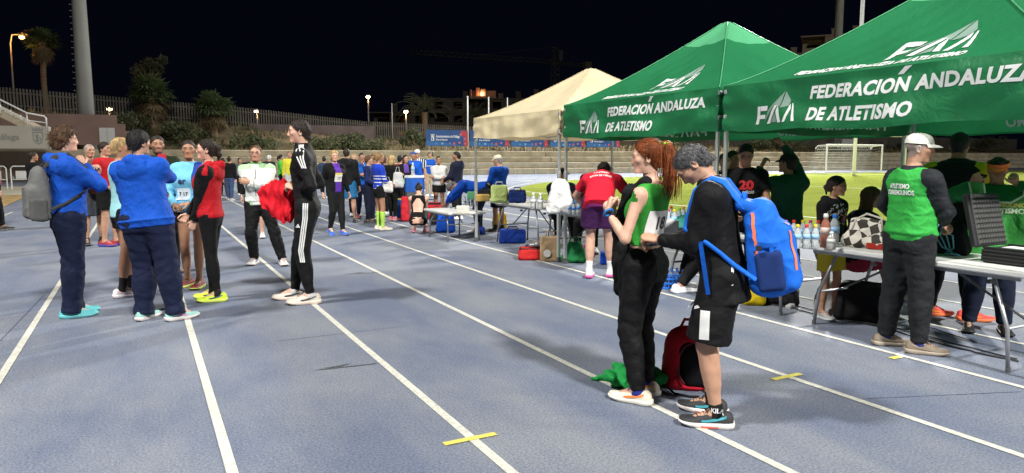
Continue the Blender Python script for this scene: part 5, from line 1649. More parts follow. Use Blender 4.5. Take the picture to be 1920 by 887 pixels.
# ---- foreground: red-haired runner having her bib pinned
H_ = Ht(1208, 748, 259)
w1 = person('red-haired woman in green crop top with race bib, black trousers, seen from behind in profile', 1206, 748, H_, -60, 'f', NEAR, 'fair', girth=.93,
    feet=((-.10, -.02, 6), (.11, .03, 12)), hip=(0, .0, .01), lean=(-2, 0, 0), head=(-26, 4, 0),
    hands=(('px', 1139, 396, 4.25), ('px', 1150, 402, 4.42)), elbows=((-.35, .1, -1), (.5, -.1, -1)), hand_curl=(55, 55), hand_dirs=(((.6, .15, .75), (0.2, -.6, -.4), (0, .3, 1)), ((-.6, .2, .7), (0, -.8, -.3), (0, .3, 1))),
    top=dict(name='crop_top', col=[(.035, .27, .035)], ease=.004, hem=.115, sleeve='none', boxy=0, wr=.0012, fold=.15, neck=.49, rough=.55),
    bottom=dict(col=[BLACK], ease=.016, flare=1.15, len=.97, cuff=.7, waist=.10, wr=.005, rings=.006, rough=.42, fold=.5),
    shoes=((.62, .55, .44), (.68, .64, .56), (.03, .05, .35), (.70, .20, .05)), sock=((.02, .03, .20), .13),
    hair=('pony', 'auburn', dict(vol=1.1, tail=[(0, -9.0, 7.5), (0, -13.0, 6.5), (.3, -14.8, -1), (.6, -14.5, -10), (1.0, -12.5, -19), (1.2, -10, -26)], tr=[1.8, 3.6, 4.2, 4.0, 3.2, 1.2])), seed=1)
T_ = w1.T
Vb, Fb = gridpatch(.235, .205, 10, 9)
bo, br_, bu = w1.tw(.0, -.14, .265), T_ @ vec(-1, 0, 0) * -1, T_ @ vec(0, 0, 1)
bo = w1.tw(.01, -.15, .235)
w1.lay(['crop_top'], Vb, Fb, bo, br_, bu, plain((.78, .78, .76), .6), 'race_bib', .006)
V, Fc = poly2d([[(-.1175, -.1025), (.1175, -.1025), (.1175, -.045), (-.1175, -.045)]], .02); w1.lay(['crop_top'], V, Fc, bo, br_, bu, plain((.02, .03, .22), .6), 'bib_band', .0075)
text_on(w1, ['crop_top'], '181', .105, bo + bu * .03, br_, bu, (.012, .012, .012), 'bib_number', off=.0085, bold=.002, width=.12)
text_on(w1, ['crop_top'], 'TODO', .06, bo - bu * .073, br_, bu, (.75, .75, .75), 'bib_sponsor', off=.0085, shear=.2, bold=.002, width=.15)
# ribbon in the hair
mb = MB()
hd_ = w1.hd
mb.tube([hd_(2.3 * math.cos(a), -11.0 + 1.0 * math.sin(a), 7.0 + 2.5 * math.sin(a)) for a in np.linspace(0, 6.28, 13)[:-1]], .5 * w1.cm, 6, closed=True)
for (pts) in ([(-2, -11, 8.5), (-4.5, -12.5, 9.5), (-4, -11.5, 7.5), (-2, -11, 8)], [(-2, -10.6, 8), (-3.6, -9.0, 5), (-4.2, -8.2, 1), (-4.6, -8.0, -4)], [(-2, -10.6, 8), (-4.0, -13.0, 8.8), (-4.0, -15.5, 9.2)], [(-2, -10.6, 8), (-4, -9.4, 9.8), (-4.2, -8.2, 9.0), (-2, -10.6, 8)]):
    P = np.zeros((len(pts), 2, 3))
    for i, p in enumerate(pts): P[i, 0] = hd_(p[0], p[1] - .7, p[2] + .3); P[i, 1] = hd_(p[0], p[1] + .7, p[2] - .3)
    mb.grid(P)
mb.build('hair_ribbon', cloth((.32, .62, .06), .5, .1), w1.root, True)
# loose strands over the pony tail
def strands(pr, roots, n, col, r=.0016, seed=3, spread=3.2):
    rr = np.random.RandomState(seed); mb = MB()
    for i in range(n):
        o = rr.normal(size=3) * [1, .8, .3] * spread * .45
        pts = []
        for k, p in enumerate(roots):
            t = k / (len(roots) - 1); pts.append(pr.hd(p[0] + o[0] * (.5 + t * .7) + rr.normal() * .35, p[1] + o[1] * (.5 + t * .7) + rr.normal() * .35, p[2] + (rr.uniform(-3, 1.5) * (t == 1))))
        mb.tube(pts, [r * .8] + [r] * (len(pts) - 2) + [r * .4], 4)
    o = mb.build('loose_strands', hair_mat(col), pr.root, True); o['kind'] = 'stuff'
fuzz(w1, 1700, .05, .0012, 'auburn', lambda q: (-q[0] * .08, -11 - q[1], 7 - q[2]), 3, .12)
strands(w1, [(0, -9.5, 7.5), (0, -13.0, 6.6), (.3, -14.8, -1), (.6, -14.5, -10), (1.0, -12.8, -19), (1.2, -11, -27)], 150, 'auburn', .0016, 3, 8.5)
# jacket slung over the shoulder
tw = w1.tw; s_ = w1.s
FL = (unit(T_ @ vec(.35, 1, 0)), .42)
ps = [limb(tw(-.02, -.075, .485), tw(-.062, .0, .525), [.026 * s_, .032 * s_], .03), limb(tw(-.062, .0, .525), tw(-.07, .10, .445), [.032 * s_, .045 * s_], .04), limb(tw(-.07, .10, .445), tw(-.07, .150, .25), [.055 * s_, .070 * s_, .075 * s_], .04, ell=FL, rings=.007, seed=4), limb(tw(-.07, .150, .25), tw(-.07, .155, .02), [.075 * s_, .07 * s_], .04, ell=FL, rings=.009, seed=5), limb(tw(-.07, .155, .02), tw(-.09, .14, -.20), [.065 * s_, .045 * s_], .04, ell=FL, rings=.008, seed=6), limb(tw(-.11, .12, .10), tw(-.12, .10, -.26), [.028 * s_, .024 * s_], .03, rings=.005, seed=8), limb(tw(.06, .115, .46), tw(-.06, .145, .33), [.035 * s_, .045 * s_], .04, ell=FL)]
w1.garment('slung_jacket', ps, [tw(-.14, -.1, .5), tw(.07, .18, -.28), tw(-.18, .2, .55)], .08, [cloth(BLACK, .55, .5)], wr=.006)
# watch
def watch(pr, i, col, face_c):
    sh, el, wr = pr.arms[i]; d = unit(wr - el); u = unit(np.cross(d, [.2, .3, 1])); v = np.cross(d, u); c = wr - d * .012
    mb = MB(); mb.tube([c + (u * math.cos(a) + v * math.sin(a)) * .030 * pr.s for a in np.linspace(0, 6.28, 15)[:-1]], .009 * pr.s, 6, closed=True)
    mb.build('watch', plain(col, .5), pr.root, True)
watch(w1, 0, (.02, .15, .42), None)

# ---- foreground: man with the blue rucksack pinning the bib
H_ = 1.615
SH_WH = (.60, .60, .58)
m1 = person('man in black jacket and shorts with blue rucksack, bending his head to pin a bib', 1338, 789, H_, -82, 'm', NEAR, 'mid', girth=1.03, belly=.08,
    feet=((-.10, -.03, 10), (.12, .03, 8)), hip=(0, -.03, .012), lean=(10, 0, 0), head=(-4, 54, 0),
    hands=(('px', 1238, 449, 4.02), ('px', 1240, 452, 4.16)), elbows=((-.30, -.35, -1), (.35, -.45, -1)), hand_curl=(42, 45), hand_dirs=(((.1, .95, .12), (.5, .1, -.8), (.2, .2, 1)), ((-.2, .95, 0), (-.4, .1, -.8), (0, .2, 1))),
    top=dict(name='jacket', col=[BLACK], ease=.022, hem=-.19, sleeve='long', boxy=.8, wr=.004, rings=.005, fold=.45, collar=.055, rough=.42),
    bottom=dict(kind='short', name='shorts', col=[BLACK], ease=.022, len=.92, flare=1.15, rough=.45, fold=.4, wr=.004, rings=.004),
    shoes=((.020, .020, .022), (.70, .66, .62), (.015, .015, .015), (.05, .30, .36)), sock=((.012, .012, .012), .16),
    hair=('short', 'salt', dict(vol=.35, line=7.4)), glasses=True, beard=.18, seed=2)
fuzz(m1, 1300, .018, .0011, 'salt', lambda q: (q[0] * .05, -.4, -.5 + q[2] * .02), 2, .5)
fuzz(m1, 500, .016, .0011, 'grey', lambda q: (q[0] * .05, -.4, -.5), 4, .5)
# white side panels and stripe
for i, sg in ((0, -1), (1, 1)):
    hj, kn = m1.legs[i][0], m1.legs[i][1]; c = hj * .36 + kn * .64
    V, Fc = gridpatch(.052, .155, 3, 8)
    m1.lay(['shorts'], V, Fc, c + vec(sg * .1, .02, .0), vec(0, sg, 0), vec(0, 0, 1), cloth(SH_WH, .6, .1), 'side_panel', .005)
m1.lay(['shorts'], *poly2d([[(-.03, -.004), (.0, -.012), (.034, .004), (.02, .014), (.0, .002), (-.024, .010)]], .02), m1.legs[0][0] * .5 + m1.legs[0][1] * .5 + vec(-.1, .095, .03), vec(0, -1, 0), vec(0, 0, 1), plain((.7, .7, .7), .6), 'emblem', .005)
V, Fc = gridpatch(.012, .12, 1, 6); m1.lay(['jacket'], V, Fc, m1.tw(-.16, -.07, -.01), vec(0, -1, 0), vec(0, 0, 1), plain((.6, .6, .6), .6), 'reflective_stripe', .004)
text_on(m1, ['sock'], 'KILA', .035, m1.legs[0][2] + vec(-.06, -.01, .03), vec(0, -1, 0), vec(0, 0, 1), (.7, .7, .7), 'lettering', off=.003, bold=.001, step=.02)
watch(m1, 0, (.02, .02, .02), None)
# coral outsoles
for o in m1.root.children:
    if o.name.startswith('shoe'):
        mb = MB(); k_ = 17; P = np.zeros((k_, 2, 3))
        for i in range(k_):
            a = math.pi * 2 * i / (k_ - 1); P[i, 0] = (.046 * math.cos(a), .055 + .142 * math.sin(a), .0025 + (.018 if math.sin(a) > .8 else .004)); P[i, 1] = (.0485 * math.cos(a), .055 + .146 * math.sin(a), .0125 + (.018 if math.sin(a) > .8 else .004))
        mb.grid(P[::-1]); mb.build('outsole_edge', plain((.72, .14, .09), .5), o)

# ---- man with the white cap and green vest at the near tables
H_ = Ht(1690, 657, 251)
m2 = person('man in white cap, green lettered vest and charcoal trousers, back to the camera', 1692, 655, H_, 38, 'm', NEAR, 'mid', girth=1.04, belly=.05,
    feet=((-.15, -.02, -26), (.14, .0, 42)), lean=(1, 0, 8), head=(48, 5, 0), hands=((-.26, .26, .98), ('px', 1768, 418, 5.45)), elbows=((-1, -.3, -.3), (1, -.45, -.4)), hand_curl=(20, 38), hand_dirs=(None, ((.1, .75, -.55), (-.7, .3, -.4), (-.3, .5, .4))),
    top=dict(name='undershirt', col=[(.022, .024, .028)], ease=.014, hem=-.03, boxy=.7, wr=.004, rings=.005, collar=.05, fold=.4, rough=.55),
    vest=dict(name='green_vest', col=[(.035, .34, .055)], ease=.030, hem=-.05, sleeve='none2', boxy=.9, wr=.0075, fold=.5, rough=.4, rib=1, neck=.505),
    bottom=dict(col=[(.017, .018, .020)], ease=.024, flare=1.1, len=.98, cuff=.85, wr=.005, rings=.006, fold=.5, rough=.75),
    shoes=((.17, .135, .095), (.30, .25, .19), (.14, .11, .08), (.21, .17, .12)), sock=((.05, .05, .2), .12), hair=('buzz', 'grey'), hat=('cap', (.74, .72, .64)), seed=3)
T_ = m2.T
for t_, dz in (('ATLETISMO', .385), ('TORREMOLINOS', .335)):
    text_on(m2, ['green_vest'], t_, .048, m2.tw(0, -.16, dz), T_ @ vec(1, 0, 0), T_ @ vec(0, 0, 1), (.80, .82, .78), 'lettering', bold=.0018, off=.005, width=.19 if 'T' == t_[1] else .25)
hj, kn, an = m2.legs[0][:3]
c = kn * .45 + an * .55
ax = unit(an - kn)
out_ = unit(vec(-1, -.35, 0)); acr = np.cross(out_, vec(0, 0, 1))
for k_, t_ in ((0, 'ATLETISMO'), (1, 'TORREMOLINOS')):
    text_on(m2, ['trousers'], t_, .030 - .010 * k_, c - acr * (.026 * k_ - .012), vec(0, 0, -1), np.cross(out_, vec(0, 0, -1)), (.75, .75, .73), 'lettering', bold=.001, off=.004)


# ---- left group
H_ = Ht(140, 592, 239)
p1 = person('woman in blue hooded jacket with curly brown hair and sunglasses on her head', 140, 592, H_, 78, 'f', .010, 'fair', girth=1.07, belly=.10,
    feet=((-.09, .02, 4), (.08, -.04, 8)), lean=(1, 0, 0), head=(12, -2, 0), hands=(('px', 176, 330, 6.75), ('px', 158, 309, 6.60)), elbows=((-.5, .5, -1), (.25, .8, -.7)), hand_curl=(50, 50), hand_dirs=(((.2, .3, .9), (.6, -.5, 0), (.5, .3, .5)), None),
    top=dict(col=[ROYAL], ease=.023, hem=-.07, boxy=.6, wr=.005, rings=.0075, hood=True, collar=.05, fold=.5, rough=.5, rib=1), bottom=dict(col=[NAVY], ease=.026, flare=1.35, cuff=1.5, len=1.0, drop=.03, wr=.005, rings=.005, fold=.5),
    shoes=((.10, .42, .45), (.12, .45, .47), (.12, .45, .48)), hair=('curly', 'brown', dict(vol=1.0, line=7.2)), seed=4)
mb = MB()
for q in (-1, 1): mb.tube([p1.hd(q * 3.4 + 2.6 * math.cos(a), 6.0 + .8 * math.sin(a), 12.6 + 1.2 * math.sin(a)) for a in np.linspace(0, 6.28, 13)[:-1]], .25 * p1.cm, 5, closed=True); mb.tube([p1.hd(q * 6, 5.6, 12.3), p1.hd(q * 8.8, 1, 9), p1.hd(q * 8.8, -4, 5)], .22 * p1.cm, 5)
mb.build('sunglasses', plain((.02, .02, .02), .2), p1.root, True)
H_ = Ht(305, 601, 241)
p2 = person('stout person in blue hoodie and navy trousers seen from behind with short dark hair', 296, 600, H_, 24, 'f', .010, 'mid', girth=1.17, belly=.10,
    feet=((-.13, .02, -8), (.17, -.01, 40)), hip=(-.05, 0, .005), lean=(2, -6, 4), head=(26, 2, 0), hands=((-.10, .30, 1.14), ('px', 309, 326, 6.85)), elbows=((-.25, -.2, -1), (1.0, -.1, -.9)), hand_curl=(40, 55), hand_dirs=(None, ((-.25, .4, .9), (-.7, .3, -.3), (-.3, -.6, .6))),
    top=dict(col=[ROYAL], ease=.025, hem=-.08, boxy=.6, wr=.005, rings=.0075, hood=True, fold=.5, rough=.55, rib=1, flat=True), bottom=dict(col=[NAVY], ease=.028, flare=1.35, cuff=1.45, len=1.0, drop=.03, wr=.005, rings=.005, fold=.5),
    shoes=((.28, .52, .46), (.66, .60, .58), (.5, .3, .5), (.55, .20, .45)), hair=('short', 'black', dict(vol=1.3)), seed=5)
p3 = person('bearded man in dark green jacket facing the camera behind the blue hoodies', 308, 511, Ht(308, 511, 254), 176, 'm', .012, 'tan', feet=((-.14, 0, 10), (.14, 0, 10)), head=(-4, 0, 0), hands=((-.20, .16, .95), (.16, .22, 1.05)),
    top=dict(col=[(.018, .028, .016)], ease=.024, wr=.005, collar=.06, hem=-.08), bottom=dict(col=[BLK2], ease=.022), shoes=((.30, .22, .15), (.5, .45, .4)), hair=('short', 'dark', dict(vol=.5)), beard=.6, seed=6)
p4 = person('woman runner in sky blue vest and open blue jacket with bare legs', 366, 538, Ht(366, 538, 262), 205, 'f', .012, 'tan', girth=.95, feet=((-.08, .05, 6), (.10, -.03, 14)), head=(-22, 0, 0), hands=((-.07, .20, 1.02), (.10, .20, 1.00)), elbows=((-1, -.4, -.4), (1, -.4, -.4)), hand_curl=(45, 45), hand_dirs=(((.8, .5, -.2), (0, -.3, -.9)), ((-.8, .5, -.2), (0, -.3, -.9))),
    top=dict(col=[(.16, .46, .66), (.16, .46, .66), (.16, .46, .66), (.02, .05, .26)], ease=.022, hem=-.05, wr=.005, rings=.006, collar=.03, zone=lambda l, tg, c: np.where((tg == 0) & ((np.abs(l[:, 0]) > .085) | (l[:, 1] < 0)) & (l[:, 0] < 0), 3, tg)), bottom=dict(kind='short', name='running_briefs', col=[BLACK], ease=.004, len=.34, flare=.4, wr=.001),
    shoes=((.22, .012, .025), (.55, .62, .10), (.1, .01, .01), (.45, .05, .05)), hair=('pony', 'dark', dict(vol=.4, tail=[(0, -10, 3), (0, -12, 0), (0, -11.5, -9)], tr=[1.6, 2.2, .8])), seed=7)
text_on(p4, ['jacket'], 'er', .10, p4.tw(.02, .15, .31), vec(-1, 0, 0), vec(0, 0, 1), (.02, .03, .10), 'lettering', bold=.003, off=.005)
V, Fc = gridpatch(.15, .13); p4.lay(['jacket'], V, Fc, p4.tw(.02, .15, .17), vec(-1, 0, 0), vec(0, 0, 1), plain((.55, .62, .68), .6), 'race_bib', .006)
text_on(p4, ['jacket'], '7 17', .055, p4.tw(.02, .15, .17), vec(-1, 0, 0), vec(0, 0, 1), (.02, .02, .02), 'bib_number', bold=.002, off=.009)
p5 = person('woman in red and black hooded jacket, black leggings and neon yellow shoes', 402, 563, Ht(402, 560, 261), -74, 'f', .010, 'fair', girth=.98, feet=((-.08, -.06, 10), (.09, .04, 10)), lean=(0, 0, 0), head=(-8, -3, 0), hands=(('px', 362, 420, 7.25), ('px', 352, 402, 7.45)), elbows=((-.5, -1, -.3), (.6, -.5, -.6)), hand_curl=(25, 45),
    top=dict(col=[RED, BLACK, RED], ease=.020, hem=-.04, boxy=.5, hood=True, wr=.005, rings=.005, fold=.4), bottom=dict(name='leggings', col=[BLACK], ease=.003, rings=.001, wr=.0015, len=.90, cuff=.6, rough=.5, fold=.15), sock=((.015, .015, .015), .12),
    shoes=((.55, .72, .03), (.60, .70, .10), (.4, .6, .02), (.03, .06, .10)), hair=('pony', 'dark', dict(vol=.6, tail=[(0, -10, 4), (0, -12.5, 3), (0, -13.5, -4), (0, -12.5, -12)], tr=[1.6, 2.6, 2.8, 1.0])), seed=8)
p6 = person('blonde runner in pale teal vest with black socks, half hidden behind the stout blue hoodie', 241, 553, Ht(241, 553, 257), 70, 'f', .012, 'tan', feet=((-.10, .05, 5), (.11, -.10, 10)), head=(20, 0, 0), hands=((-.14, .25, 1.1), (.14, .25, 1.1)),
    top=dict(name='vest', col=[(.30, .58, .60)], ease=.010, sleeve='none', wr=.003, hem=-.08), bottom=dict(kind='short', name='running_shorts', col=[BLACK], ease=.012, len=.4, wr=.003), sock=((.014, .014, .014), .33), shoes=((.66, .64, .64), (.72, .66, .66), (.6, .6, .6), (.55, .3, .35)), hair=('short', 'blonde', dict(vol=.5)), seed=9)
p7 = person('grey-haired man in brown shirt and grey shorts standing behind the blue jackets', 178, 459, Ht(178, 459, 270), 165, 'm', MIDR, 'mid', feet=((-.12, 0, 10), (.12, 0, 10)), head=(-12, 0, 0), hands=((-.2, .1, .95), (.15, .25, 1.1)),
    top=dict(name='shirt', col=[(.17, .085, .06), (.17, .085, .06)], sleeve='short', ease=.02), bottom=dict(kind='short', col=[(.05, .055, .065)], ease=.025, len=.95), shoes=((.02, .02, .02), (.1, .1, .1)), sock=((.03, .03, .03), .15), hair=('buzz', 'grey'), seed=10)
p8 = person('runner in red jacket and dark shorts with red and blue shoes behind the blue jackets', 207, 461, Ht(207, 461, 266), 120, 'm', MIDR, 'mid', feet=((-.10, .05, 5), (.10, -.04, 5)), head=(10, 0, 0), hands=((-.2, .15, 1.0), (.2, .15, 1.0)),
    top=dict(col=[RED], ease=.02), bottom=dict(kind='short', col=[BLACK], ease=.02, len=.7), shoes=((.28, .02, .03), (.03, .05, .35)), hair=('short', 'dark'), seed=11)
p9 = person('distant dark-haired woman in black jacket at the far left, looking right', 70, 413, Ht(70, 413, 285), 60, 'f', MIDR, 'tan', feet=((-.09, .05, 5), (.09, -.15, 5)), head=(30, 0, 0), top=dict(col=[BLACK], ease=.02), bottom=dict(col=[NAVY], ease=.012), shoes=((.6, .6, .6), (.6, .6, .6)), hair=('bun', 'dark'), seed=12)
p10 = person('person with black shoes and red top cut off by the left picture edge', -6, 433, 1.7, 80, 'm', MIDR, 'mid', feet=((-.1, .12, 5), (.1, -.05, 5)), top=dict(col=[RED]), bottom=dict(col=[BLACK], ease=.02), shoes=((.02, .02, .02), (.12, .12, .12)), seed=13)

# ---- middle: man in white jacket, bald man, man in black tracksuit
H_ = Ht(500, 497, 268)
m3 = person('man in white and green track jacket with glasses, arms crossed, black trousers', 497, 496, H_, 192, 'm', .010, 'mid', girth=.98, feet=((-.26, .06, 22), (.16, -.06, 6)), hip=(.05, 0, .03), lean=(0, 2, 0), head=(-6, 2, 0),
    hands=((.12, .20, 1.20), (-.13, .22, 1.17)), elbows=((-1, -.1, -.6), (1, -.1, -.6)), hand_curl=(20, 20), hand_dirs=(((.95, .1, .12), (0, -1, 0), (0, 0, 1)), ((-.95, .1, .05), (0, -1, 0), (0, 0, 1))),
    top=dict(col=[(.62, .64, .60), (.62, .64, .60), (.10, .30, .10), (.38, .56, .33)], ease=.022, hem=-.05, boxy=.8, collar=.05, wr=.006, rings=.007, fold=.5, rib=1, zone=lambda l, tg, c: np.where(((l[:, 2] > .465) & (tg == 0) & (np.abs(l[:, 0]) > .05)) | ((tg == 1) & (l[:, 2] > .465)) | ((tg == 0) & (l[:, 2] < .01) & (np.abs(l[:, 0]) > .06)), 3, tg)),
    bottom=dict(col=[BLACK], ease=.024, flare=1.15, len=.99, cuff=.9, wr=.005, rings=.006, fold=.5, rough=.6), shoes=((.52, .52, .50), (.62, .55, .48), (.5, .5, .5), (.03, .10, .35)), hair=('short', 'brown', dict(vol=.1, line=9.6)), glasses=True, seed=14, beard=.15)
V, Fc = gridpatch(.008, .36, 1, 12); m3.lay(['jacket'], V, Fc, m3.tw(0, .15, .27), vec(-1, 0, 0), vec(0, 0, 1), plain((.05, .06, .05), .5), 'zip', .004)
text_on(m3, ['trousers'], 'ATLETISMO', .028, m3.legs[1][0] * .7 + m3.legs[1][1] * .3 + vec(.03, .1, 0), vec(.1, 0, -1), vec(1, 0, .1), (.45, .45, .44), 'lettering', off=.004)
person('bald man in black jacket partly hidden behind the white jacket man', 482, 446, Ht(482, 446, 279), 185, 'm', MIDR, 'fair', head=(-8, 0, 0), top=dict(col=[BLACK], ease=.022), bottom=dict(kind='short', col=[BLACK], len=.9, ease=.02), shoes=((.6, .6, .6), (.6, .6, .6)), hair=('bald', 'grey'), seed=15)
H_ = Ht(568, 566, 222)
m4 = person('tall man in black three-stripe tracksuit holding a red garment, profile to the left', 568, 566, H_, -82, 'm', .0085, 'fair', girth=.97, feet=((-.11, -.085, 10), (.11, .09, 8)), hip=(0, -.07, .006), lean=(4, 0, 0), head=(-8, 1, 0),
    hands=(('px', 558, 354, 7.15), ('px', 549, 352, 7.40)), elbows=((-.22, -.30, -1), (.3, -.3, -1)), hand_curl=(42, 42), hand_dirs=(((.2, .9, .35), (.5, .2, -.5), (.3, .2, 1)), ((-.2, .9, .3), (-.4, 0, -.6), (0, .3, 1))),
    top=dict(col=[BLACK, BLACK], ease=.013, hem=-.05, boxy=.4, collar=.075, wr=.003, rings=.004, fold=.35, rough=.5), bottom=dict(col=[BLACK], ease=.014, flare=.85, cuff=.4, len=.96, wr=.003, rings=.004, fold=.35, rough=.55),
    shoes=((.56, .50, .42), (.60, .50, .42), (.5, .45, .4), (.03, .03, .03)), sock=((.5, .5, .5), .1), hair=('short', 'dark', dict(vol=.9, line=8.4)), seed=16, beard=.12)
# three stripes down the sleeve, the shoulder and the trouser leg (near side)
WST = cloth((.62, .62, .60), .6, .1)
sh, el, wr = m4.arms[0]
for k_ in (-1, 0, 1):
    off = k_ * .021
    def along(a, b, n): return [a + (b - a) * i / n for i in range(n + 1)]
    path = along(m4.tw(-.07, -.01 + off * .8, .56), sh + vec(-.03, off, .035), 5) + along(sh + vec(-.06, off, .0), sh * .62 + el * .38 + vec(-.08, off, 0), 7)[1:]
    V = []; F_ = []
    nm, GV, GQ, GO = [g_ for g_ in m4.garments if g_[0] == 'jacket'][0]
    bt = BVHTree.FromPolygons([tuple(v) for v in GV], [tuple(int(i) for i in q) for q in GQ]) if k_ == -1 else bt
    for p in path:
        h = bt.find_nearest(Vector(p)); c, n_ = np.array(h[0]), np.array(h[1]); c = c + n_ * .004
        V += [c + vec(0, -.0065, 0), c + vec(0, .0065, 0)]
    F_ = [(2 * i, 2 * i + 1, 2 * i + 3, 2 * i + 2) for i in range(len(path) - 1)]
    mb = MB(); mb.add(V, F_); mb.build('sleeve_stripe', WST, m4.root, True)
    nm, GV, GQ, GO = [g_ for g_ in m4.garments if g_[0] == 'trousers'][0]
    bt2 = BVHTree.FromPolygons([tuple(v) for v in GV], [tuple(int(i) for i in q) for q in GQ]) if k_ == -1 else bt2
    hj, kn, an = m4.legs[0][:3]; V = []
    path = along(m4.pel + vec(-.25, off * .9 - .01, .02), hj + vec(-.2, off * .9, -.1), 4)[:-1] + along(hj + vec(-.2, off * .9, -.1), kn + vec(-.15, off * .9, .03), 8) + along(kn + vec(-.15, off * .9, .03), kn * .8 + an * .2 + vec(-.15, off * .8, 0), 4)[1:]
    for p in path:
        h = bt2.ray_cast(Vector(p), Vector((1, 0, 0)), .5)
        c = np.array(h[0]) if h[0] else p + vec(.1, 0, 0)
        V += [c + vec(-.004, -.0065, 0), c + vec(-.004, .0065, 0)]
    F_ = [(2 * i, 2 * i + 1, 2 * i + 3, 2 * i + 2) for i in range(len(path) - 1)]
    mb = MB(); mb.add(V, F_); mb.build('leg_stripe', WST, m4.root, True)
def three_bars(k):
    return poly2d([[(k * a, 0), (k * (a + .22), 0), (k * (a + .22 - (h_ * .5)), k * h_), (k * (a - h_ * .5), k * h_)][::1] for a, h_ in ((.02, .18), (.34, .42), (.66, .68))], .02)
V, Fc = three_bars(.052); m4.lay(['jacket'], V - [.025, .018], Fc, m4.tw(-.085, .15, .355), unit(vec(-.55, -.85, 0)) , vec(0, 0, 1), plain((.7, .7, .7), .6), 'emblem', .004)
hj, kn, an = m4.legs[0][:3]
V, Fc = three_bars(.05); m4.lay(['trousers'], V - [.025, .018], Fc, hj * .62 + kn * .38 + vec(-.12, .05, 0), vec(0, -1, 0), vec(0, 0, 1), plain((.7, .7, .7), .6), 'emblem', .004)

# ---- far walkers at the left of centre
person('distant person in black jacket and blue jeans walking away past the white jacket man', 432, 376, Ht(432, 376, 294), 20, 'm', FAR, 'mid', feet=((-.1, .12, 5), (.1, -.12, 5)), lean=(6, 0, 0), top=dict(col=[BLACK], ease=.035), bottom=dict(col=[(.05, .08, .16)], ease=.02), shoes=((.3, .3, .3), (.5, .5, .5)), hair=('short', 'dark'), seed=21)
person('distant person in dark coat beside the person in jeans', 421, 372, Ht(421, 372, 297), -20, 'm', FAR, 'mid', feet=((-.1, .1, 5), (.1, -.1, 5)), top=dict(col=[(.02, .02, .025)], ease=.035), bottom=dict(col=[(.12, .11, .10)], ease=.02), hair=('short', 'black'), seed=22)
person('white-haired person in dark coat seen far behind between two men', 507, 371, Ht(507, 371, 291), 30, 'm', FAR, 'fair', top=dict(col=[(.02, .022, .025)], ease=.035, hem=-.1), bottom=dict(col=[BLK2], ease=.02), hair=('short', 'white'), seed=23)
person('distant person in neon green jacket with black hair', 529, 369, Ht(529, 369, 290), 80, 'f', FAR, 'mid', top=dict(col=[(.10, .52, .05)], ease=.025), bottom=dict(col=[BLACK], ease=.015), hair=('pony', 'black'), seed=24)
person('distant person in yellow jacket half hidden by the man in black tracksuit', 546, 374, Ht(546, 374, 284), 190, 'm', FAR, 'mid', top=dict(col=[(.62, .58, .05)], ease=.025, zone=lambda l, tg, c: tg), bottom=dict(col=[(.5, .5, .48)], ease=.02), hair=('short', 'darkblonde'), seed=25)

# ---- crowd between the lanes and the cream tent
a1 = person('blonde woman walking in open black jacket with purple vest and race bib, blue shoes', 631, 440, Ht(631, 440, 282), 150, 'f', .018, 'fair', feet=((-.07, .14, 4), (.08, -.12, 6, .03)), head=(20, 2, 0), hands=((-.25, .10, .88), (.25, -.08, .88)),
    top=dict(col=[BLACK, BLACK, BLACK, (.10, .035, .32)], ease=.020, hem=-.06, wr=.004, zone=lambda l, tg, c: np.where((tg == 0) & (l[:, 1] > .02) & (np.abs(l[:, 0]) < .072), 3, tg)), bottom=dict(col=[BLK2], ease=.010, cuff=.7), shoes=((.03, .12, .48), (.15, .2, .5)), hair=('bob', 'blonde', dict(vol=1.2)), seed=31)
V, Fc = gridpatch(.15, .15); a1.lay(['jacket'], V, Fc, a1.tw(0, .16, .24), vec(-1, 0, 0), vec(0, 0, 1), plain((.72, .70, .62), .6), 'race_bib', .006)
V, Fc = gridpatch(.15, .035, 4, 1); a1.lay(['jacket'], V + [0, .075], Fc, a1.tw(0, .16, .24), vec(-1, 0, 0), vec(0, 0, 1), plain((.62, .48, .05), .6), 'bib_band', .008)
text_on(a1, ['jacket'], '17', .075, a1.tw(-.02, .16, .22), vec(-1, 0, 0), vec(0, 0, 1), (.02, .02, .02), 'bib_number', bold=.002, off=.009)
person('man in black hooded jacket and blue shorts seen from behind', 653, 417, Ht(653, 417, 278), 8, 'm', .018, 'mid', feet=((-.17, .03, 12), (.17, -.03, 8)), hands=((-.22, .22, 1.0), (.27, .05, .86)), top=dict(col=[BLK2], ease=.028, hood=True, hem=-.06), bottom=dict(kind='short', col=[(.02, .13, .28)], ease=.025, len=.80), shoes=((.02, .02, .02), (.05, .05, .05)), hair=('short', 'dark', dict(vol=.6)), seed=32)
person('man in royal blue jacket and navy trousers with hand at his mouth', 681, 409, Ht(681, 409, 287), 165, 'm', .018, 'tan', head=(6, 4, 0), feet=((-.12, .04, 6), (.12, -.02, 8)), hands=((.0, .20, 1.42), (.10, .22, 1.18)), elbows=((-.8, -.1, -1), (.8, -.1, -1)), hand_curl=(60, 40), top=dict(col=[(.012, .10, .42)], ease=.024, hem=-.05), bottom=dict(col=[NAVY], ease=.014), shoes=((.3, .05, .08), (.5, .3, .3)), hair=('short', 'dark', dict(vol=.4)), seed=33)
person('person in navy jacket standing behind the striped top runner', 694, 418, Ht(694, 418, 292), 100, 'm', .018, 'mid', feet=((-.1, .05, 5), (.12, -.04, 5)), hands=((-.2, .2, 1.05), (.2, .22, 1.0)), top=dict(col=[(.012, .018, .07)], ease=.026, hem=-.1), bottom=dict(col=[(.008, .01, .022)], ease=.02), shoes=((.03, .03, .03), (.05, .05, .05)), hair=('short', 'brown'), seed=34)
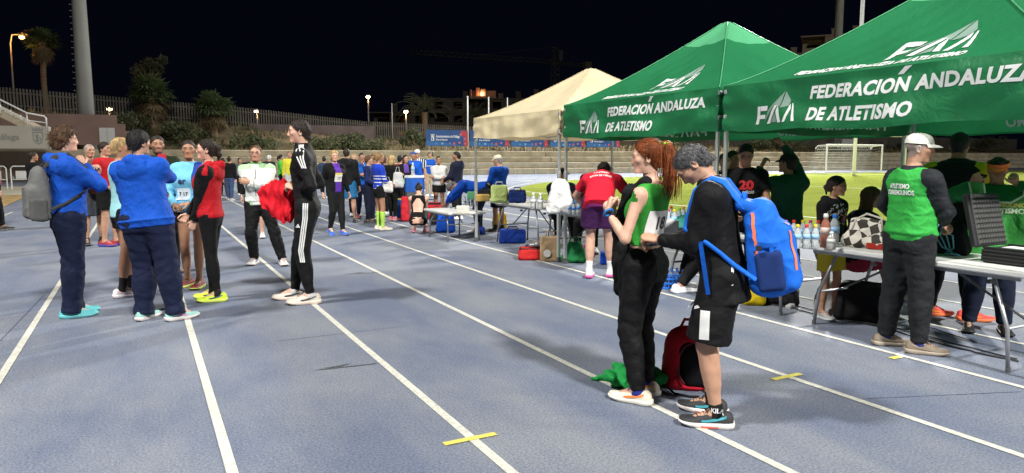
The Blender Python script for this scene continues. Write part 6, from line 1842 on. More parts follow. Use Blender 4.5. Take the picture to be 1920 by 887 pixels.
def stripes(l, tg, c): return np.where((np.mod(l[:, 2] + .02, .072) < .018) & (l[:, 2] < .30), 3, tg)
person('blonde ponytailed runner in blue top with white stripes, black shorts and lime knee socks', 712, 431, Ht(712, 431, 286), 62, 'f', .018, 'tan', girth=.95, feet=((-.09, .02, 5), (.12, .02, 30)), head=(15, 8, 0), hands=((-.10, .26, 1.06), (.14, .26, 1.04)), hand_curl=(45, 45), top=dict(name='running_top', col=[(.015, .045, .40), (.015, .045, .40), (.015, .045, .40), (.62, .62, .62)], ease=.010, hem=-.02, zone=stripes), bottom=dict(kind='short', name='running_shorts', col=[BLACK], ease=.014, len=.42), sock=((.38, .62, .09), .80), shoes=((.60, .54, .44), (.66, .6, .5)), hair=('pony', 'darkblonde', dict(vol=.8, tail=[(0, -9.5, 6), (0, -13, 5), (0, -14, -2), (0, -13, -10)], tr=[1.6, 2.8, 2.8, 1.0])), seed=35)
person('blonde woman in black jacket and leggings carrying a white drawstring bag', 736, 413, Ht(736, 413, 291), 40, 'f', .018, 'fair', feet=((-.09, .05, 5), (.10, -.02, 14)), head=(-20, 2, 0), hands=((-.12, .26, 1.05), (.2, .15, .98)), top=dict(col=[BLACK, BLACK, (.6, .6, .6)], ease=.022, hem=-.06), bottom=dict(name='leggings', col=[BLACK], ease=.006, rings=.001), shoes=((.5, .12, .18), (.55, .3, .3)), hair=('long', 'blonde', dict(vol=.9, down=-16)), seed=36)
person('long-haired woman in black and lime jacket with arms crossed beside the blue cool box', 762, 402, Ht(762, 402, 291), 170, 'f', .018, 'mid', head=(-10, 0, 0), hands=((.10, .20, 1.18), (-.10, .21, 1.15)), elbows=((-1, -.1, -.5), (1, -.1, -.5)), hand_dirs=(((.95, .1, .1), (0, -1, 0)), ((-.95, .1, .1), (0, -1, 0))), top=dict(col=[BLACK, BLACK, BLACK, (.30, .50, .16), (.10, .05, .25)], ease=.022, hem=-.05, zone=lambda l, tg, c: np.where((tg == 0) & (l[:, 2] < .12), 3, np.where((tg == 0) & (l[:, 2] > .28) & (l[:, 1] > 0) & (np.abs(l[:, 0]) < .07), 4, tg))), bottom=dict(name='leggings', col=[BLACK], ease=.008), shoes=((.1, .1, .1), (.5, .5, .5)), hair=('long', 'dark', dict(vol=.9, down=-22)), seed=37)
person('woman in royal blue jacket with blue headband behind the cool box', 777, 400, Ht(777, 400, 284), 200, 'f', .018, 'tan', head=(-6, 0, 0), hands=((-.10, .25, 1.05), (.14, .25, 1.05)), top=dict(col=[(.010, .085, .45)], ease=.024), bottom=dict(col=[NAVY], ease=.015), shoes=((.1, .1, .1), (.3, .3, .3)), hair=('short', 'brown', dict(vol=.3)), hat=('band', (.03, .12, .45)), seed=38)
def vstr(l, tg, c): return np.where(np.mod(l[:, 0] + .5, .06) < .028, 3, 0)
person('man in white cap and black and white striped shirt behind the blue headband woman', 784, 392, Ht(784, 392, 280), 190, 'm', .018, 'mid', top=dict(name='shirt', sleeve='short', col=[BLACK, BLACK, BLACK, (.6, .6, .6)], zone=vstr), bottom=dict(kind='short', col=[(.02, .04, .16)], len=.8), hair=('short', 'dark'), hat=('cap', (.62, .62, .60)), seed=39)
person('woman in royal blue and yellow jacket and beige trousers on the infield side', 806, 368, Ht(806, 368, 286), 185, 'f', .018, 'mid', head=(-20, 0, 0), top=dict(col=[(.012, .09, .46), (.012, .09, .46), (.60, .55, .05), (.5, .55, .65)], ease=.026, collar=.05, zone=lambda l, tg, c: np.where((tg == 0) & (np.abs(l[:, 2] - .27) < .025) & (np.abs(l[:, 0]) < .09), 3, tg)), bottom=dict(col=[(.42, .33, .22)], ease=.02), hair=('pony', 'brown'), seed=40)
person('woman in light grey sweatshirt and black shorts with arms crossed by the sports bags', 824, 408, Ht(824, 408, 293), 190, 'f', .018, 'tan', head=(-8, 0, 0), hands=((.10, .20, 1.16), (-.11, .21, 1.13)), elbows=((-1, -.1, -.5), (1, -.1, -.5)), hand_dirs=(((.95, .1, .1), (0, -1, 0)), ((-.95, .1, .1), (0, -1, 0))), top=dict(name='sweatshirt', col=[(.46, .46, .44)], ease=.024, hem=-.03, rib=1, wr=.006), bottom=dict(kind='short', name='running_shorts', col=[BLACK], ease=.015, len=.45), shoes=((.6, .6, .6), (.6, .6, .6)), hair=('pony', 'dark', dict(vol=.5)), seed=41)
person('man in navy hooded jacket looking left beside the cream tent post', 858, 412, Ht(858, 412, 284), -60, 'm', .018, 'tan', head=(-20, 0, 0), hands=((-.2, .28, 1.0), (.15, .3, 1.02)), top=dict(col=[(.010, .013, .028)], ease=.026, hood=True), bottom=dict(col=[BLACK], ease=.02), hair=('short', 'black', dict(vol=.4)), beard=.4, seed=42)
person('grey-haired person in royal blue jacket bending over the low table', 898, 436, 1.68, -78, 'm', .018, 'mid', hip=(0, -.12, .04), lean=(86, 0, 0), head=(0, 95, 0), hands=((-.2, .62, .62), (.15, .66, .60)), elbows=((-1, -.2, .2), (1, -.2, .2)), top=dict(col=[(.008, .075, .46)], ease=.028, wr=.006), bottom=dict(col=[NAVY], ease=.02), hair=('short', 'grey', dict(vol=.9)), seed=43)
sq = person('woman runner squatting with bare back in black crossed-strap top', 786, 437, 1.62, 5, 'f', .0105, 'fair', girth=.97, hip=(0, -.20, .64), lean=(22, 0, 0), head=(0, 38, 0), feet=((-.11, .0, 6, .02), (.14, .02, 14, .02)), hands=((-.12, .32, .12), (.10, .34, .14)), elbows=((-1, -.2, 0), (1, -.2, 0)),
    top=dict(name='crop_top', col=[BLACK], ease=.004, hem=.02, sleeve='none', wr=.001, zone=lambda l, tg, c: tg, neck=.47), bottom=dict(name='leggings', col=[BLACK], ease=.005, len=.80, rings=.001, waist=.12), shoes=((.62, .28, .30), (.62, .2, .25)), hair=('bun', 'dark', dict(vol=.5)), seed=44)
V, Fc = poly2d([[(-.085, -.13), (.085, -.13), (.105, .03), (.03, .135), (-.03, .135), (-.105, .03)]], .03)
sq.lay(['crop_top'], V, Fc, sq.tw(0, -.14, .27), sq.T @ vec(1, 0, 0), sq.T @ vec(0, 0, 1), mat('skin_back', TONES['fair'], rough=.5, var=.06, vscale=20), 'bare_back', .003)
person('man in cream cap and royal blue jacket standing at the far table', 936, 434, Ht(936, 434, 291), -40, 'm', .018, 'tan', head=(-20, 12, 0), hands=((-.16, .30, .98), (.12, .32, 1.0)), top=dict(col=[(.010, .075, .42)], ease=.026, wr=.006), bottom=dict(kind='short', col=[NAVY], len=.85, ease=.02), shoes=((.05, .05, .05), (.1, .1, .1)), sock=((.02, .02, .02), .2), hair=('short', 'grey', dict(vol=.2)), hat=('cap', (.52, .46, .35)), seed=45)
SEATP = (vec(-.15, 1, .35), vec(.15, 1, .35))
person('seated man in dark cap and navy jacket behind the trestle table', 1056, 452, 1.74, 170, 'm', .018, 'tan', hip=(0, -.25, .46), lean=(4, 0, 0), feet=((-.14, .22, 8), (.14, .24, 8)), head=(-38, 4, 0), hands=((-.16, .18, .62), (.16, .20, .60)), top=dict(col=[(.012, .022, .06)], ease=.026, wr=.006), bottom=dict(col=[BLACK], ease=.02), hair=('short', 'dark', dict(vol=.2)), hat=('cap', (.016, .014, .016)), seed=46)
r1 = person('man in red T-shirt and purple shorts bending forward beside the table, seen from behind', 1122, 520, 1.78, 6, 'm', .0105, 'fair', feet=((-.11, -.04, 5), (.14, .08, 8)), hip=(0, -.10, .02), lean=(58, 0, 0), head=(0, 62, 0), hands=((-.2, .50, .78), (.2, .52, .78)), elbows=((-1, -.1, .3), (1, -.1, .3)), top=dict(name='t_shirt', col=[(.50, .012, .03)], ease=.022, sleeve='short', hem=-.13, wr=.006, fold=.5), bottom=dict(kind='short', col=[(.10, .01, .07), (.045, .012, .06)], len=.66, ease=.022), shoes=((.66, .64, .62), (.62, .1, .3)), sock=((.66, .66, .64), .30), hair=('short', 'dark'), seed=47)
for t_, dz, w_ in (('ATLETISMO', .415, .20), ('BAHÍA DE CÁDIZ', .36, .27)):
    text_on(r1, ['t_shirt'], t_, .046, r1.tw(0, -.16, dz), r1.T @ vec(1, 0, 0), r1.T @ vec(0, 0, 1), (.72, .66, .64), 'lettering', off=.005, bold=.001, width=w_)
person('person in dark cap crouching behind the bending man in red', 1098, 470, 1.70, 180, 'm', .018, 'tan', hip=(0, -.1, .50), feet=((-.14, .25, 8), (.14, .25, 8)), head=(30, 10, 0), hands=((-.16, .25, .6), (.16, .25, .6)), top=dict(col=[(.16, .02, .03)], ease=.02), bottom=dict(col=[BLACK], ease=.02), hair=('short', 'dark', dict(vol=.2)), hat=('cap', (.03, .04, .03)), seed=48)
person('person in teal jacket bending low behind the bottles table', 1272, 545, 1.70, 60, 'm', .012, 'mid', hip=(0, -.1, .25), lean=(75, 0, 0), head=(0, 80, 0), feet=((-.12, .1, 5), (.12, -.05, 5)), hands=((-.15, .55, .4), (.15, .55, .4)), top=dict(col=[(.03, .17, .14)], ease=.028, wr=.005), bottom=dict(col=[BLK2], ease=.02), hair=('short', 'dark'), seed=49)

for k_, (px_, yf, yh, fc_, sx_, c_, hr_, lb_) in enumerate((
        (666, 405, 289, 170, 'f', (.30, .22, .05), 'blonde', 'blonde woman peeping over the shoulder of the black hooded man'),
        (703, 404, 290, 200, 'm', (.02, .03, .08), 'dark', 'dark-haired runner hidden behind the striped top runner'),
        (722, 402, 293, 60, 'f', (.03, .03, .03), 'brown', 'brown-haired person glimpsed beside the white carrier bag'),
        (752, 396, 292, 30, 'm', (.25, .03, .04), 'black', 'person in dark red top behind the blonde woman in black'),
        (610, 372, 294, 10, 'm', (.03, .05, .10), 'dark', 'small distant figure in navy left of the walking blonde woman'),
        (452, 366, 297, 160, 'f', (.10, .10, .11), 'dark', 'small distant figure in grey behind the bald man'),
        (574, 368, 296, 140, 'f', (.02, .02, .03), 'brown', 'small distant figure in black right of the man in black tracksuit'))):
    person(lb_, px_, yf, Ht(px_, yf, yh), fc_, sx_, .021, 'mid', top=dict(col=[c_], ease=.024), bottom=dict(col=[BLK2], ease=.016), hair=('short' if sx_ == 'm' else 'bob', hr_), seed=70 + k_)

# ---- under the green tents
t1 = person('man with glasses in black T-shirt with red print looking down under the tent', 1388, 560, Ht(1388, 560, 269), 172, 'm', .011, 'tan', girth=1.05, belly=.1, head=(4, 20, 0), feet=((-.14, 0, 8), (.14, 0, 8)), hands=((-.18, .30, 1.0), (.16, .3, 1.0)), top=dict(name='t_shirt', col=[BLACK], ease=.022, sleeve='short', hem=-.07, wr=.005), bottom=dict(col=[BLK2], ease=.02), hair=('short', 'black', dict(vol=.8)), glasses=True, seed=51, beard=.1)
text_on(t1, ['t_shirt'], '20', .12, t1.tw(0, .16, .345), t1.T @ vec(-1, 0, 0), t1.T @ vec(0, 0, 1), (.55, .02, .03), 'lettering', bold=.006, off=.005, width=.15)
text_on(t1, ['t_shirt'], 'edició', .05, t1.tw(-.02, .16, .27), t1.T @ vec(-1, 0, 0), t1.T @ vec(0, 0, 1), (.6, .6, .6), 'lettering', bold=.001, off=.005, shear=.2)
t2 = person('man in dark green jacket and cap pointing with raised arms towards the infield', 1468, 548, Ht(1468, 548, 290), -28, 'm', .011, 'tan', girth=1.08, head=(-32, -2, 0), feet=((-.15, 0, 8), (.15, 0, 8)), hands=(('px', 1428, 312, 7.6), ('px', 1468, 272, 7.75)), elbows=((-.9, .2, -1), (1, .4, -.4)), hand_curl=(45, 30), top=dict(col=[(.012, .070, .045)], ease=.026, wr=.005, rings=.006, hem=-.08, collar=.05, fold=.5, rough=.5), bottom=dict(col=[BLACK], ease=.02), hair=('short', 'dark', dict(vol=.2)), hat=('cap', (.022, .02, .022)), seed=52)
person('face of a dark-haired person glimpsed left of the black T-shirt man', 1352, 520, Ht(1352, 520, 288), 160, 'f', .018, 'mid', head=(10, 0, 0), top=dict(col=[BLK2]), bottom=dict(col=[BLACK]), hair=('short', 'dark'), seed=53)
person('dark-haired person half hidden just behind the black T-shirt man', 1366, 512, Ht(1366, 512, 284), 150, 'm', .018, 'tan', head=(-10, 0, 0), top=dict(col=[BLACK]), bottom=dict(col=[BLACK]), hair=('short', 'dark'), seed=54)
g1 = person('girl in black hoodie with white print standing behind the bottles, looking right', 1552, 596, Ht(1552, 596, 332), 128, 'f', .011, 'tan', girth=.86, head=(-28, 6, 0), feet=((-.09, .02, 6), (.1, -.02, 6)), hands=((-.18, .16, .95), (.16, .2, .95)), top=dict(name='hoodie', col=[BLACK, BLACK, BLACK], ease=.024, hood=True, hem=-.06, wr=.005, flat=True), bottom=dict(kind='short', col=[(.45, .36, .03)], ease=.02, len=.75), shoes=((.3, .3, .3), (.5, .5, .5)), hair=('pony', 'dark', dict(vol=.5, tail=[(0, -10, 1), (0, -11.5, -2), (0, -10, -10)], tr=[1.6, 2.2, 1.0])), seed=55)
rr = random.Random(8); pol = []
for i in range(110):
    x_, y_ = rr.uniform(-.13, .13), rr.uniform(-.10, .10)
    if abs(x_) / .13 + abs(y_) / .16 > 1.25: continue
    a_ = rr.uniform(.2, 1.2); l_ = rr.uniform(.010, .028); pol.append([(x_, y_), (x_ + math.cos(a_) * l_, y_ + math.sin(a_) * l_), (x_ + math.cos(a_) * l_ - .005, y_ + math.sin(a_) * l_ + .006), (x_ - .004, y_ + .005)])
V, Fc = poly2d(pol); g1.lay(['hoodie'], V, Fc, g1.tw(.02, .14, .33), g1.T @ vec(-1, 0, 0), g1.T @ vec(0, 0, 1), plain((.42, .42, .40), .7), 'printed_pattern', .004)
V, Fc = poly2d([[(-.03 + .03 * math.cos(a), .035 * math.sin(a)) for a in np.linspace(0, 6.28, 11)[:-1]]]); g1.lay(['hoodie'], V, Fc, g1.tw(-.085, .14, .30), g1.T @ vec(-1, 0, 0), g1.T @ vec(0, 0, 1), plain((.22, .03, .04), .7), 'printed_rose', .006)
person('long curly-haired woman in black sitting low behind the checkered bag', 1612, 560, 1.66, 60, 'f', .0105, 'tan', hip=(0, -.1, .50), lean=(14, 0, 0), head=(10, 6, 0), feet=((-.16, .4, 10), (.16, .42, 10)), hands=((-.16, .35, .55), (.16, .35, .55)), top=dict(col=[BLACK], ease=.02), bottom=dict(kind='short', col=[(.3, .02, .05)], len=.7), shoes=((.4, .4, .4), (.5, .5, .5)), hair=('long', 'brown', dict(vol=1.4, down=-24)), seed=56)
def puff(l, tg, c): return tg
t3 = person('man in black puffer vest with yellow sleeves and orange-red shoes, back to the camera', 1776, 596, Ht(1776, 596, 249), 8, 'm', .011, 'tan', girth=1.05, feet=((-.16, .02, -60), (.17, -.02, 60)), head=(4, 4, 0), hands=((-.42, .22, 1.24), (.22, .3, 1.05)), elbows=((-1.2, -.3, -.4), (1, -.3, -.6)),
    top=dict(name='jersey', col=[(.62, .46, .02)], ease=.018, wr=.005, rings=.006, hem=-.04), vest=dict(name='puffer_vest', col=[(.012, .013, .016)], ease=.034, hem=-.07, sleeve='none2', boxy=.7, wr=.002, collar=.06, rough=.35, fold=.2),
    bottom=dict(col=[BLACK], ease=.016), shoes=((.68, .06, .04), (.70, .16, .05), (.5, .05, .03), (.75, .25, .02)), hair=('short', 'black', dict(vol=.9)), seed=57)
# quilting ribs of the puffer vest
nm, GV, GQ, GO = [g_ for g_ in t3.garments if g_[0] == 'puffer_vest'][0]
z_ = t3.tlocal(GV)[:, 2]; ctr = t3.pel; dirv = GV - (ctr + np.outer(z_ * t3.s, t3.T[:, 2])); dirv /= np.linalg.norm(dirv, axis=1)[:, None] + 1e-6
GV2 = GV + dirv * (np.abs(np.sin(z_ / .062 * math.pi)) ** .5 * .016)[:, None]
GO.data.vertices.foreach_set('co', GV2.astype(f32).ravel()); GO.data.update()
t4 = person('person with orange visor holding up a green vest at the near table', 1848, 622, Ht(1848, 622, 296), 172, 'm', .011, 'mid', girth=1.1, head=(8, 14, 0), feet=((-.15, 0, 6), (.15, 0, 6)), hands=(('px', 1905, 345, 5.75), ('px', 1822, 345, 5.75)), elbows=((-1.2, -.2, -.6), (1.2, -.2, -.6)), hand_curl=(60, 60), hand_dirs=(((.3, .4, .8), (.2, .6, -.6), (1, 0, .2)), ((-.3, .4, .8), (-.2, .6, -.6), (-1, 0, .2))),
    top=dict(col=[(.02, .20, .06)], ease=.026, wr=.006, rings=.006), bottom=dict(col=[(.010, .014, .03)], ease=.026, flare=1.2), shoes=((.012, .012, .012), (.02, .02, .02)), hair=('short', 'dark', dict(vol=.5)), hat=('visor', (.80, .20, .06)), seed=58)
# ================================================================== TABLES, BAGS, BOTTLES AND OTHER THINGS
def rbox(o, M, half, r, k=.02, tag=0, taper=None):
    """rounded box in its own frame; taper narrows it towards +z"""
    o = np.asarray(o, f32); M = np.asarray(M, f32); half = np.asarray(half, f32)
    def f(P):
        q = (P - o) @ M
        h = np.broadcast_to(half, q.shape).copy()
        if taper is not None:
            t = np.clip((q[:, 2] / half[2] + 1) / 2, 0, 1)[:, None]; h = h * np.concatenate([1 - (1 - taper[0]) * t ** 2, 1 - (1 - taper[1]) * t ** 2, np.ones_like(t)], 1)
        d = np.abs(q) - (h - r)
        return np.sqrt((np.maximum(d, 0) ** 2).sum(1)) + np.minimum(d.max(1), 0) - r
    return Prim(f, k, tag)
def blob(name, prims, lo, hi, res, mats, parent, wr=0.0, seed=0, freq=18):
    if wr: prims = prims + [Prim(lambda P: (wr * (1.3 * np.abs(snoise(P, seed + 3, freq)) ** .75 - .6 + .5 * snoise(P, seed + 8, freq * 1.7))).astype(f32), op='warp')]
    V, Q = surface(prims, lo, hi, res)
    mi = None
    if len(mats) > 1: mi = np.clip(sdf([p for p in prims if p.op == 'add'], V[Q].mean(1), True)[1], 0, len(mats) - 1)
    return link(name, np_mesh(name, V, Q, mi), mats, parent)
I3 = np.eye(3)

# ---- folding tables
TOPM = mat('table_plastic', (.60, .60, .57), rough=.45, var=.06, vscale=5, bump=.08, bscale=60)
LEGM = mat('table_leg', (.30, .31, .32), rough=.35, metal=.5, var=.08)
def table(x0, x1, y0, y1, z, label, rz=0.0):
    c = ((x0 + x1) / 2, (y0 + y1) / 2, 0); w, l = x1 - x0, y1 - y0
    t = empty('folding_table', c, rz); tag(t, label, 'table', 'white folding tables')
    mb = MB(); mb.box((0, 0, z - .02), (w, l, .042), bev=.012); mb.build('tabletop', TOPM, t)
    mb = MB(); mb.box((-w / 2 + .05, 0, z - .055), (.025, l * .86, .03)); mb.box((w / 2 - .05, 0, z - .055), (.025, l * .86, .03)); mb.build('rail', LEGM, t)
    for sy in (-1, 1):
        for sx in (-1, 1):
            mb = MB(); mb.tube([(sx * (w / 2 - .10), sy * (l / 2 - .34), z - .05), (sx * (w / 2 - .06), sy * (l / 2 - .20), .30), (sx * (w / 2 - .05), sy * (l / 2 - .17), 0.0)], .014, 8); lg = mb.build('leg', LEGM, t, True)
            mb = MB(); mb.tube([(sx * (w / 2 - .05), sy * (l / 2 - .17), 0.0), (sx * (w / 2 - .05), sy * (l / 2 - .17), .035)], .018, 8); mb.build('rubber_foot', DARKP, lg)
        mb = MB(); mb.tube([(-w / 2 + .06, sy * (l / 2 - .20), .30), (w / 2 - .06, sy * (l / 2 - .20), .30)], .012, 6); mb.build('crossbar', LEGM, t)
        mb = MB(); mb.tube([(0, sy * (l / 2 - .21), .31), (0, sy * .12, z - .05)], .010, 6); mb.tube([(-.02, sy * (l / 2 - .5), .56), (.02, sy * (l / 2 - .5), .56)], .018, 6); mb.build('brace', DARKP, t)
    return t
ZT = .71
table(5.22, 5.94, 4.52, 6.45, ZT, 'white folding table carrying bottles and the checkered bag')
table(5.20, 5.92, 2.52, 4.47, ZT, 'white folding table with the open black case at the right edge')
table(5.30, 6.00, 7.25, 9.05, ZT, 'white folding table with white sack and water bottles under the tents')
table(5.45, 6.15, 9.55, 11.35, ZT, 'white folding table with shopping bags and blue cool bag under the cream tent')
_p = G(846, 394, .52); table(_p[0] - .3, _p[0] + .4, _p[1] - .62, _p[1] + .62, .52, 'low white folding table beyond the cream tent post')

# ---- bottles
def bottle(loc, h, r, capc, label, liquid=(.75, .80, .82), band=(.25, .45, .70), grp=None, rz=0):
    b = empty('bottle', loc, rz); tag(b, label, 'bottle', grp)
    mb = MB(); mb.lathe([(r * .86, 0), (r, h * .03), (r, h * .30), (r * .94, h * .34), (r, h * .38), (r, h * .62), (r * .80, h * .74), (r * .42, h * .86), (r * .40, h * .90)], 12)
    mb.build('body', mat('bottle_%s' % '_'.join('%d' % (c * 100) for c in liquid), liquid, rough=.12, var=.05, trans=.55, spec=.6), b, True)
    mb = MB(); mb.lathe([(r * 1.012, h * .40), (r * 1.015, h * .60)], 12); mb.build('label_band', plain(band, .4), b, True)
    mb = MB(); mb.lathe([(r * .50, h * .88), (r * .52, h * .90), (r * .50, h * .98), (r * .40, h)], 10); mb.build('cap', plain(capc, .35), b, True)
    return b
CAPS = dict(red=(.62, .02, .02), yellow=(.70, .52, .02), magenta=(.55, .02, .25), blue=(.02, .16, .55), white=(.7, .7, .7), green=(.25, .50, .05), orange=(.72, .22, .03))
def onT(px, py, z=ZT): return G(px, py, z)
front = [(1478, 466, 'red'), (1494, 466, 'yellow'), (1511, 466, 'red'), (1527, 466, 'yellow')]
back = [(1472, 455, 'magenta'), (1487, 455, 'red'), (1504, 455, 'yellow'), (1518, 455, 'magenta'), (1533, 456, 'red')]
for lst, row in ((front, 'front'), (back, 'back')):
    nth = {}
    for (x, y, c) in lst:
        nth[c] = nth.get(c, 0) + 1
        tot = sum(1 for q in lst if q[2] == c)
        w_ = '' if tot == 1 else (' left' if nth[c] == 1 else ' right')
        p = onT(x, y); bottle((p[0], p[1], ZT), .205, .031, CAPS[c], 'small water bottle with %s cap,%s one in the %s row beside the rucksack' % (c, w_ or ' only', row), grp='water bottles in the near cluster')
p = onT(1546, 464); bottle((p[0], p[1], ZT), .29, .042, CAPS['white'], 'tall bottle of pink drink left of the checkered bag', (.62, .25, .17), (.6, .45, .4))
p = onT(1563, 459); bottle((p[0], p[1], ZT), .27, .042, CAPS['blue'], 'large clear bottle with blue cap touching the checkered bag')
p = onT(1558, 468); bottle((p[0], p[1], ZT), .15, .036, CAPS['white'], 'short white bottle in front of the clear bottle', (.7, .7, .66), (.65, .65, .6))
for i, (x, y, c, wd) in enumerate(((1253, 426, 'red', 'leftmost'), (1263, 427, 'yellow', 'second'), (1273, 424, 'green', 'third'), (1258, 419, 'red', 'rear'), (1281, 420, 'orange', 'rightmost'))):
    p = onT(x, y); bottle((p[0], p[1], ZT), .20, .031, CAPS[c], 'water bottle with %s cap, %s of the cluster between woman and man' % (c, wd), grp='water bottles between the foreground pair')
for i, (x, y, c, wd) in enumerate(((1000, 392, 'white', 'left one'), (1013, 393, 'white', 'right one'))):
    p = onT(x, y); bottle((p[0], p[1], ZT), .24, .04, CAPS[c], 'white capped bottle, %s of the pair left of the white sack' % wd, (.72, .74, .74), (.6, .62, .62))
p = onT(1080, 396); bottle((p[0], p[1], ZT), .30, .042, CAPS['blue'], 'large water bottle right of the white sack', (.7, .76, .8))
for i, (x, y, wd) in enumerate(((1068, 402, 'left'), (1076, 403, 'middle'), (1085, 402, 'right'))):
    p = onT(x, y); bottle((p[0], p[1], ZT), .17, .03, CAPS['blue'], 'small blue capped bottle, %s of three right of the white sack' % wd, band=(.05, .2, .6))
for i, (x, y, wd) in enumerate(((872, 386, 'left'), (879, 387, 'middle'), (886, 386, 'right'))):
    p = G(x, y, .52); bottle((p[0], p[1], .52), .18, .03, CAPS['white'], 'small water bottle, %s of three on the low table' % wd, band=(.3, .4, .5))

# ---- near table: checkered bag, drawstring pack, foam lined case
def checker_mat():
    m = bpy.data.materials.new('checker_cloth'); m.use_nodes = True; nt = m.node_tree; b = nt.nodes['Principled BSDF']
    tc = node(nt, 'ShaderNodeTexCoord'); mp = node(nt, 'ShaderNodeMapping'); mp.inputs['Rotation'].default_value = (0.5, .35, .3); mp.inputs['Scale'].default_value = (1, 1, 1)
    ck = node(nt, 'ShaderNodeTexChecker'); ck.inputs['Scale'].default_value = 15; ck.inputs[1].default_value = (.62, .58, .50, 1); ck.inputs[2].default_value = (.035, .028, .022, 1)
    nz = node(nt, 'ShaderNodeTexNoise'); nz.inputs['Scale'].default_value = 6
    mx = node(nt, 'ShaderNodeMix', data_type='VECTOR'); mx.inputs[0].default_value = .06
    nt.links.new(tc.outputs['Object'], mp.inputs[0]); nt.links.new(mp.outputs[0], mx.inputs[4]); nt.links.new(nz.outputs['Color'], mx.inputs[5]); nt.links.new(tc.outputs['Object'], nz.inputs[0])
    nt.links.new(mx.outputs[1], ck.inputs[0]); nt.links.new(ck.outputs[0], b.inputs[0]); b.inputs['Roughness'].default_value = .8
    return m
p = onT(1612, 466)
e = empty('checkered_bag', (p[0] + .12, p[1], ZT), R(20)); tag(e, 'slumped black and cream checkered cloth bag on the near table', 'bag')
blob('body', [rbox((0, 0, .115), rot('x', 8), (.10, .19, .125), .07, taper=(.6, .8)), ellipsoid((0, .10, .05), (.11, .12, .06), .06), ellipsoid((0, -.12, .05), (.11, .10, .055), .06), ellipsoid((-.02, .02, .22), (.05, .12, .03), .05)], (-.2, -.3, 0), (.2, .3, .32), .009, [checker_mat()], e, .014, 3, 15)
mb = MB(); mb.tube([(-.08, -.12, .16), (-.06, -.10, .26), (-.04, .02, .29), (-.06, .10, .24), (-.09, .12, .15)], .010, 6); mb.build('handle', cloth((.5, .46, .4), .8, .1), e, True)
mb = MB(); mb.box((-.115, -.08, .03), (.02, .14, .05), bev=.01); mb.build('red_trim', cloth((.35, .03, .02), .7, .2), e)
p = onT(1772, 478)
e = empty('drawstring_pack', (p[0] + .1, p[1], ZT)); tag(e, 'black drawstring pack with light blue cords on the near table', 'bag')
blob('body', [rbox((0, 0, .13), rot('x', -6), (.08, .12, .14), .06, taper=(.7, .6))], (-.16, -.2, 0), (.16, .2, .32), .009, [cloth((.012, .013, .018), .6, .3)], e, .010, 4, 17)
mb = MB()
for q in range(4): mb.tube([(-.09 - .01 * q, .06 - q * .03, .26 - q * .03), (-.115, .09 - q * .05, .16), (-.11, .02 - q * .03, .06), (-.10 - .015 * q, -.08 + q * .02, .02), (-.12, -.13, .008)], .006, 6)
mb.build('cord', plain((.16, .52, .70), .6), e, True)
def foam_case():
    p = onT(1834, 492); e = empty('foam_lined_case', (p[0] + .20, p[1] - .26, ZT), R(0)); tag(e, 'open black equipment case with egg-crate foam lid on the near table', 'case')
    K = plain((.013, .013, .014), .45)
    mb = MB(); w, l = .36, .52
    mb.box((0, 0, .055), (w, l, .10), bev=.012)
    for k in range(4): mb.box((-w / 2 - .004, 0, .018 + .025 * k), (.012, l * .97, .012), bev=.003)
    mb.build('case_base', K, e)
    for sg in (-1, 1):
        mb = MB(); mb.box((sg * (w / 2 - .02), 0, .112), (.03, l * .96, .012)); mb.build('rim', plain((.04, .04, .042), .3, metal=.5), e)
    # lid standing open at the far end, leaning back; the foam faces the near end
    M = rot('x', -14); o = np.array([0, l / 2 + .02, .11])
    mb = MB(); mb.box(o + M @ vec(0, .02, .20), (w + .04, .045, .40), M=M, bev=.01); mb.build('case_lid', K, e)
    mb = MB(); n, m = 10, 10
    for i in range(n):
        for j in range(m):
            x, z = -w / 2 + .01 + (i + .5) * (w - .02) / n, .015 + (j + .5) * .38 / m; hx, hz = (w - .02) / n / 2, .38 / m / 2
            V = [(x - hx, -.004, z - hz), (x + hx, -.004, z - hz), (x + hx, -.004, z + hz), (x - hx, -.004, z + hz), (x - hx * .5, -.020, z - hz * .5), (x + hx * .5, -.020, z - hz * .5), (x + hx * .5, -.020, z + hz * .5), (x - hx * .5, -.020, z + hz * .5), (x, -.028, z)]
            mb.add([o + M @ np.array(v) for v in V], [(0, 1, 5, 4), (1, 2, 6, 5), (2, 3, 7, 6), (3, 0, 4, 7), (4, 5, 8), (5, 6, 8), (6, 7, 8), (7, 4, 8)])
    f = mb.build('egg_crate_foam', plain((.06, .06, .058), .55), e); f['kind'] = 'stuff'
    mb = MB(); mb.box((-.05, .05, .118), (.13, .20, .004)); mb.build('paper_sheet', plain((.7, .7, .68), .6), e)
foam_case()
# vest held up by the person with the visor
e = empty('held_vest', t4.root.location, t4.root.rotation_euler.z); tag(e, 'green running vest held up by the person with the orange visor', 'vest')
zt = 1.46 * t4.s; ys = .37 * t4.s
vp = [(-.24, .0), (-.145, .0), (-.125, -.10), (-.05, -.155), (.05, -.155), (.125, -.10), (.145, .0), (.24, .0), (.205, -.16), (.235, -.27), (.225, -.62), (-.225, -.62), (-.235, -.27), (-.205, -.16)]
bm = bmesh.new(); bm.faces.new([bm.verts.new((x, y, 0)) for x, y in vp]); bmesh.ops.triangulate(bm, faces=bm.faces[:]); cut_fine(bm, .03); bm.verts.index_update()
mb = MB(); VV = np.array([v.co[:2] for v in bm.verts]); FF = [tuple(v.index for v in f.verts) for f in bm.faces]; bm.free()
def vest_pt(x, y, o=0.0): return np.stack([-x, ys + .05 + o + .025 * np.sin(14 * x + 5 * y) * np.clip(-y * 4, 0, 1) + .012 * np.sin(31 * x - 9 * y) + .05 * np.abs(x), zt + .05 + y], -1)
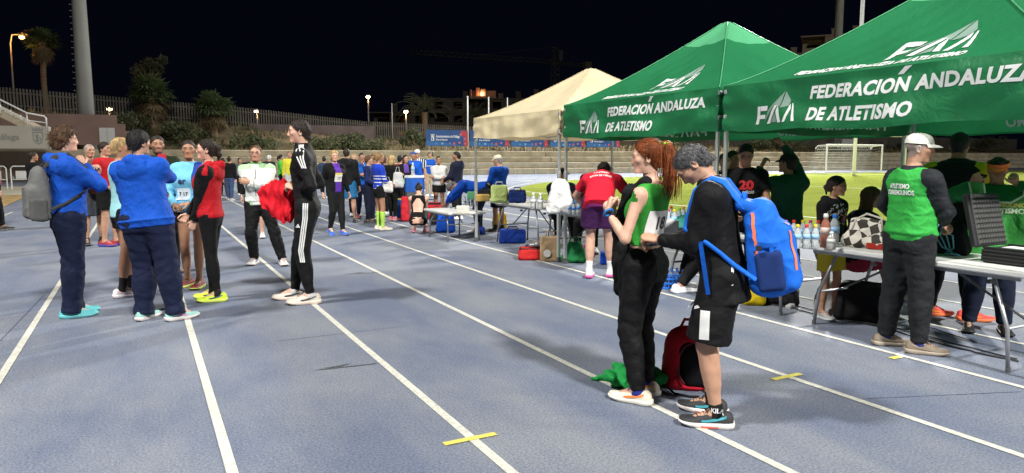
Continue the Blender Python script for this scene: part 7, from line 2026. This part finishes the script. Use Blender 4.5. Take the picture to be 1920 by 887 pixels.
mb.add(vest_pt(VV[:, 0], VV[:, 1]), FF); mb.add(vest_pt(VV[:, 0], VV[:, 1], -.012), [tuple(reversed(f)) for f in FF])
mb.build('cloth', mat('vest_green', (.05, .33, .06), rough=.5, var=.08, fold=.4, transl=.15), e, True)
def edge_tube(pts, r, m, nm):
    pts = np.array(pts); q = []
    for i in range(len(pts) - 1):
        for t in np.linspace(0, 1, 6)[:-1]: q.append(pts[i] * (1 - t) + pts[i + 1] * t)
    q.append(pts[-1]); q = np.array(q); mb = MB(); mb.tube(list(vest_pt(q[:, 0], q[:, 1], .0)), r, 5); mb.build(nm, m, e, True)
edge_tube([vp[1], vp[2], vp[3], vp[4], vp[5], vp[6]], .008, plain((.55, .65, .5), .6), 'neck_binding'); edge_tube([vp[7], vp[8], vp[9]], .008, plain((.55, .65, .5), .6), 'arm_binding'); edge_tube([vp[0], vp[13], vp[12]], .008, plain((.55, .65, .5), .6), 'arm_binding')
V, Fc = text2d('ATLETISMO', .055, 0, .002, .03, 'CENTER'); mb = MB(); mb.add(vest_pt(V[:, 0], V[:, 1] - .24, .006), Fc); mb.build('lettering', plain((.6, .75, .5), .6), e, True)
V, Fc = text2d('TORREMOLINOS', .045, 0, .002, .03, 'CENTER'); mb = MB(); mb.add(vest_pt(V[:, 0], V[:, 1] - .19, .006), Fc); mb.build('lettering', plain((.45, .45, .10), .6), e, True)

# ---- rucksacks
def big_backpack():
    r = m1.root; e = empty('blue_rucksack', r.location, r.rotation_euler.z); tag(e, 'bright blue rucksack with orange zips worn by the foreground man', 'rucksack')
    T, tw, s = m1.T, m1.tw, m1.s
    BLU, BLU2, NV = cloth((.012, .125, .58), .55, .3), cloth((.010, .105, .50), .55, .3), cloth((.012, .030, .12), .7, .2)
    o = lambda x, y, z: tw(x * 1.10, y * (1.06 if y < -.12 else 1), z - (.105 if y < -.12 else .105 * max(0.0, min(1.0, (.2 - z) / .2))))
    lo, hi = bounds(np.array([o(-.2, -.12, -.05), o(.2, -.5, .55), o(-.2, -.5, -.16), o(.2, -.12, .5)]), .06)
    blob('body', [rbox(o(0, -.235, .225), T, vec(.165, .105, .27) * s, .075 * s, .03, taper=(.70, .75)), rbox(o(0, -.325, .150), T, vec(.148, .075, .20) * s, .055 * s, .03, taper=(.75, .7)), ellipsoid(o(0, -.24, -.02), vec(.155, .11, .05) * s, .04, M=T)], lo, hi, .008, [BLU], e, .008, 2, 26)
    blob('side_pocket', [rbox(o(-.135, -.255, .085), T, vec(.032, .075, .115) * s, .028 * s)], lo, hi, .008, [NV], e, .003, 5, 14)
    blob('top_flap', [rbox(o(0, -.19, .455), T @ rot('x', 24), vec(.115, .085, .035) * s, .03 * s)], lo, hi, .008, [BLU2], e, .004, 7, 14)
    OR = plain((.70, .16, .06), .5)
    tree_o = [ob for ob in e.children if ob.name.startswith('body')][0]
    me = tree_o.data; bt = BVHTree.FromPolygons([v.co[:] for v in me.vertices], [p_.vertices[:] for p_ in me.polygons])
    def ribbon(pts, w, m, nm, off=.004):
        P = np.zeros((len(pts), 2, 3))
        for i, q in enumerate(pts):
            h = bt.find_nearest(Vector(o(*q))); c, n_ = np.array(h[0]), np.array(h[1]); t = o(*pts[min(i + 1, len(pts) - 1)]) - o(*pts[max(0, i - 1)]); sd = unit(np.cross(unit(t), n_)) * w / 2
            P[i, 0] = c + n_ * off - sd; P[i, 1] = c + n_ * off + sd
        mb = MB(); mb.grid(P); mb.grid(P[:, ::-1]); mb.build(nm, m, e, True)
    ribbon([(-.16, -.20, .44 - .03 * i) for i in range(10)], .017, OR, 'zip'); ribbon([(-.10 - .004 * i, -.40, .30 - .032 * i) for i in range(8)], .016, OR, 'zip'); ribbon([(.10, -.40, .30 - .032 * i) for i in range(8)], .016, OR, 'zip')
    ribbon([(-.2, -.17 - .03 * i, .225) for i in range(7)], .024, BLU2, 'side_strap', .010); ribbon([(-.18, -.285, .225 - .022 * i) for i in range(5)], .020, BLU2, 'strap_tail', .014)
    ribbon([(-.10, -.40, .375), (-.075, -.40, .375)], .026, plain((.55, .30, .22), .5), 'patch', .008)
    ribbon([(-.06, -.42, .30), (-.03, -.42, .275)], .05, plain((.10, .40, .65), .5), 'badge', .008); ribbon([(-.055, -.42, .295), (-.04, -.42, .283)], .022, plain((.6, .2, .35), .5), 'badge_mark', .011)
    mb = MB(); mb.box(o(-.175, -.22, .225), np.array([.015, .03, .028]) * s); mb.build('buckle', plain((.02, .02, .02), .4), e)
    # shoulder straps hug the jacket
    nm, GV, GQ, GO = [g_ for g_ in m1.garments if g_[0] == 'jacket'][0]; bj = BVHTree.FromPolygons([tuple(v) for v in GV], [tuple(int(i) for i in q) for q in GQ])
    for sg in (-1, 1):
        path = [(sg * .075, -.16, .46), (sg * .085, -.09, .515), (sg * .09, -.02, .52), (sg * .10, .06, .48), (sg * .115, .12, .42), (sg * .13, .14, .34), (sg * .155, .11, .26), (sg * .175, .05, .20), (sg * .18, -.02, .15), (sg * .17, -.10, .10), (sg * .15, -.17, .05)]
        mb = MB(); P = np.zeros((len(path), 4, 3))
        for i, q in enumerate(path):
            h = bj.find_nearest(Vector(o(*q))); c, n_ = np.array(h[0]), np.array(h[1]); 
            if i in (0, len(path) - 1): c = o(*q)
            t = unit(o(*path[min(i + 1, len(path) - 1)]) - o(*path[max(0, i - 1)])); w = .028 if i < 5 else .011; sd = unit(np.cross(t, n_)) * w
            P[i] = [c - sd + n_ * .002, c - sd + n_ * .016, c + sd + n_ * .016, c + sd + n_ * .002]
        mb.grid(P); mb.grid(P[:, ::-1]); mb.build('shoulder_strap', BLU, e, True)
        if sg < 0:
            mb = MB(); P = np.array([[o(-.185, .06, .20 - .05 * i) + vec(-.02, 0, 0), o(-.185, .085, .20 - .05 * i) + vec(-.02, 0, 0)] for i in range(5)]); mb.grid(P); mb.grid(P[:, ::-1]); mb.build('strap_tail', BLU, e)
    mb = MB(); mb.tube([o(-.035, -.165, .475), o(-.03, -.17, .535), o(.03, -.17, .535), o(.035, -.165, .475)], .011, 6); mb.build('grab_handle', BLU, e, True)
big_backpack()
def grey_backpack():
    r = p1.root; e = empty('grey_rucksack', r.location, r.rotation_euler.z); tag(e, 'grey rucksack worn by the woman in the blue hooded jacket', 'rucksack')
    T, tw, s = p1.T, p1.tw, p1.s; GR = cloth((.13, .13, .125), .8, .3)
    lo, hi = bounds(np.array([tw(-.2, -.1, -.1), tw(.2, -.45, .55), tw(-.2, -.45, -.1), tw(.2, -.1, .5)]), .06)
    blob('body', [rbox(tw(0, -.215, .20), T, vec(.145, .085, .25) * s, .07 * s, .03, taper=(.75, .6)), rbox(tw(0, -.285, .12), T, vec(.125, .05, .15) * s, .045 * s, .03)], lo, hi, .010, [GR], e, .006, 5, 12)
    blob('side_pocket', [rbox(tw(.13, -.245, .06), T, vec(.03, .07, .10) * s, .028 * s)], lo, hi, .010, [cloth((.09, .09, .088), .8, .3)], e, .003, 6, 14)
    nm, GV, GQ, GO = [g_ for g_ in p1.garments if g_[0] == 'jacket'][0]; bj = BVHTree.FromPolygons([tuple(v) for v in GV], [tuple(int(i) for i in q) for q in GQ])
    for sg in (-1, 1):
        path = [(sg * .075, -.17, .44), (sg * .085, -.09, .51), (sg * .09, -.02, .52), (sg * .10, .06, .48), (sg * .12, .13, .38), (sg * .15, .13, .26), (sg * .18, .06, .18), (sg * .19, -.04, .12), (sg * .17, -.16, .06)]
        P = np.zeros((len(path), 4, 3))
        for i, q in enumerate(path):
            h = bj.find_nearest(Vector(tw(*q))); c, n_ = np.array(h[0]), np.array(h[1])
            if i in (0, len(path) - 1): c = tw(*q)
            t = unit(tw(*path[min(i + 1, len(path) - 1)]) - tw(*path[max(0, i - 1)])); w = .026 if i < 5 else .014; sd = unit(np.cross(t, n_)) * w
            P[i] = [c - sd + n_ * .002, c - sd + n_ * .014, c + sd + n_ * .014, c + sd + n_ * .002]
        mb = MB(); mb.grid(P); mb.grid(P[:, ::-1]); mb.build('shoulder_strap', cloth((.03, .03, .03), .7, .1), e, True)
    mb = MB(); mb.tube([tw(-.05, -.40, .33), tw(0, -.405, .35), tw(.05, -.40, .33)], .005, 5); mb.build('zip', DARKP, e)
grey_backpack()

# ---- red garment held by the man in black
e = empty('red_garment', m4.root.location, m4.root.rotation_euler.z); tag(e, 'crumpled red garment in the hands of the man in black tracksuit', 'garment')
wl, wr_ = m4.arms[0][2], m4.arms[1][2]; hm = (wl + wr_) / 2
REDC = cloth((.62, .014, .026), .65, .5)
nu, nv = 40, 34; UU, VW = np.meshgrid(np.linspace(0, 1, nu), np.linspace(0, 1, nv), indexing='ij')
fw = .03 + .34 * UU; dr = (.20 + .16 * np.sin(math.pi * (UU * .9 + .1)) - .05 * UU) * VW
lat = -.03 + .06 * VW * (1 - UU) + .016 * np.sin(14 * UU + 3.0 * VW) * (.3 + VW) + .008 * np.sin(29 * UU - 9 * VW) + .012 * np.sin(11 * VW + 4 * UU)
PP = np.stack([hm[0] + lat, hm[1] + fw - .04 * VW * UU, hm[2] + .035 + .05 * np.sin(math.pi * UU) * (1 - VW) - .06 * UU * UU - dr + .014 * np.sin(24 * UU)], -1)
mb = MB(); mb.grid(PP); mb.grid((PP + [.008, 0, 0])[:, ::-1])
PP2 = PP.copy(); PP2[..., 0] += .035 + .012 * np.sin(13 * UU + 1); PP2[..., 2] += .015 - .10 * VW * (1 - UU); PP2[..., 1] -= .03
mb.grid(PP2); mb.grid((PP2 + [.008, 0, 0])[:, ::-1]); mb.build('cloth', REDC, e, True)
e = empty('red_phone', p2.root.location, p2.root.rotation_euler.z); tag(e, 'small red phone in the raised hand of the stout blue hoodie person', 'phone')
wq = p2.arms[1][2]; mb = MB(); mb.box(wq + vec(-.05, .07, .12), (.075, .012, .14), M=rot('z', 30), bev=.006); mb.build('case', plain((.45, .02, .03), .4), e)
mb = MB(); mb.box(wq + vec(-.053, .0775, .12), (.06, .002, .12), M=rot('z', 30)); mb.build('screen', plain((.02, .02, .03), .1), e)

# ---- foreground: green cloth and red rucksack on the track
c = G(1176, 722); e = empty('green_cloth_bundle', c); tag(e, 'crumpled green cloth lying on the track behind the red-haired woman', 'cloth')
cf = unit(vec(_F[0], _F[1], 0)); cr_ = _Rr
Lp = lambda r_, f_, z_: cr_ * r_ + cf * f_ + vec(0, 0, z_)
rg_ = random.Random(12); lump = [limb(Lp(-.22, .10, .012), Lp(-.04, .06, .035), [.012, .04], .03)]
for k_ in range(22):
    a_ = rg_.uniform(0, 6.28); c0 = Lp(.03 + rg_.uniform(-.17, .17), .03 + rg_.uniform(-.15, .15), rg_.uniform(.015, .10)); dd_ = vec(math.cos(a_), math.sin(a_), rg_.uniform(-.1, .25)) * rg_.uniform(.05, .11)
    lump.append(limb(c0 - dd_, c0 + dd_, [.018, .040, .016], .03))
blob('cloth', lump, (-.4, -.35, .0), (.4, .4, .2), .007, [cloth((.02, .32, .07), .5, .5)], e, .010, 6, 40)
c = G(1292, 733); e = empty('red_rucksack', c, -ray_az(1290)); tag(e, 'open dark red rucksack standing on the track between the foreground pair', 'rucksack')
DR = cloth((.40, .010, .022), .6, .3)
blob('shell', [rbox((-.02, .06, .20), rot('x', 8), (.155, .12, .215), .10, taper=(.78, .7))] + [Prim(rbox((.05, -.06, .175), rot('x', 8), (.115, .12, .15), .07).f, .01, 0, 'sub')], (-.25, -.2, .0), (.22, .26, .47), .008, [DR], e, .008, 3, 13)
blob('black_lining', [rbox((.05, .03, .175), rot('x', 8), (.108, .085, .145), .06)], (-.2, -.2, .0), (.25, .2, .45), .010, [cloth((.008, .008, .009), .8, .3)], e, .006, 9, 16)
mb = MB(); mb.tube([(.05 + .125 * math.cos(a), -.045 + .01 * math.sin(a), .175 + .155 * math.sin(a)) for a in np.linspace(-.9, 4.0, 22)], .009, 6); mb.build('zip', plain((.10, .006, .01), .5), e, True)
mb = MB(); mb.tube([(-.06, .04, .405), (-.04, .03, .455), (.03, .03, .455), (.05, .04, .405)], .010, 6); mb.build('grab_handle', DR, e, True)
mb = MB(); mb.tube([(-.12, -.05, .02), (-.09, -.11, .012), (.0, -.14, .010), (.06, -.13, .01)], .008, 6); mb.build('loose_strap', cloth((.01, .01, .01), .7, .1), e, True)

# ---- bags and boxes round the tables
def simple_bag(name, label, px, py, size, col, rough=.6, rz=0.0, wr=.010, z=0.0, taper=(.8, .7), handles=True, cat='bag', lid=None, rr_=.05, res=.012):
    c = G(px, py, z); e = empty(name, c, -ray_az(px) + R(rz)); tag(e, label, cat)
    w, d, h = size; c0 = vec(0, d / 2, h / 2)
    blob('body', [rbox(c0, I3, (w / 2, d / 2, h / 2), min(rr_, d * .45), taper=taper)], (-w * .65, -d * .2, .0), (w * .65, d * 1.2, h * 1.1), res, [col if not isinstance(col, tuple) else cloth(col, rough, .4)], e, wr, int(px), 16)
    if handles:
        hm_ = cloth((.02, .02, .02), .6, .1) if handles is True else handles
        for yy in (.3, .7):
            mb = MB(); mb.tube([(-w * .22, d * yy, h * .92), (-w * .16, d * yy, h * 1.16), (w * .16, d * yy, h * 1.16), (w * .22, d * yy, h * .92)], .008, 6); mb.build('handle', hm_, e, True)
    if lid:
        mb = MB(); mb.box((0, d / 2, h * .93), (w * .9, d * .9, h * .10), bev=.01); mb.build('lid', cloth(lid, .6, .1), e)
    return e
simple_bag('red_cool_bag', 'red insulated bag on the track below the white sack table', 994, 489, (.34, .22, .18), (.45, .02, .02), taper=(.95, .95), lid=(.02, .02, .02))
e = simple_bag('crumpled_foil_bag', 'crumpled grey foil bag lying on the red insulated bag', 1003, 464, (.22, .16, .10), plain((.30, .29, .29), .25, metal=.6), z=.19, handles=False, wr=.018, taper=(.5, .5))
e = simple_bag('paper_bag', 'brown paper bag with a round white mark beside the tent leg', 1030, 491, (.27, .15, .36), mat('kraft', (.36, .24, .13), rough=.85, var=.08, fold=.2), wr=.006, taper=(.95, .8), handles=plain((.3, .2, .1), .7), rr_=.015)
mb = MB(); mb.lathe([(.055, 0), (.05, .002)], 16); o = mb.build('printed_mark', plain((.66, .63, .58), .6), e); o.rotation_euler = (R(90), 0, 0); o.location = (-.03, -.012, .12)
simple_bag('green_shopping_bag', 'slumped dark green shopping bag with red inside, right of the tent leg', 1076, 494, (.34, .22, .30), (.02, .20, .06), wr=.016, taper=(.55, .5), handles=cloth((.02, .2, .06), .6, .1))
simple_bag('red_bundle', 'small red bundle showing from the green shopping bag', 1077, 470, (.16, .10, .10), (.5, .03, .03), z=.16, handles=False, wr=.012)
simple_bag('magenta_bag', 'magenta bag under the table behind the bending man', 1101, 487, (.22, .2, .20), (.35, .02, .17), handles=False)
simple_bag('blue_cool_box', 'blue soft cool box under the cream tent table', 961, 457, (.46, .26, .24), (.012, .045, .28), taper=(.97, .97), lid=(.012, .03, .2), rr_=.03)
simple_bag('yellow_bag', 'yellow shopping bag standing behind the blue soft cool box', 937, 430, (.30, .16, .32), (.62, .45, .02), taper=(.9, .8))
simple_bag('small_blue_box', 'small dark blue box by the cream tent post', 899, 440, (.22, .2, .14), (.012, .03, .20), handles=False, rr_=.02)
simple_bag('blue_box', 'bright blue box partly hidden behind the red-haired woman', 1143, 497, (.26, .24, .17), (.01, .07, .50), handles=False, rr_=.02, wr=.002, taper=(1, 1))
simple_bag('yellow_holdall', 'bright yellow bag on the track right of the blue rucksack', 1413, 574, (.24, .16, .16), (.66, .48, .01), wr=.012)
simple_bag('black_holdall', 'shiny black holdall under the bottles table', 1462, 574, (.36, .22, .18), (.010, .010, .012), rough=.3, wr=.014)
simple_bag('white_sack', 'bulging white plastic sack on the ground under the bottles table', 1562, 594, (.34, .28, .30), (.36, .35, .34), rough=.45, wr=.022, taper=(.6, .6), handles=False)
simple_bag('black_equipment_bag', 'large black bag in the shade under the near tables', 1618, 606, (.5, .35, .34), (.008, .008, .009), wr=.012, handles=False)
simple_bag('blue_sports_rucksack', 'royal blue and black rucksack on the ground beside the squatting runner', 836, 437, (.38, .26, .42), (.010, .085, .52), wr=.018, taper=(.7, .5))
simple_bag('black_rucksack', 'black rucksack leaning behind the royal blue one', 818, 422, (.30, .22, .34), (.012, .012, .016), wr=.014, taper=(.7, .6))
simple_bag('red_duffel', 'red duffel bag with black top on the ground behind the runners', 806, 411, (.60, .30, .40), (.42, .02, .03), wr=.01, lid=(.02, .02, .02))
simple_bag('tall_red_bag', 'tall red bag left of the squatting runner', 760, 416, (.20, .18, .58), (.45, .02, .03), wr=.01, taper=(.8, .8))
simple_bag('printed_shopping_bag', 'blue and yellow shopping bag beside the tall red bag', 747, 413, (.22, .14, .52), (.015, .07, .28), wr=.008, taper=(.95, .9), lid=(.5, .42, .05))
# hard cool box with white lid
c = G(778, 411); e = empty('hard_cool_box', c, -ray_az(778)); tag(e, 'blue hard cool box with white lid in the runners crowd', 'cool box')
mb = MB(); mb.box((0, .18, .34), (.44, .34, .68), bev=.03); mb.build('stand_box', plain((.10, .10, .10), .6), e)
mb = MB(); mb.box((0, .18, .80), (.46, .34, .38), bev=.03); mb.build('box', plain((.012, .10, .45), .4), e)
mb = MB(); mb.box((0, .18, 1.005), (.48, .36, .06), bev=.02); mb.build('lid', plain((.66, .68, .68), .4), e)
bottle(tuple(np.array(c) + vec(.0, .1, 1.04)), .30, .042, CAPS['white'], 'clear bottle standing on the white cool box lid')
# table-top goods
simple_bag('white_plastic_sack', 'white plastic sack heaped on the table behind the tent leg', 1050, 402, (.34, .26, .46), (.62, .62, .60), rough=.45, wr=.024, z=ZT, taper=(.5, .5), handles=False)
simple_bag('lime_shopping_bag', 'white and lime shopping bag on the cream tent table', 936, 381, (.30, .18, .30), (.42, .52, .18), wr=.012, z=ZT, taper=(.9, .8), handles=cloth((.6, .6, .5), .6, .1))
simple_bag('navy_cool_bag', 'navy cool bag on the right of the cream tent table', 970, 381, (.30, .22, .22), (.012, .03, .14), z=ZT, taper=(.95, .95), lid=(.02, .02, .03))
simple_bag('cardboard_tray', 'yellow cardboard tray on the left of the cream tent table', 905, 378, (.24, .2, .12), (.42, .28, .08), z=ZT, wr=.003, handles=False, rr_=.01, taper=(1, 1))
simple_bag('green_carton', 'small green and white carton at the end of the table', 884, 374, (.16, .12, .14), (.12, .36, .18), z=ZT, wr=.002, handles=False, rr_=.01, taper=(1, 1))
simple_bag('white_carton', 'white carton on the low table by the cream tent post', 868, 402, (.22, .16, .14), (.58, .55, .48), z=.52, wr=.002, handles=False, rr_=.01, taper=(1, 1))
simple_bag('black_jacket_heap', 'black jacket heaped in front of the man in the cream cap', 915, 372, (.36, .24, .16), (.012, .012, .013), z=ZT, wr=.02, handles=False)
simple_bag('folded_clothes', 'pile of folded clothes at the far end of the bottles table', 1285, 428, (.30, .2, .10), (.05, .20, .18), z=ZT, wr=.014, handles=False)
# blue bottle crate
c = G(1265, 543); e = empty('bottle_crate', c, -ray_az(1265) + R(4)); tag(e, 'bright blue plastic crate of bottles on the track behind the foreground pair', 'crate')
CB = plain((.02, .16, .62), .4); w, d, h = .27, .24, .17
for (cx, cy, sx, sy) in ((0, 0, w, .012), (0, d, w, .012), (-w / 2, d / 2, .012, d), (w / 2, d / 2, .012, d)):
    mb = MB()
    for z in (.012, .065, .115, .162): mb.box((cx, cy, z), (sx + .004, sy + .004, .020), bev=.003)
    mb.build('side_rail', CB, e)
    for k in range(6):
        t = (k + .5) / 6 - .5
        mb = MB(); mb.box((cx + (t * w if sx > sy else 0), cy + (t * d if sy > sx else 0), h / 2), (.012 if sx > sy else .008, .012 if sy > sx else .008, h)); mb.build('slat', CB, e)
mb = MB(); mb.box((0, d / 2, .012), (w, d, .014)); mb.build('base', CB, e)
for i in range(4):
    for j in range(3):
        q = np.array(e.location) + np.array(Matrix.Rotation(e.rotation_euler.z, 3, 'Z') @ Vector((-.095 + .063 * i, .05 + .07 * j, .02)))
        bottle(tuple(q), .20, .028, CAPS['blue'], 'small bottle with blue cap packed in the blue crate', (.55, .62, .75), (.03, .12, .5), 'bottles in the blue crate')
# drawstring and carrier bags with the runners
def worn_bag(name, label, px, py, zc_, size, col):
    wp = np.array([0, 0, CAMH]) + (_F + _Rr * ((px - CX) / FPX) + _U * ((CY - py) / FPX)) * zc_
    e = empty(name, wp, -ray_az(px)); tag(e, label, 'bag'); w, d, h = size
    blob('body', [rbox((0, 0, 0), I3, (w / 2, d / 2, h / 2), d * .45, taper=(.7, .8))], (-w * .7, -d, -h * .6), (w * .7, d, h * .62), .012, [cloth(col, .6, .4)], e, .014, int(px), 17)
    mb = MB(); mb.tube([(-w * .2, 0, h * .45), (-w * .1, -.01, h * .8), (w * .1, -.01, h * .8), (w * .2, 0, h * .45)], .006, 5); mb.build('cord', plain((.5, .5, .48), .6), e)
worn_bag('white_drawstring_bag', 'white drawstring bag hanging on the back of the blonde woman in black', 746, 337, 16.4, (.26, .12, .36), (.48, .48, .47))
worn_bag('white_carrier_bag', 'white carrier bag held by the striped top runner', 727, 350, 14.4, (.22, .08, .24), (.60, .58, .54))
# folding chair for the seated man
c = G(1056, 452); e = empty('folding_chair', c, -(ray_az(1056) + R(170))); tag(e, 'dark folding chair under the seated man behind the table', 'chair')
mb = MB(); mb.box((0, -.25, .42), (.42, .40, .03), bev=.01); mb.build('seat', DARKP, e)
mb = MB(); mb.box((0, -.46, .72), (.40, .03, .22), bev=.01); mb.build('backrest', DARKP, e)
for sx in (-.2, .2):
    mb = MB(); mb.tube([(sx, -.47, .83), (sx, -.30, .42), (sx, -.02, 0)], .012, 6); mb.build('leg', LEGM, e)
    mb = MB(); mb.tube([(sx, -.08, .42), (sx, -.46, 0)], .012, 6); mb.build('leg', LEGM, e)
# cables along the tables
CBL = plain((.014, .014, .015), .5)
for k, (pts, lab) in enumerate((([(1400, 566), (1480, 577), (1560, 598), (1640, 612), (1740, 640), (1830, 662), (1925, 684)], 'black cable along the table feet, nearest the track'), ([(1470, 570), (1600, 601), (1700, 622), (1800, 650), (1925, 679)], 'second black cable lying just behind the first one'), ([(1560, 590), (1620, 596), (1660, 612), (1700, 606), (1760, 620), (1840, 650)], 'looping thin black cable under the near tables'))):
    P = [G(*q) for q in pts]; fine = []
    for i in range(len(P) - 1):
        for t in np.linspace(0, 1, 8)[:-1]: 
            q = P[i] * (1 - t) + P[i + 1] * t; fine.append(q + vec(.015 * math.sin(i * 2.1 + t * 5 + k), .015 * math.cos(i * 1.7 + t * 4), .009 + k * .001))
    mb = MB(); mb.tube(fine, .007 - .001 * k, 6); tag(mb.build('cable', CBL, None, True), lab, 'cable')
c = G(1482, 577); mb = MB(); mb.box((0, 0, .018), (.16, .05, .035), bev=.006); tag(mb.build('power_strip', plain((.5, .5, .48), .5), None, False, c, .4), 'pale power strip on the ground by the black holdall', 'power strip')
